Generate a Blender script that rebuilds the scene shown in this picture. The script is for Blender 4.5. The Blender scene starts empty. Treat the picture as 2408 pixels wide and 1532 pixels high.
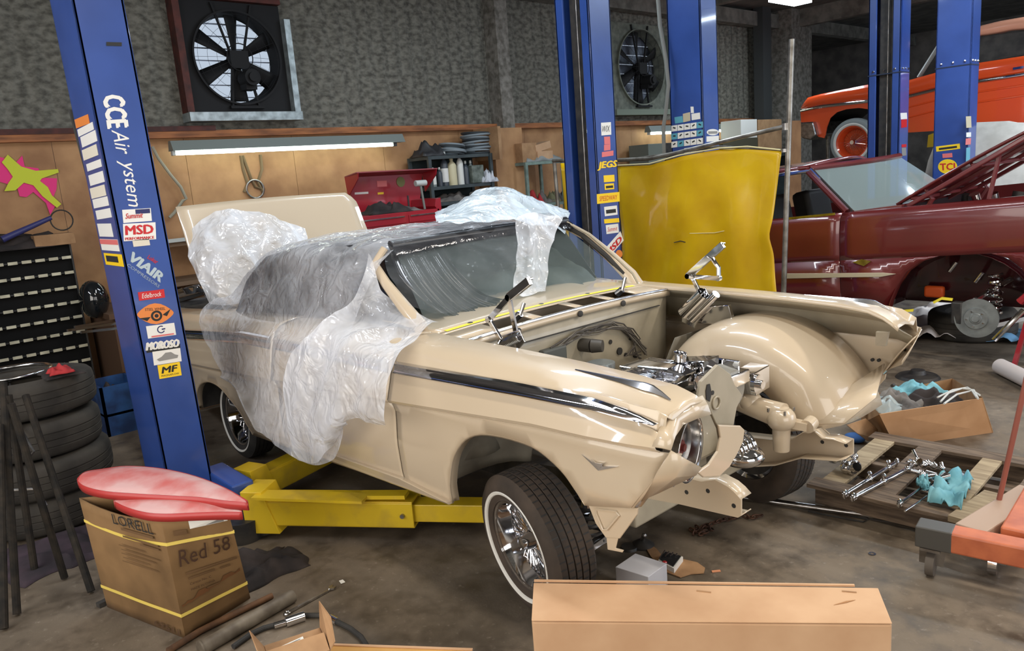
import bpy, math, random
from mathutils import Vector, Matrix, noise, geometry
S = bpy.context.scene
COL = S.collection
# ---------------------------------------------------------------- camera
CAM = Vector((2.0964, -2.7191, 1.7995))
FW = Vector((-0.73714, 0.64707, -0.19473)).normalized()
RT = Vector((0.66914, 0.73915, -0.07683)); RT = (RT - FW * RT.dot(FW)).normalized()
UP = RT.cross(FW)
FPX = 1800.5
cd = bpy.data.cameras.new('camera'); cam = bpy.data.objects.new('camera', cd); COL.objects.link(cam)
cd.sensor_width = 36.0; cd.lens = FPX * 36.0 / 2408.0; cd.clip_start = 0.05; cd.clip_end = 100
m = Matrix((RT, UP, -FW)).transposed().to_4x4(); m.translation = CAM
cam.matrix_world = m
S.camera = cam
# ---------------------------------------------------------------- colour management
S.view_settings.view_transform = 'Standard'; S.view_settings.look = 'None'
S.view_settings.gamma = 1.0; S.view_settings.use_curve_mapping = False
S.view_settings.exposure = 0.35
# ---------------------------------------------------------------- world (overcast daylight that enters by the open front of the shop)
w = bpy.data.worlds.new('world'); S.world = w; w.use_nodes = True
bg = w.node_tree.nodes['Background']; bg.inputs[0].default_value = (0.72, 0.84, 1.0, 1); bg.inputs[1].default_value = 0.55
# ---------------------------------------------------------------- lamps of the shop: fluorescent strips under the ceiling, door daylight and added fills
def area(name, loc, size, power, color, target=None):
    l = bpy.data.lights.new(name, 'AREA'); l.shape = 'RECTANGLE'; l.size, l.size_y = size; l.energy = power; l.color = color
    o = bpy.data.objects.new(name, l); COL.objects.link(o); o.location = loc
    if target is not None:
        o.rotation_euler = (Vector(target) - Vector(loc)).to_track_quat('-Z', 'Y').to_euler()
    return o
WARM = (1.0, 0.90, 0.76); COOL = (0.78, 0.90, 1.0)
area('fluorescent_and_fill_light', (1.6, -1.2, 4.2), (2.4, 0.25), 60, WARM)
area('fluorescent_and_fill_light', (-1.2, 0.2, 4.2), (2.4, 0.25), 60, (0.9, 0.95, 1.0))
area('front_fill_light', (5.9, -2.2, 1.9), (4.2, 2.8), 100, (1.0, 0.93, 0.84), (0.0, -1.0, 0.7))  # added warm fill for the near side of the car
area('fluorescent_and_fill_light', (-3.2, 2.6, 4.2), (0.25, 2.4), 60, COOL)
area('fluorescent_and_fill_light', (3.2, 2.6, 4.2), (2.4, 0.25), 110, (1.0, 0.90, 0.78))
area('fluorescent_and_fill_light', (0.6, 5.6, 4.2), (2.4, 0.25), 120, COOL)
area('fluorescent_and_fill_light', (-4.0, 9.4, 4.2), (0.25, 2.4), 60, COOL)
area('fluorescent_and_fill_light', (1.0, 9.6, 4.2), (2.4, 0.25), 110, COOL)
area('daylight_from_open_door', (5.6, 5.5, 1.9), (5.0, 3.2), 150, (0.80, 0.88, 1.0), (0.0, 5.0, 0.9))
area('side_fill_light', (-0.2, -4.45, 1.5), (4.2, 2.4), 105, (1.0, 0.95, 0.88), (-0.2, 0.0, 0.9))  # added low fill for the car's flank; the left wall has no door
area('fluorescent_and_fill_light', (-2.6, -4.3, 3.6), (2.4, 0.25), 40, (0.85, 0.9, 1.0), (-2.3, 0.0, 2.4))  # added fill that brightens the left face of the near post

# ================================================================ helpers
V = Vector
def ray(x, y): return FW + RT * ((x - 1204) / FPX) - UP * ((y - 766) / FPX)
def at(ax, val, x, y):
    """the point of the plane <ax>=val that the photograph shows at pixel x, y"""
    d = ray(x, y); i = 'xyz'.index(ax)
    return CAM + d * ((val - CAM[i]) / d[i])
def ip(tab, x):
    if x <= tab[0][0]: return tab[0][1]
    for (a, b), (c, d) in zip(tab, tab[1:]):
        if x <= c: return b + (d - b) * (x - a) / (c - a)
    return tab[-1][1]
def rotm(rx=0, ry=0, rz=0):
    from mathutils import Euler
    return Euler((rx, ry, rz)).to_matrix()
class MB:
    def __init__(s): s.v = []; s.f = []
    def add(s, vs, fs):
        o = len(s.v); s.v += [V(p) for p in vs]; s.f += [[i + o for i in f] for f in fs]; return s
    def box(s, c, size, rot=None):
        c = V(c); hx, hy, hz = size[0] / 2, size[1] / 2, size[2] / 2
        vs = [V((x, y, z)) for x in (-hx, hx) for y in (-hy, hy) for z in (-hz, hz)]
        if rot is not None:
            if not isinstance(rot, Matrix): rot = rotm(0, 0, rot)
            vs = [rot @ p for p in vs]
        return s.add([c + p for p in vs], [(0, 1, 3, 2), (4, 6, 7, 5), (0, 4, 5, 1), (2, 3, 7, 6), (0, 2, 6, 4), (1, 5, 7, 3)])
    def hexa(s, b, t):
        """b, t: four bottom and four top corners, same order"""
        return s.add(list(b) + list(t), [(3, 2, 1, 0), (4, 5, 6, 7), (0, 1, 5, 4), (1, 2, 6, 5), (2, 3, 7, 6), (3, 0, 4, 7)])
    def beam(s, p0, p1, w, h, up=(0, 0, 1)):
        p0, p1 = V(p0), V(p1); a = (p1 - p0).normalized(); u = V(up); u = (u - a * u.dot(a))
        if u.length < 1e-4: u = a.orthogonal()
        u.normalize(); r = a.cross(u)
        q = [r * (sx * w / 2) + u * (sy * h / 2) for sx, sy in ((-1, -1), (1, -1), (1, 1), (-1, 1))]
        return s.hexa([p0 + d for d in q], [p1 + d for d in q])
    def cyl(s, p0, p1, r0, r1=None, n=16, cap=True):
        p0, p1 = V(p0), V(p1); r1 = r0 if r1 is None else r1
        a = (p1 - p0).normalized(); u = a.orthogonal().normalized(); v = a.cross(u)
        vs = []
        for p, r in ((p0, r0), (p1, r1)):
            for i in range(n):
                t = 2 * math.pi * i / n; vs.append(p + (u * math.cos(t) + v * math.sin(t)) * r)
        fs = [(i, (i + 1) % n, n + (i + 1) % n, n + i) for i in range(n)]
        if cap: fs += [tuple(range(n))[::-1], tuple(range(n, 2 * n))]
        return s.add(vs, fs)
    def tube(s, pts, r, n=8, closed=False, flat=1.0):
        pts = [V(p) for p in pts]; N = len(pts); vs = []; u = None
        for i, p in enumerate(pts):
            if closed: a = (pts[(i + 1) % N] - pts[i - 1])
            else: a = pts[min(i + 1, N - 1)] - pts[max(i - 1, 0)]
            a.normalize()
            if u is None: u = a.orthogonal().normalized()
            u = (u - a * u.dot(a)).normalized(); v = a.cross(u)
            rr = r[i] if isinstance(r, (list, tuple)) else r
            for k in range(n):
                t = 2 * math.pi * k / n; vs.append(p + u * math.cos(t) * rr + v * math.sin(t) * rr * flat)
        fs = []
        for i in range(N if closed else N - 1):
            j = (i + 1) % N
            for k in range(n): fs.append((i * n + k, i * n + (k + 1) % n, j * n + (k + 1) % n, j * n + k))
        if not closed: fs += [tuple(range(n))[::-1], tuple(range((N - 1) * n, N * n))]
        return s.add(vs, fs)
    def lathe(s, prof, o, axis=(0, 0, 1), n=32, a0=0.0, a1=None, ref=None):
        """prof: list of (radius, height along axis)"""
        o = V(o); a = V(axis).normalized()
        u = V(ref) if ref is not None else a.orthogonal(); u = (u - a * u.dot(a)).normalized(); v = a.cross(u)
        full = a1 is None; a1 = a0 + 2 * math.pi if full else a1
        m = n if full else n + 1; vs = []
        for i in range(m):
            t = a0 + (a1 - a0) * i / n
            d = u * math.cos(t) + v * math.sin(t)
            for r, h in prof: vs.append(o + d * r + a * h)
        k = len(prof); fs = []
        for i in range(n):
            j = (i + 1) % m
            for q in range(k - 1): fs.append((i * k + q, j * k + q, j * k + q + 1, i * k + q + 1))
        return s.add(vs, fs)
    def grid(s, rows, cr=False, cc=False):
        R = len(rows); K = len(rows[0]); vs = [p for r in rows for p in r]; fs = []
        for i in range(R if cr else R - 1):
            for j in range(K if cc else K - 1):
                a, b = i, (i + 1) % R; c, d = j, (j + 1) % K
                fs.append((a * K + c, a * K + d, b * K + d, b * K + c))
        return s.add(vs, fs)
    def prism(s, poly, d):
        """poly: 3-D outline, d: extrusion vector"""
        poly = [V(p) for p in poly]; d = V(d); n = len(poly)
        return s.add(poly + [p + d for p in poly], [tuple(range(n))[::-1], tuple(range(n, 2 * n))] + [(i, (i + 1) % n, n + (i + 1) % n, n + i) for i in range(n)])
    def sphere(s, c, r, n=12, sc=(1, 1, 1)):
        c = V(c); m = max(4, n // 2)
        prof = [(r * math.sin(math.pi * i / m), -r * math.cos(math.pi * i / m)) for i in range(m + 1)]
        t = MB().lathe(prof, (0, 0, 0), (0, 0, 1), n)
        return s.add([c + V((p.x * sc[0], p.y * sc[1], p.z * sc[2])) for p in t.v], t.f)
    def torus(s, c, R, r, axis=(0, 0, 1), n=24, k=8):
        a = V(axis).normalized(); u = a.orthogonal().normalized(); v = a.cross(u)
        return s.tube([V(c) + (u * math.cos(2 * math.pi * i / n) + v * math.sin(2 * math.pi * i / n)) * R for i in range(n)], r, k, True)
    def xf(s, M):
        s.v = [M @ p for p in s.v]; return s
    def merge(s, o): return s.add(o.v, o.f)
ORG = {}
def setp(o, label=None, cat=None, group=None, kind=None):
    if label: o['label'] = label
    if cat: o['category'] = cat
    if group: o['group'] = group
    if kind: o['kind'] = kind
    return o
def thing(name, label, cat, loc=(0, 0, 0), group=None, kind=None):
    o = bpy.data.objects.new(name, None); COL.objects.link(o); o.location = loc; o.empty_display_size = 0.1
    ORG[o.name] = V(loc); return setp(o, label, cat, group, kind)
def obj(name, mb, mat, parent=None, smooth=35, bevel=0, solid=0, label=None, cat=None, group=None, kind=None, sub=0, org=None):
    me = bpy.data.meshes.new(name)
    if parent is not None: org = ORG[parent.name]
    elif org is None and mb.v:
        xs = [p.x for p in mb.v]; ys = [p.y for p in mb.v]; zs = [p.z for p in mb.v]
        org = V(((min(xs) + max(xs)) / 2, (min(ys) + max(ys)) / 2, min(zs)))
    org = V(org)
    me.from_pydata([tuple(p - org) for p in mb.v], [], mb.f); me.validate(); me.update()
    o = bpy.data.objects.new(name, me); COL.objects.link(o); me.materials.append(mat)
    import bmesh
    b = bmesh.new(); b.from_mesh(me); bmesh.ops.recalc_face_normals(b, faces=b.faces); b.to_mesh(me); b.free()
    if smooth:
        me.polygons.foreach_set('use_smooth', [True] * len(me.polygons))
        if smooth < 180: me.set_sharp_from_angle(angle=math.radians(smooth))
    if bevel:
        md = o.modifiers.new('bevel', 'BEVEL'); md.width = bevel; md.segments = 2; md.limit_method = 'ANGLE'; md.angle_limit = math.radians(40)
    if solid:
        md = o.modifiers.new('solidify', 'SOLIDIFY'); md.thickness = solid; md.offset = 0
    if sub:
        md = o.modifiers.new('subsurf', 'SUBSURF'); md.levels = sub; md.render_levels = sub
    if parent is not None: o.parent = parent
    else: o.location = org
    ORG[o.name] = org
    return setp(o, label, cat, group, kind)
def dup(root, loc=None, rotz=None, label=None, group=None, keep=None):
    r = root.copy(); COL.objects.link(r)
    if loc is not None: r.location = loc
    if rotz is not None: r.rotation_euler = (0, 0, rotz)
    if label: r['label'] = label
    if group: r['group'] = group
    for ch in list(root.children):
        c = ch.copy(); COL.objects.link(c); c.parent = r
        for g in list(ch.children):
            d = g.copy(); COL.objects.link(d); d.parent = c
    return r
def txt(s, shear=0.0, bold=0.0):
    """outline of a word as flat verts/faces, normalised to height 1 (capital), returns verts, faces, width"""
    cu = bpy.data.curves.new('t', 'FONT'); cu.body = s; cu.size = 1.4; cu.shear = shear; cu.resolution_u = 2
    o = bpy.data.objects.new('t', cu); COL.objects.link(o)
    dg = bpy.context.evaluated_depsgraph_get(); dg.update()
    me = o.evaluated_get(dg).to_mesh(); vs = [p.co.copy() for p in me.vertices]; fs = [list(p.vertices) for p in me.polygons]
    o.evaluated_get(dg).to_mesh_clear(); bpy.data.objects.remove(o); bpy.data.curves.remove(cu)
    x0 = min(p.x for p in vs); x1 = max(p.x for p in vs); y0 = min(p.y for p in vs); y1 = max(p.y for p in vs)
    return [((p.x - x0) / (x1 - x0), (p.y - y0) / (y1 - y0)) for p in vs], fs
def word(mb, s, o, xa, ya, shear=0.0, bold=0.02):
    """lays the word into the parallelogram o, xa, ya"""
    vs, fs = txt(s, shear, bold); o, xa, ya = V(o), V(xa), V(ya)
    nz = xa.cross(ya).normalized()
    for i_, (dx, dy) in enumerate(((0, 0),) if bold < .03 else ((0, 0), (.5, 0), (1, 0), (.5, .6))):
        mb.add([o + xa * (p[0] * (1 - bold * .5) + dx * bold * .5) + ya * (p[1] * (1 - bold) + dy * bold) + nz * (.0003 * i_) for p in vs], fs)
    return mb
# ---------------------------------------------------------------- materials
MATS = {}
def mat(name, c, rough=0.5, metal=0.0, c2=None, scale=8.0, bump=0.0, bscale=40.0, coat=0.0, spec=0.5, emit=None, estr=0, rough2=None, stretch=None, detail=4, alpha=1, lo=.35, hi=.65):
    m = bpy.data.materials.new(name); m.use_nodes = True; nt = m.node_tree; b = nt.nodes['Principled BSDF']
    b.inputs['Base Color'].default_value = (*c, 1); b.inputs['Roughness'].default_value = rough; b.inputs['Metallic'].default_value = metal
    b.inputs['Coat Weight'].default_value = coat; b.inputs['Coat Roughness'].default_value = 0.06; b.inputs['Specular IOR Level'].default_value = spec
    tc = nt.nodes.new('ShaderNodeTexCoord'); co = tc.outputs['Object']
    if stretch:
        mp = nt.nodes.new('ShaderNodeMapping'); mp.inputs['Scale'].default_value = stretch; nt.links.new(co, mp.inputs[0]); co = mp.outputs[0]
    if c2 or rough2 is not None:
        n = nt.nodes.new('ShaderNodeTexNoise'); n.inputs['Scale'].default_value = scale; n.inputs['Detail'].default_value = detail; nt.links.new(co, n.inputs['Vector'])
        r = nt.nodes.new('ShaderNodeMapRange'); r.inputs[1].default_value = lo; r.inputs[2].default_value = hi; nt.links.new(n.outputs['Fac'], r.inputs[0])
        if c2:
            mx = nt.nodes.new('ShaderNodeMix'); mx.data_type = 'RGBA'; mx.inputs[6].default_value = (*c, 1); mx.inputs[7].default_value = (*c2, 1)
            nt.links.new(r.outputs[0], mx.inputs[0]); nt.links.new(mx.outputs[2], b.inputs['Base Color'])
        if rough2 is not None:
            r2 = nt.nodes.new('ShaderNodeMapRange'); r2.inputs[3].default_value = rough; r2.inputs[4].default_value = rough2
            nt.links.new(r.outputs[0], r2.inputs[0]); nt.links.new(r2.outputs[0], b.inputs['Roughness'])
    if bump:
        n = nt.nodes.new('ShaderNodeTexNoise'); n.inputs['Scale'].default_value = bscale; n.inputs['Detail'].default_value = 4; nt.links.new(co, n.inputs['Vector'])
        bp = nt.nodes.new('ShaderNodeBump'); bp.inputs['Strength'].default_value = bump; bp.inputs['Distance'].default_value = 0.02
        nt.links.new(n.outputs['Fac'], bp.inputs['Height']); nt.links.new(bp.outputs[0], b.inputs['Normal'])
    if emit:
        b.inputs['Emission Color'].default_value = (*emit, 1); b.inputs['Emission Strength'].default_value = estr
    if alpha < 1: b.inputs['Alpha'].default_value = alpha
    MATS[name] = m; return m
def sr(r, g, b):
    f = lambda c: (c / 255 / 12.92) if c <= 10 else ((c / 255 + 0.055) / 1.055) ** 2.4
    return (f(r), f(g), f(b))
cream = mat('cream_paint', sr(202, 184, 158), .34, coat=.8)
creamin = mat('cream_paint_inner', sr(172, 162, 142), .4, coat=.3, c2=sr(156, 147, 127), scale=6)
chrome = mat('chrome', (.82, .82, .84), .07, 1)
chromed = mat('chrome_worn', (.62, .62, .63), .2, 1, c2=(.35, .34, .33), scale=20)
steel = mat('bare_steel', (.42, .41, .40), .38, 1, c2=(.22, .2, .18), scale=12)
blackp = mat('black_plastic', (.012, .012, .014), .35)
blackr = mat('black_rubber', (.022, .021, .02), .75, c2=(.04, .037, .033), scale=10, bump=.15)
blackm = mat('black_steel', (.02, .02, .022), .5, c2=(.05, .045, .04), scale=14)
darkin = mat('dark_interior', (.03, .029, .028), .8, c2=(.06, .055, .05), scale=9)
white = mat('white_paint', sr(186, 190, 186), .5)
blue = mat('blue_lift_paint', sr(48, 78, 150), .32, coat=.4, c2=sr(40, 68, 134), scale=3)
yellowp = mat('yellow_lift_paint', sr(226, 192, 40), .4, coat=.2, c2=sr(196, 164, 60), scale=7, lo=.5, hi=.8)
orange = mat('orange_paint', sr(206, 116, 76), .5, c2=sr(178, 94, 62), scale=9, coat=.2)
card = mat('cardboard', sr(204, 166, 130), .85, c2=sr(192, 152, 116), scale=5, stretch=(1, 1, 1))
cardd = mat('cardboard_dark', sr(176, 138, 100), .85, c2=sr(150, 114, 80), scale=7)
wood = mat('pallet_wood', sr(124, 106, 88), .85, c2=sr(84, 70, 58), scale=6, stretch=(1, 9, 9), bump=.2)
woodl = mat('light_wood', sr(176, 158, 128), .8, c2=sr(138, 120, 94), scale=5, stretch=(1, 8, 8))
ply = mat('plywood', sr(186, 142, 98), .7, c2=sr(150, 108, 72), scale=2.6, bump=.08, bscale=14, detail=8)
paper = mat('paper', sr(236, 234, 226), .8)
ink = mat('black_ink', (.015, .015, .015), .7)
redp = mat('red_enamel', sr(160, 32, 44), .3, coat=.5)
glass = mat('glass', (.5, .6, .58), .03, alpha=.12, spec=1)
# ================================================================ the shop
def foam_mat():
    m = mat('sprayed_foam', sr(126, 124, 114), .95, c2=sr(82, 80, 73), scale=15, bump=.5, bscale=15, stretch=(1, .8, 1.3), detail=8, lo=.38, hi=.66)
    for n in m.node_tree.nodes:
        if n.type == 'BUMP': n.inputs['Distance'].default_value = .07
    return m
foam = foam_mat()
def floor_mat():
    m = bpy.data.materials.new('stained_concrete'); m.use_nodes = True; nt = m.node_tree; b = nt.nodes['Principled BSDF']
    tc = nt.nodes.new('ShaderNodeTexCoord')
    def noi(s, d, lo, hi):
        n = nt.nodes.new('ShaderNodeTexNoise'); n.inputs['Scale'].default_value = s; n.inputs['Detail'].default_value = d; n.inputs['Roughness'].default_value = .65
        nt.links.new(tc.outputs['Object'], n.inputs['Vector'])
        r = nt.nodes.new('ShaderNodeMapRange'); r.inputs[1].default_value = lo; r.inputs[2].default_value = hi; nt.links.new(n.outputs['Fac'], r.inputs[0]); return r.outputs[0], n
    a, n1 = noi(1.1, 8, .38, .66); c, n2 = noi(5.5, 10, .45, .7); d, n3 = noi(30, 4, .60, .76)
    mx = nt.nodes.new('ShaderNodeMix'); mx.data_type = 'RGBA'; mx.inputs[6].default_value = (*sr(122, 109, 93), 1); mx.inputs[7].default_value = (*sr(92, 82, 69), 1); nt.links.new(a, mx.inputs[0])
    m2 = nt.nodes.new('ShaderNodeMix'); m2.data_type = 'RGBA'; nt.links.new(mx.outputs[2], m2.inputs[6]); m2.inputs[7].default_value = (*sr(74, 65, 55), 1)
    nt.links.new(c, m2.inputs[0])
    m3 = nt.nodes.new('ShaderNodeMix'); m3.data_type = 'RGBA'; nt.links.new(m2.outputs[2], m3.inputs[6]); m3.inputs[7].default_value = (*sr(158, 148, 134), 1)
    mu = nt.nodes.new('ShaderNodeMath'); mu.operation = 'MULTIPLY'; mu.inputs[1].default_value = .5; nt.links.new(d, mu.inputs[0]); nt.links.new(mu.outputs[0], m3.inputs[0])
    nt.links.new(m3.outputs[2], b.inputs['Base Color'])
    r = nt.nodes.new('ShaderNodeMapRange'); r.inputs[3].default_value = .75; r.inputs[4].default_value = .38; nt.links.new(c, r.inputs[0]); nt.links.new(r.outputs[0], b.inputs['Roughness'])
    bp = nt.nodes.new('ShaderNodeBump'); bp.inputs['Strength'].default_value = .25; bp.inputs['Distance'].default_value = .02; nt.links.new(n2.outputs['Fac'], bp.inputs['Height']); nt.links.new(bp.outputs[0], b.inputs['Normal'])
    return m
WX = -6.3; ZC = 4.5; YL = -4.6; YR = 19.0; LEDGE = 2.42
obj('floor', MB().box((-1.7, 7.2, -.05), (15.6, 23.6, .1)), floor_mat(), smooth=0, kind='structure')
ceilm = mat('ceiling_paint', sr(112, 110, 104), .9, c2=sr(84, 82, 78), scale=3)
obj('ceiling', MB().box((-1.7, 7.2, ZC + .05), (15.6, 23.6, .1)), ceilm, smooth=0, kind='structure')
# back wall of corrugated sheet under sprayed foam, with two square openings for the fans
FAN = [(.40, 1.50, 2.66, 3.80), (7.12, 8.50, 2.66, 4.02)]
mb = MB()
ys = sorted(set([YL, 12.0] + [f[0] for f in FAN] + [f[1] for f in FAN] + [YL + i * .05 for i in range(1, 332)]))
zs = sorted(set([LEDGE, ZC] + [f[2] for f in FAN] + [f[3] for f in FAN]))
for a, b in zip(ys, ys[1:]):
    for c, d in zip(zs, zs[1:]):
        if any(f[0] - 1e-4 <= a and b <= f[1] + 1e-4 and f[2] - 1e-4 <= c and d <= f[3] + 1e-4 for f in FAN): continue
        wv = lambda y: WX + .012 * math.sin(y * 2 * math.pi / .2)
        mb.add([(wv(a), a, c), (wv(b), b, c), (wv(b), b, d), (wv(a), a, d)], [(0, 1, 2, 3)])
obj('wall_back', mb, foam, smooth=180, kind='structure')
# plywood lower half
mb = MB()
y = YL
while y < 12.0:
    mb.box((WX + .01, min(y + 1.22, 12) / 2 + y / 2, LEDGE / 2), (.02, min(1.22, 12 - y) - .004, LEDGE)); y += 1.22
obj('wall_back', mb, ply, smooth=0, kind='structure')
mb = MB()
for z in (.62, 1.22, 1.82):
    pass
obj('trim_1', MB().box((WX + .05, (YL + 12) / 2, LEDGE + .035), (.12, 12 - YL, .07)), mat('ledge_wood', sr(176, 112, 66), .7, c2=sr(120, 74, 46), scale=5, stretch=(4, .6, 4)), smooth=0, kind='structure')
redst = mat('red_oxide_steel', sr(92, 44, 36), .7, c2=sr(60, 32, 28), scale=8)
obj('trim_2', MB().box((WX + .07, (YL + .6) / 2, LEDGE + .09), (.10, .6 - YL, .05)), redst, smooth=0, kind='structure')
colm = mat('column_grey', sr(138, 134, 126), .9, c2=sr(96, 92, 84), scale=14, bump=.5, bscale=20)
obj('trim_3', MB().box((WX + .12, 4.68, (LEDGE + ZC) / 2), (.24, .22, ZC - LEDGE)), colm, smooth=0, kind='structure')
obj('trim_4', MB().box((WX + .2, 4.50, 1.2), (.40, .52, 2.42)), ply, smooth=0, kind='structure')
obj('trim_5', MB().box((WX + .1, 12.35, ZC / 2), (.9, .8, ZC)), colm, smooth=0, kind='structure')
obj('trim_6', MB().box((WX + .3, 11.3, ZC / 2), (.2, .3, ZC)), mat('dark_column', sr(60, 62, 62), .9), smooth=0, kind='structure')
darkw = mat('dark_wall', sr(128, 122, 116), .95, c2=sr(96, 92, 88), scale=3, bump=.4, bscale=9)
obj('wall_far', MB().box((-9.3, 15.8, ZC / 2), (.1, 7, ZC)), darkw, smooth=0, kind='structure')
obj('wall_right', MB().box((-1.7, YR, ZC / 2), (15.6, .1, ZC)), darkw, smooth=0, kind='structure')
obj('wall_left', MB().box((-1.7, YL, ZC / 2), (15.6, .1, ZC)), darkw, smooth=0, kind='structure')
obj('wall_front', MB().box((6.1, 1.0, ZC / 2), (.1, 2.0, ZC)).box((6.1, 7.2, 4.0), (.1, 23.6, 1.0)), darkw, smooth=0, kind='structure')
bm_ = mat('ceiling_beam', sr(128, 126, 118), .8, c2=sr(92, 90, 84), scale=6)
for i, yb in enumerate((-1.5, 4.68, 8.6, 12.35)):
    obj('trim_%d' % (7 + i), MB().box((-1.7, yb, ZC - .16), (15.4, .16, .32)), bm_, smooth=0, kind='structure')
obj('trim_11', MB().box((WX + .2, 7.2, ZC - .2), (.18, 23, .25)), bm_, smooth=0, kind='structure')

# ---------------------------------------------------------------- exhaust fans
fanblk = mat('fan_black', (.011, .011, .012), .7, spec=.3)
galv = mat('galvanised', sr(180, 190, 192), .45, .5, c2=sr(130, 138, 138), scale=10)
slatm = mat('louver_slat', sr(120, 126, 140), .5, .6)
def fan(f, open_, label, frame_mat, plate_mat, grp=None):
    y0, y1, z0, z1 = f; cy, cz = (y0 + y1) / 2, (z0 + z1) / 2; h = (y1 - y0) / 2; hz = (z1 - z0) / 2; R = h * .86
    t = thing('exhaust_fan', label, 'fan', (WX, cy, z0))
    x = WX + .10
    # plate with a round hole
    n = 64; ring = []; sq = []
    for i in range(n):
        a = 2 * math.pi * i / n; c, s_ = math.cos(a), math.sin(a); k = max(abs(c), abs(s_))
        ring.append(V((x, cy + c * R, cz + s_ * R))); sq.append(V((x, cy + c / k * h, cz + s_ / k * hz)))
    mb = MB(); mb.grid([sq, ring], cc=True); mb.grid([[p + V((-.16, 0, 0)) for p in sq], sq], cc=True)
    obj('mounting_plate', mb, plate_mat, t, smooth=20)
    mb = MB(); mb.lathe([(R, -.02), (R + .015, .05), (R - .005, .05), (R - .03, -.16)], (x, cy, cz), (1, 0, 0), 64)
    obj('shroud_ring', mb, plate_mat, t)
    fr = MB()
    fr.box((x - .02, cy, z0 - .04), (.26, 2 * h + .16, .09))
    fr.box((x - .02, y1 + .035, cz - .1), (.24, .07, 2 * hz - .1))
    obj('frame', fr, frame_mat, t, smooth=0)
    fr = MB() if open_ else None
    if open_: fr.box((x - .04, y0 - .04, cz), (.20, .07, 2 * hz + .1)); fr.box((x - .04, cy, z1 + .04), (.20, 2 * h, .07)); obj('steel_frame', fr, redst, t, smooth=0)
    # louvers
    N = 9
    for i in range(N):
        z = z0 + (z1 - z0) * (i + .5) / N; pitch = (z1 - z0) / N
        mb = MB(); ang = .12 if open_ else 1.42
        mb.box((WX - .10, cy, z), (pitch * .98 if not open_ else pitch * .55, 2 * h, .010), rotm(0, ang, 0))
        obj('louver_slat', mb, slatm, t, smooth=0)
    # blades
    hub = V((x - .06, cy, cz))
    obj('hub', MB().cyl(hub + V((-.06, 0, 0)), hub + V((.05, 0, 0)), .07, n=20), fanblk, t)
    for k in range(6):
        a = 2 * math.pi * k / 6 + .5; d = V((0, math.cos(a), math.sin(a))); p = V((0, -math.sin(a), math.cos(a)))
        rows = []
        for j in range(7):
            q = j / 6; r = .06 + (R - .09) * q; wd = .05 + .045 * q; tw = .75 - .35 * q
            off = p * math.cos(tw) * wd + V((1, 0, 0)) * math.sin(tw) * wd
            rows.append([hub + d * r - off, hub + d * r - off * .3 + V((.012, 0, 0)), hub + d * r + off * .4 + V((.012, 0, 0)), hub + d * r + off])
        obj('blade', MB().grid(rows), fanblk, t, solid=.006)
    # motor on its bracket, guard
    mb = MB().cyl((x + .02, cy + .05, cz - .22), (x + .22, cy + .05, cz - .22), .085, n=24); mb.cyl((x + .22, cy + .05, cz - .22), (x + .25, cy + .05, cz - .22), .05, n=16)
    mb.box((x + .08, cy + .05, cz - .31), (.16, .12, .06))
    obj('motor', mb, fanblk, t)
    mb = MB()
    for s_ in (-.13, .17): mb.beam((x + .02, cy + s_, z0 + .05), (x + .02, cy + s_ * .45, cz + .05), .03, .02)
    mb.beam((x + .03, cy - .16, z0 + .06), (x + .03, cy + .22, z0 + .06), .05, .03)
    for s_ in (-.06, .06): mb.beam((x + .02, cy + s_, cz), (x + .02, cy + s_ * 3.6, z1 - .02), .022, .02)
    mb.box((x + .03, cy, cz - .02), (.08, .2, .18))
    obj('bracket', mb, fanblk, t, smooth=0)
    mb = MB()
    mb.torus((x + .08, cy, cz), .14, .006, (1, 0, 0), 40, 6)
    for r in (.24, .34, .44): mb.torus((x + .06, cy, cz), r * h / .55, .0016, (1, 0, 0), 48, 4)
    for k in range(16):
        a = 2 * math.pi * k / 16; c, s_ = math.cos(a), math.sin(a)
        mb.cyl((x + .08, cy + c * .14, cz + s_ * .14), (x + .03, cy + c * R, cz + s_ * R), .002, n=4)
    obj('wire_guard', mb, fanblk, t)
    return t
fan(FAN[0], True, 'large exhaust fan with daylight showing through its open louvers', galv, fanblk)
fan(FAN[1], False, 'dark exhaust fan with closed louvers between two blue lift posts', mat('fan_green_frame', sr(120, 130, 116), .7), mat('fan_grey_plate', sr(120, 124, 112), .7, c2=sr(84, 88, 80), scale=9))
# ---------------------------------------------------------------- tube lamps
tubem = mat('lit_tube', (.9, 1, .92), .4, emit=(.86, 1.0, .88), estr=12.0)
def strip_lamp(y0, y1, z, label, x=-6.05, ntube=1):
    t = thing('strip_lamp', label, 'lamp', (x, (y0 + y1) / 2, z), 'fluorescent strip lamps along the plywood wall')
    mb = MB().hexa([(x - .07, y0, z + .02), (x + .07, y0, z + .02), (x + .07, y1, z + .02), (x - .07, y1, z + .02)], [(x - .04, y0, z + .12), (x + .02, y0, z + .12), (x + .02, y1, z + .12), (x - .04, y1, z + .12)])
    obj('housing', mb, mat('lamp_housing', sr(120, 128, 124), .5) if 'lamp_housing' not in MATS else MATS['lamp_housing'], t, smooth=0)
    obj('tube', MB().cyl((x + .01, y0 + .04, z - .005), (x + .01, y1 - .16, z - .005), .019, n=12), tubem, t)
    obj('lamp_holder', MB().box((x + .01, y1 - .13, z), (.05, .05, .05)), blackm, t, smooth=0)
    obj('lamp_holder', MB().box((x + .01, y0 + .015, z), (.05, .03, .05)), white, t, smooth=0)
    for q in (.15, .85): obj('wall_bracket', MB().box(((x + WX) / 2, y0 + (y1 - y0) * q, z + .08), (x - WX - .06, .03, .03)), white, t, smooth=0)
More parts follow.
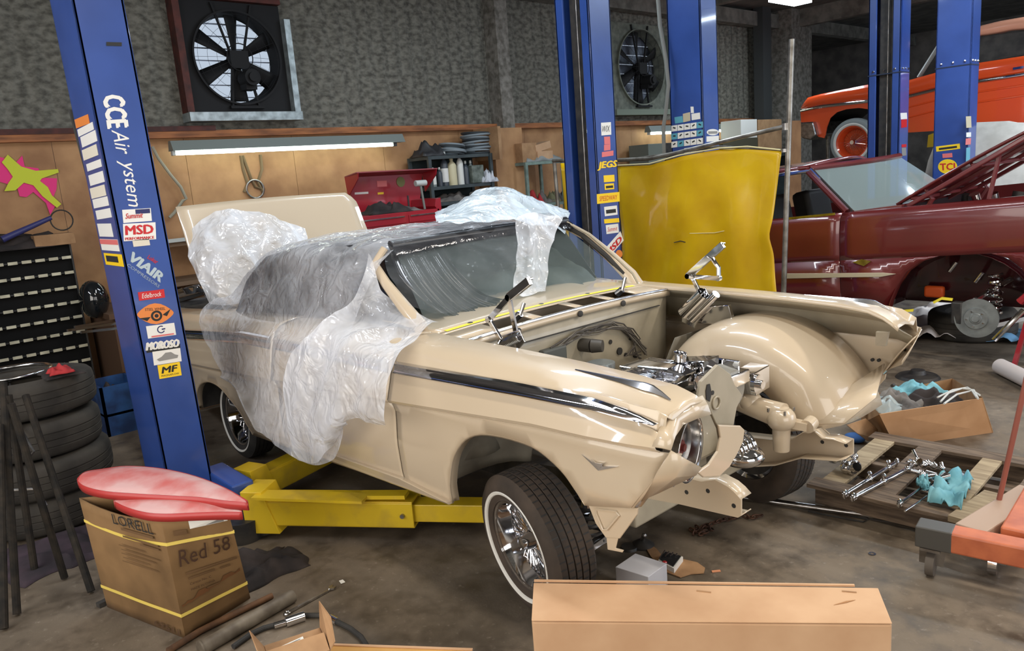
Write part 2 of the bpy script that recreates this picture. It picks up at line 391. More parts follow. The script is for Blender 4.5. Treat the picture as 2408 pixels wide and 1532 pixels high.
strip_lamp(.06, 2.86, 2.26, 'long lit strip lamp on the plywood wall above the open trunk lid')
strip_lamp(7.75, 11.3, 2.27, 'lit strip lamp glowing behind the blue post covered in part pictures')
t = thing('ceiling_lamp', 'bright fluorescent ceiling lamp at the top edge of the picture', 'lamp', (-4.6, 9.6, 4.1))
p1 = at('z', 4.12, 1818, 8); p2 = at('z', 4.12, 1885, -8)
obj('diffuser', MB().box((p1 + p2) / 2 + V((0, .1, 0)), (.3, .8, .05)), mat('lit_diffuser', (1, 1, 1), .5, emit=(.8, .95, 1.0), estr=9), t, smooth=0)
obj('housing', MB().box((p1 + p2) / 2 + V((0, .1, .07)), (.36, .9, .08)), white, t, smooth=0)
# ================================================================ two-post lifts
def sticker(par, o, xa, ya, mt, name='sticker', off=None, th=.0015, label=None, round_=False):
    o, xa, ya = V(o), V(xa), V(ya); n = xa.cross(ya).normalized()
    if round_:
        c = o + xa / 2 + ya / 2
        pts = [c + xa * .5 * math.cos(a * math.pi / 12) + ya * .5 * math.sin(a * math.pi / 12) for a in range(24)]
    else: pts = [o, o + xa, o + xa + ya, o + ya]
    return obj(name, MB().prism([p + n * .0008 for p in pts], n * th), mt, par, smooth=0, label=label)
def bars(par, o, xa, ya, mt, n=2, h=.0032):
    o, xa, ya = V(o), V(xa), V(ya); nn = xa.cross(ya).normalized()
    for k in range(n):
        f = (k + .25) / n; b = o + ya * f + nn * h; w_ = .88 - .15 * (k % 2)
        obj('print', MB().prism([b + xa * .12, b + xa * w_, b + xa * w_ + ya * .4 / n, b + xa * .12 + ya * .4 / n], nn * .0004), mt, par, smooth=0)
def letter(par, s, o, xa, ya, mt, shear=0, bold=.02, h=.0032, name='lettering'):
    o, xa, ya = V(o), V(xa), V(ya); n = xa.cross(ya).normalized()
    return obj(name, word(MB(), s, o + n * h, xa, ya, shear, bold), mt, par, smooth=0)
s_white = mat('sticker_white', sr(228, 226, 220), .5); s_red = mat('sticker_red', sr(196, 30, 36), .5); s_yel = mat('sticker_yellow', sr(240, 200, 30), .5)
s_org = mat('sticker_orange', sr(222, 130, 60), .5); s_grey = mat('sticker_grey', sr(140, 138, 134), .5); s_navy = mat('sticker_navy', sr(30, 34, 90), .5); s_pink = mat('sticker_pink', sr(214, 110, 110), .5)
s_tan = mat('tape_tan', sr(190, 178, 150), .7); s_cyan = mat('sticker_cyan', sr(90, 160, 180), .5); s_tape = mat('masking_tape', sr(214, 206, 188), .8)
LP = {}
def lift_post(key, x0, y0, opening, label, lean=0, H=3.75, sx=.36, sy=.26):
    """x0: plane of the face towards the shop front, y0: plane of the face towards the camera; opening: '+y' or '-y'"""
    t = thing('lift_post', label, 'car lift post', (x0 - sx / 2, y0 + sy / 2, 0), 'blue two-post lift columns'); LP[key] = t
    T = .02; mb = MB(); x1 = x0 - sx; y1 = y0 + sy
    back = y0 if opening == '+y' else y1 - T
    lip = y1 if opening == '+y' else y0
    dy = -T if opening == '+y' else 0
    mb.box((x0 - sx / 2, back + T / 2, H / 2), (sx, T, H))
    mb.box((x0 - T / 2, y0 + sy / 2, H / 2), (T, sy, H)); mb.box((x1 + T / 2, y0 + sy / 2, H / 2), (T, sy, H))
    for xx in (x0 - .045, x1 + .045): mb.box((xx, lip + dy + T / 2, H / 2), (.09, T, H))
    obj('column', mb, blue, t, smooth=0, bevel=.006)
    obj('base_plate', MB().box((x0 - sx / 2, y0 + sy / 2, .01), (sx + .16, sy + .2, .02)), blue, t, smooth=0)
    # inner slide, chain, ladder
    yi = y0 + sy / 2
    obj('carriage_rail', MB().box((x0 - sx / 2, yi, H / 2), (sx * .42, sy * .5, H - .2)), blackm, t, smooth=0)
    obj('cable', MB().cyl((x0 - sx * .42, (y1 if opening == '+y' else y0) + (-.03 if opening == '+y' else .03), .4), (x0 - sx * .42, (y1 if opening == '+y' else y0) + (-.03 if opening == '+y' else .03), H), .007, n=8), steel, t)
    mb = MB()
    for yy in (y0 + .05, y0 + .13, y0 + .21):
        mb.sphere((x0 + .002, yy, 2.62), .012, 8)
    BL = [(x0 + .002, yy, 2.62) for yy in (y0 + .05, y0 + .13, y0 + .21)] + [(x0 - xx, y0 - .002, 2.62) for xx in (.06, .18, .30)]
    for q_ in (BL if key in ('c4', 'c5') else []): obj('bolt', MB().sphere(q_, .014, 8), chromed, t)
    if key in ('c4', 'c5'): obj('joint_plate', MB().box((x0 - sx / 2, y0 + sy / 2, 2.58), (sx + .008, sy + .008, .012)), mat('seam_dark', (.01, .02, .05), .5), t, smooth=0)
    if lean: t.rotation_euler = lean
    return t
X1, Y1 = -2.07, -1.585
lift_post('c1', X1, Y1, '+y', 'near blue lift post covered in stickers behind the cardboard carton', lean=(.02, 0, 0), sx=.38, sy=.235)
lift_post('c2', -2.10, 2.0, '-y', 'blue lift post behind the white convertible, its dark channel facing us')
lift_post('c3', -2.05, 3.42, '+y', 'blue lift post with rows of small part pictures, rising behind the yellow screen')
lift_post('c4', -1.60, 6.62, '-y', 'far blue lift post in front of the raised orange car, dark channel open')
lift_post('c5', -.98, 6.92, '+y', 'bright blue lift post at right standing before the white covered car')
# --- stickers of the near post: face +X, reads with the post turned; u along +Y, z up
c1 = LP['c1']
def F1(px, py): p = at('x', X1 + .0, px, py); return V((X1, p.y, p.z))
def quad1(a, b, c, d):
    """four pixels: top-left, top-right, bottom-right, bottom-left -> o, xa, ya"""
    A, B, C, D = (V((0, p.y - Y1, p.z)) for p in (F1(*a), F1(*b), F1(*c), F1(*d)))
    # undo lean of the post (rotation about X through the base)
    off = V((X1, Y1, 0)); R = rotm(-.02, 0, 0); base = V((X1 - .18, Y1 + .13, 0))
    P = [base + R @ (q + off - base) for q in (A, B, C, D)]
    P = [V((X1, q.y, q.z)) for q in P]
    return P[3], P[2] - P[3], P[0] - P[3]
def stk1(q, mt, word_=None, wm=None, shear=0, name='sticker', inset=.12, bold=.02, **k):
    o, xa, ya = quad1(*q); s = sticker(c1, o, xa, ya, mt, **k)
    if word_: letter(s, word_, o + xa * inset + ya * .22, xa * (1 - 2 * inset), ya * .56, wm, shear, bold)
    return s, o, xa, ya
# vertical shop lettering, running down the post
def vword(s, q, mt, shear=0, bold=.02):
    o, xa, ya = quad1(*q)     # q: box corners; the word starts at the top and runs down
    top = o + ya; obj('lettering', word(MB(), s, V((X1 + .0012, 0, 0)) * 1 + V((0, top.y + 0, top.z)), -ya, xa, shear, bold), s_white, c1, smooth=0)
vword('CCE', ((240, 224), (294, 220), (306, 300), (252, 304)), s_white, 0, .12)
vword('Air', ((262, 306), (306, 304), (312, 362), (276, 366)), s_white, .35, .02)
vword('ystem', ((274, 378), (318, 374), (330, 486), (292, 492)), s_white, .35, .02)
s, o, xa, ya = stk1(((287, 494), (354, 490), (357, 520), (290, 525)), s_white, label='white sticker with red script and a flag')
letter(s, 'Summit', o + xa * .08 + ya * .3, xa * .62, ya * .42, s_red, .3, .03)
obj('flag', MB().prism([V((X1 + .003, 0, 0)) + V((0, (o + xa * a + ya * b).y, (o + xa * a + ya * b).z)) for a, b in ((.45, .96), (.96, .96), (.96, .62), (.45, .62))], (.0006, 0, 0)), s_navy, s, smooth=0)
s, o, xa, ya = stk1(((289, 527), (366, 523), (367, 563), (291, 568)), s_white, label='white sticker with large red letters')
letter(s, 'MSD', o + xa * .05 + ya * .34, xa * .88, ya * .58, s_red, 0, .09); letter(s, 'PERFORMANCE', o + xa * .04 + ya * .05, xa * .9, ya * .16, s_red, 0, .03)
stk1(((311, 566), (352, 563), (353, 577), (314, 581)), s_tape, name='tape')
def diag1(sw, a, b, hgt, mt, shear=0, bold=.03):
    A, B = F1(*a), F1(*b); dz = (F1(a[0], a[1] - hgt) - A).length
    xa = V((0, B.y - A.y, B.z - A.z)); ya = V((0, -xa.z, xa.y)).normalized() * dz
    letter(c1, sw, V((X1, A.y, A.z)), xa, ya, mt, shear, bold, h=.0015)
diag1('VIAIR', (312, 606), (390, 664), 24, mat('sticker_silver', sr(176, 190, 196), .4), 0, .08)
diag1('COMPRESSORS', (312, 622), (386, 676), 7, mat('sticker_silver2', sr(150, 164, 176), .4), 0, .02)
diag1('Lokar', (360, 606), (382, 620), 10, s_red)
stk1(((324, 688), (386, 679), (388, 700), (327, 708)), s_red, 'Edelbrock', s_white, .25)
o, xa, ya = quad1((320, 716), (408, 706), (410, 760), (324, 766)); n = 20
pts = []
for i in range(n): 
    a = 2 * math.pi * i / n; pts.append(V((X1, 0, 0)) + V((0, (o + xa * (.5 + .5 * math.cos(a)) + ya * (.5 + .5 * math.sin(a) * (1 - .5 * abs(math.cos(a)) ** 2))).y, (o + xa * (.5 + .5 * math.cos(a)) + ya * (.5 + .5 * math.sin(a) * (1 - .5 * abs(math.cos(a)) ** 2))).z)))
s = obj('sticker', MB().prism([p + V((.0008, 0, 0)) for p in pts], (.0015, 0, 0)), s_org, c1, smooth=0, label='orange winged oval sticker')
c = o + xa * .52 + ya * .4
obj('emblem', MB().lathe([(.028, .003), (.017, .003)], (X1, c.y, c.z), (1, 0, 0), 24).lathe([(.010, .003), (0, .003)], (X1, c.y, c.z), (1, 0, 0), 16).prism([V((X1 + .003, c.y + .03, c.z + .0)), V((X1 + .003, c.y + .075, c.z + .022)), V((X1 + .003, c.y + .05, c.z - .012))], (.0005, 0, 0)).prism([V((X1 + .003, c.y - .03, c.z)), V((X1 + .003, c.y - .085, c.z + .004)), V((X1 + .003, c.y - .05, c.z - .018))], (.0005, 0, 0)), ink, s, smooth=0)
letter(s, 'STEEL WHEEL', o + xa * .22 + ya * .66, xa * .56, ya * .13, ink, 0, .02)
s, o, xa, ya = stk1(((343, 768), (412, 761), (414, 788), (348, 797)), s_white)
c = o + xa * .5 + ya * .6
obj('emblem', MB().lathe([(.020, .003), (.0145, .003)], (X1, c.y, c.z), (1, 0, 0), 24, a0=.6, a1=5.4, ref=(0, 1, .3)).box((X1 + .003, c.y + .012, c.z), (.0006, .018, .007)), s_navy, s, smooth=0)
bars(s, o + ya * -.02, xa * 1.05, ya * .3, s_pink, 1)
o, xa, ya = quad1((340, 804), (424, 797), (423, 818), (342, 828)); letter(c1, 'MOROSO', o + ya * .1, xa, ya * .85, s_white, .25, .10, h=.003)
sticker(c1, o + xa * .03 - ya * .12, xa * .98, ya * .5, ink, th=.001)
s, o, xa, ya = stk1(((358, 828), (425, 821), (427, 850), (362, 860)), s_white, label='white sticker with a grey car drawing')
c = o + xa * .5 + ya * .5
mb = MB().prism([V((X1 + .003, (c + xa * a + ya * b).y, (c + xa * a + ya * b).z)) for a, b in ((-.38, -.1), (-.2, .05), (-.05, .3), (.15, .3), (.28, .08), (.4, 0), (.36, -.2), (-.3, -.25))], (.0006, 0, 0))
obj('drawing', mb, s_grey, s, smooth=0)
s, o, xa, ya = stk1(((370, 860), (423, 853), (427, 883), (375, 892)), s_yel)
letter(s, 'MF', o + xa * .12 + ya * .36, xa * .76, ya * .5, ink, .2, .10); letter(s, 'MAGNAFLOW', o + xa * .1 + ya * .12, xa * .8, ya * .14, ink, 0, .02)
# dark mark near the top
stk1(((250, 99), (286, 100), (286, 109), (250, 108)), ink, name='slot')
# stickers and paper notes of the narrow face (-Y face)
def edge(y, f0, f1, f2=None):
    z = F1(175 + .193 * y, y).z; return z
def note(y0, y1, f0, f1, mt, nm='paper_note', label=None, sk=0):
    z0, z1 = F1(175 + .193 * y1, y1).z, F1(175 + .193 * y0, y0).z; W = .38
    o = V((X1 - W + W * f0, Y1, z0)); return sticker(c1, o, V((W * (f1 - f0), 0, sk)), V((0, 0, z1 - z0)), mt, nm, label=label), o, V((W * (f1 - f0), 0, sk)), V((0, 0, z1 - z0))
random.seed(2)
note(262, 284, .05, .75, s_org); y = 288
for k, mt in enumerate([s_white, s_white, s_tape, s_white, s_white, s_tape, s_white, s_white]):
    h = random.choice([18, 22, 26]); note(y, y + h, .08 + random.uniform(0, .1), .85 + random.uniform(0, .1), mt, sk=.01); y += h + random.choice([2, 6, 10])
note(y, 556, .12, .8, s_white)
s, o, xa, ya = note(562, 590, .1, .95, s_white, 'sticker', 'small white and pink sticker'); sticker(s, o + ya * .55 + V((0, -.002, 0)), xa, ya * .42, s_pink, 'band')
s, o, xa, ya = note(597, 626, .15, 1.0, s_yel, 'sticker', 'small yellow sticker with a dark bar'); sticker(s, o + xa * .12 + ya * .3 + V((0, -.002, 0)), xa * .65, ya * .5, ink, 'print')
# --- stickers on the +X face of the second post
def mk(post, X, off=0):
    par = LP[post]
    def f(q, mt, w_=None, wm=None, shear=0, rd=False, nm='sticker', ins=.1, bold=.02, lab=None, low=.25, hh=.5):
        P = [at('x', X, *k) for k in q]; o, xa, ya = P[3], P[2] - P[3], P[0] - P[3]
        s = sticker(par, o, xa, ya, mt, nm, round_=rd, label=lab)
        if w_ == '#': bars(s, o, xa, ya, wm, 1)
        elif w_: letter(s, w_, o + xa * ins + ya * low, xa * (1 - 2 * ins), ya * hh, wm, shear, bold)
        return s
    return f
k2 = mk('c2', -2.10)
k2(((1413, 289), (1437, 288), (1437, 317), (1414, 319)), s_white, 'WIX', ink, .3)
k2(((1420, 322), (1434, 321), (1435, 339), (1421, 340)), s_pink); k2(((1420, 341), (1435, 340), (1435, 353), (1420, 355)), s_pink); k2(((1415, 358), (1444, 356), (1442, 366), (1415, 370)), s_pink)
o = [at('x', -2.10, *q) for q in ((1404, 402), (1451, 397), (1404, 380))]; letter(LP['c2'], 'JEGS', o[0], o[1] - o[0], o[2] - o[0], s_yel, .15, .10)
k2(((1419, 413), (1445, 411), (1445, 427), (1420, 429)), s_yel); k2(((1421, 433), (1444, 432), (1444, 445), (1422, 447)), s_yel, '#', ink, 0)
k2(((1403, 457), (1457, 449), (1457, 474), (1404, 480)), s_yel, 'SPEEDWAY', s_red, .2)
k2(((1420, 487), (1451, 483), (1452, 505), (1422, 509)), s_white, '#', ink)
k2(((1420, 516), (1456, 513), (1456, 523), (1421, 526)), s_yel); k2(((1424, 530), (1454, 526), (1455, 547), (1426, 551)), s_white, 'Summit', s_red, .3)
s = sticker(LP['c2'], at('x', -2.10, 1428, 610), at('x', -2.10, 1466, 566) - at('x', -2.10, 1428, 610), at('x', -2.10, 1420, 588) - at('x', -2.10, 1428, 610), s_white, label='white slanted sticker with red letters')
o, b_, c_ = at('x', -2.10, 1428, 606), at('x', -2.10, 1463, 566), at('x', -2.10, 1422, 588); letter(s, 'MSD', o, b_ - o, (c_ - o) * .8, s_red, 0, .09)
k2(((1447, 589), (1463, 588), (1464, 606), (1449, 608)), s_org, rd=True); k2(((1434, 614), (1462, 610), (1463, 624), (1437, 627)), s_yel, '#', ink, .2, True)
# --- rows of small part pictures on the -Y face of the third post
def kY(par, Y):
    def f(q, mt, w_=None, wm=None, shear=0, rd=False, nm='sticker', ins=.1, bold=.02, lab=None):
        P = [at('y', Y, *k) for k in q]; o, xa, ya = P[3], P[2] - P[3], P[0] - P[3]
        s = sticker(LP[par], o, xa, ya, mt, nm, round_=rd, label=lab)
        if w_ == '#': bars(s, o, xa, ya, wm, 1)
        elif w_: letter(s, w_, o + xa * ins + ya * .25, xa * (1 - 2 * ins), ya * .5, wm, shear, bold)
        return s
    return f
k3 = kY('c3', 3.42)
random.seed(5)
k3(((1586, 276), (1606, 272), (1607, 288), (1588, 291)), s_cyan, nm='picture_card'); k3(((1606, 268), (1623, 264), (1624, 284), (1607, 288)), s_tan, nm='picture_card')
k3(((1624, 251), (1632, 250), (1632, 266), (1625, 266)), s_white, nm='picture_card'); k3(((1626, 268), (1646, 265), (1647, 280), (1627, 283)), s_white, nm='picture_card')
for r in range(4):
    for c in range(5):
        if r == 3 and c < 2: continue
        x = 1579 + c * 15; y = 296 + r * 19 - c * 2
        s = k3(((x, y), (x + 14, y - 2), (x + 14, y + 12), (x, y + 14)), random.choice([s_white, s_white, s_white, s_cyan]), nm='picture_card')
        k = at('y', 3.42, x + 7, y + 5) - V((0, .003, 0)); obj('print', MB().box(k, (.03, .0006, .012), rotm(0, random.uniform(-.6, .6), 0)), ink, s, smooth=0)
k3x = mk('c3', -2.05)
k3x(((1661, 304), (1690, 302), (1690, 318), (1662, 319)), s_white, '#', s_grey, .2, True); k3x(((1661, 321), (1690, 319), (1690, 332), (1661, 334)), s_white)
k4 = mk('c4', -1.60)
for q, mt in ((((2117, 266), (2133, 265), (2133, 280), (2118, 281)), s_white), (((2119, 282), (2133, 280), (2132, 299), (2119, 301)), s_red), (((2120, 340), (2131, 339), (2131, 346), (2120, 347)), s_red), (((2120, 348), (2131, 348), (2131, 366), (2121, 367)), s_grey)): k4(q, mt)
k5 = kY('c5', 6.92)
k5(((2201, 345), (2259, 337), (2258, 350), (2202, 357)), s_yel, '#', ink, .2); k5(((2216, 362), (2240, 360), (2240, 370), (2217, 372)), s_pink)
k5(((2205, 376), (2252, 374), (2252, 408), (2207, 410)), s_yel, 'TCI', s_red, 0, True, bold=.08); 
k5x = mk('c5', -.98)
for q, mt in ((((2271, 274), (2284, 273), (2284, 300), (2272, 301)), s_tan), (((2272, 312), (2283, 311), (2283, 322), (2272, 323)), s_white), (((2271, 326), (2282, 325), (2282, 340), (2270, 341)), s_pink), (((2272, 348), (2282, 347), (2280, 380), (2271, 382)), s_cyan)): k5x(q, mt)
# control box and conduit behind the near post
obj('control_box', MB().box((-2.50, -1.47, 1.58), (.07, .12, .42)), blackm, LP['c1'], bevel=.01)
obj('hydraulic_hose', MB().tube([(-2.48, -1.58, 2.3), (-2.50, -1.55, 1.8), (-2.50, -1.54, 1.2), (-2.48, -1.54, .7), (-2.50, -1.54, .03)], .014, 8), blackr, LP['c1'])
obj('hydraulic_hose', MB().tube([at('y', 3.36, x, y) for x, y in ((1546, -20), (1552, 60), (1566, 140), (1572, 200), (1566, 260), (1560, 300), (1562, 372))], .018, 8), mat('hose_grey_old', sr(120, 122, 118), .6), LP['c3'])
# --- yellow swing arms of the near lift
def swing(par, name_lab, piv, end, z, wd, ht, tip):
    piv, end = V(piv), V(end); a = (end - piv); L = a.length; a.normalize(); r = V((-a.y, a.x, 0))
    mb = MB(); T = .012
    for s_ in (1, -1): mb.beam(piv + r * s_ * wd / 2, piv + a * L * .62 + r * s_ * wd / 2, T, ht)
    mb.beam(piv + V((0, 0, -ht / 2)) , piv + a * L * .62 + V((0, 0, -ht / 2)), wd, T)
    mb.beam(piv + a * L * .02 + V((0, 0, ht / 2)), piv + a * L * .62 + V((0, 0, ht / 2)), wd, T)
    t = obj('swing_arm', mb, yellowp, par, smooth=0, bevel=.003, label=name_lab)
    obj('extension_arm', MB().beam(piv + a * L * .55, end, wd * .72, ht * .72), yellowp, t, smooth=0, bevel=.004)
    obj('pivot_ear', MB().prism([piv - a * .09 + r * wd * .6 + V((0, 0, -ht * .85)), piv - a * .09 + r * wd * .6 + V((0, 0, ht * .95)), piv + a * .03 + r * wd * .6 + V((0, 0, ht * .95)), piv + a * .10 + r * wd * .6 + V((0, 0, -ht * .85))], -r * wd * 1.2), yellowp, t, smooth=0, bevel=.003)
    obj('stop_bolt', MB().cyl(piv + a * L * .58 + r * wd * .5, piv + a * L * .58 - r * (wd * .5 + .02), .012, n=8), steel, t)
    obj('lift_pad', MB().cyl(end + V((0, 0, ht * .36)), end + V((0, 0, ht * .36 + tip)), .06, n=20), blackr, t)
    return t
a_ = swing(LP['c1'], 'yellow swing arm running towards the front tire', (-1.70, -1.22, .15), (-.62, -.40, .13), .17, .14, .13, .05)
obj('stop_plate', MB().beam((-1.66, -1.28, .255), (-1.15, -.93, .245), .10, .014), yellowp, a_, smooth=0)
obj('stop_plate', MB().beam((-1.22, -.92, .242), (-1.02, -.77, .242), .07, .02), yellowp, a_, smooth=0)
swing(LP['c1'], 'yellow swing arm running back towards the rear wheel', (-2.05, -1.12, .15), (-2.35, -.25, .13), .17, .12, .13, .04)
obj('carriage', MB().box((-1.98, -1.30, .2), (.42, .12, .2)), blue, LP['c1'], smooth=0, bevel=.01)
obj('pivot_pin', MB().cyl((-1.72, -1.25, .01), (-1.72, -1.25, .27), .045, n=18), blackm, LP['c1'])
swing(LP['c2'], 'yellow swing arm of the far post', (-1.8, 1.75, .17), (-.35, .55, .17), .17, .14, .13, .05)
# ================================================================ white convertible on the near lift
CL = (-1.5, 0, 0)
chromes = mat('satin_chrome', (.75, .75, .76), .22, 1)
creamsh = mat('cream_shaded', sr(146, 140, 126), .6, c2=sr(118, 112, 100), scale=7)  # cream darkened in its colour for the shade inside the wheel wells
car = thing('classic_convertible', 'cream white classic convertible without hood or bumpers, chrome spear trim and whitewall tires', 'car', CL)
ZT = [(-4.45, .93), (-3.7, .985), (-2.6, 1.05), (-1.6, 1.10), (-.83, 1.115), (-.13, 1.108), (.21, 1.10), (.47, 1.088), (.62, 1.072), (.70, 1.045), (.76, 1.0)]
Z2 = [(-4.45, .81), (-3.4, .895), (-2.35, .985), (-.69, 1.03), (.1, 1.06), (.47, 1.068), (.69, 1.046), (.78, 1.0)]
Z4 = [(-4.45, .62), (-3.3, .683), (-2.4, .737), (-.65, .862), (.2, .932), (.76, .949)]
YIN = [(-4.5, .66), (-3.8, .70), (-.8, .72), (.5, .72), (.76, .70)]
YF = lambda x: ip([(-4.5, -.06), (-3.9, -.01), (-3.2, 0), (.45, 0), (.62, -.012), (.76, -.035)], x)      # plan taper at the ends
def ylow(x, z):
    zc = ip(Z4, x); d = zc - z
    return (ip([(0, 1.0), (.015, .975), (.06, .962), (.2, .972), (.35, .962), (.5, .93), (.7, .90)], max(d, 0))) + YF(x)
def side_upper(x0, x1, sgn, n):
    rows = []
    for i in range(n + 1):
        x = x0 + (x1 - x0) * i / n; zt, z2, z4 = ip(ZT, x), ip(Z2, x), ip(Z4, x); yi = ip(YIN, x); f = YF(x)
        pr = [(yi, zt - .015), (yi + .012, zt), (yi + .08, zt + .004), (.86 + f, zt - .006), (.905 + f, zt - .02), (.935 + f, zt - .05 if zt - .05 > z2 - .01 else z2 + .0), (.952 + f, min(z2 - .005, zt - .06)), (.965 + f, z2 - .05), (.985 + f, (z2 - .05) * .45 + z4 * .55), (1.0 + f, z4 + .006), (.995 + f, z4 - .004), (.975 + f, z4 - .015)]
        rows.append([V((x, sgn * y, z)) for y, z in pr])
    return MB().grid(rows)
def panel_low(outline, sgn, step=.045):
    """outline: (x, z) loop of a lower side panel; filled with a fine mesh that follows the side of the body"""
    pts = []
    n = len(outline)
    for i in range(n):
        a, b = V(outline[i]), V(outline[(i + 1) % n]); k = max(1, int((b - a).length / .04))
        for j in range(k): pts.append(a + (b - a) * j / k)
    N = len(pts); edges = [(i, (i + 1) % N) for i in range(N)]
    def inside(p):
        c = False; j = N - 1
        for i in range(N):
            if (pts[i].y > p.y) != (pts[j].y > p.y) and p.x < (pts[j].x - pts[i].x) * (p.y - pts[i].y) / (pts[j].y - pts[i].y) + pts[i].x: c = not c
            j = i
        return c
    x0 = min(p.x for p in pts); x1 = max(p.x for p in pts); z0 = min(p.y for p in pts); z1 = max(p.y for p in pts)
    ins = []
    x = x0
    while x < x1:
        z = z0
        while z < z1:
            p = V((x + .003, z + .002))
            if inside(p) and min((p - q).length for q in pts) > step * .45: ins.append(p)
            z += step
        x += step
    r = geometry.delaunay_2d_cdt(pts + ins, edges, [list(range(N))], 1, 1e-5)
    return MB().add([(p.x, sgn * ylow(p.x, p.y), p.y) for p in r[0]], r[2])
ARCHF = [(-.394, .449), (-.375, .539), (-.331, .655), (-.258, .752), (-.168, .804), (-.053, .826), (.084, .832), (.19, .822), (.297, .778), (.356, .733), (.403, .677), (.44, .606), (.472, .57)]
ARCHR = [(-3.34, .33), (-3.30, .43), (-3.20, .53), (-3.06, .575), (-2.93, .582), (-2.80, .565), (-2.66, .515), (-2.54, .45), (-2.46, .36), (-2.44, .325)]
def crs(L, m=3):
    o = []; n_ = len(L) - 1
    for i in range(n_ * m + 1):
        x = min(i / m, n_ - 1e-6); k = int(x); f = x - k; p = [V(L[max(k - 1, 0)]), V(L[k]), V(L[k + 1]), V(L[min(k + 2, n_)])]
        q = .5 * ((2 * p[1]) + (p[2] - p[0]) * f + (2 * p[0] - 5 * p[1] + 4 * p[2] - p[3]) * f * f + (3 * p[1] - 3 * p[2] + p[3] - p[0]) * f ** 3); o.append((q.x, q.y))
    return o
ARCHF = crs(ARCHF[:11]); ARCHR = crs(ARCHR)
def crease(x0, x1, n=12): return [(x0 + (x1 - x0) * i / n, ip(Z4, x0 + (x1 - x0) * i / n) - .013) for i in range(n + 1)]
fout = [(-.725, .432)] + [(-.394, .449)] + ARCHF[1:] + [(.60, .722), (.757, .935)] + crease(.75, -.725)[1:]
dout = [(-1.93, .352), (-.735, .430)] + crease(-.735, -1.93)
qout = [(-4.40, .40), (-3.34, .33)] + ARCHR[1:] + [(-1.94, .352)] + crease(-1.94, -4.42)
def arch_lip(arch, sgn):
    rows = []
    for x, z in arch:
        y = ylow(x, z); rows.append([V((x, sgn * y, z)), V((x, sgn * (y + .004), z + .006)), V((x, sgn * (y - .035), z + .004))])
    return MB().grid(rows)
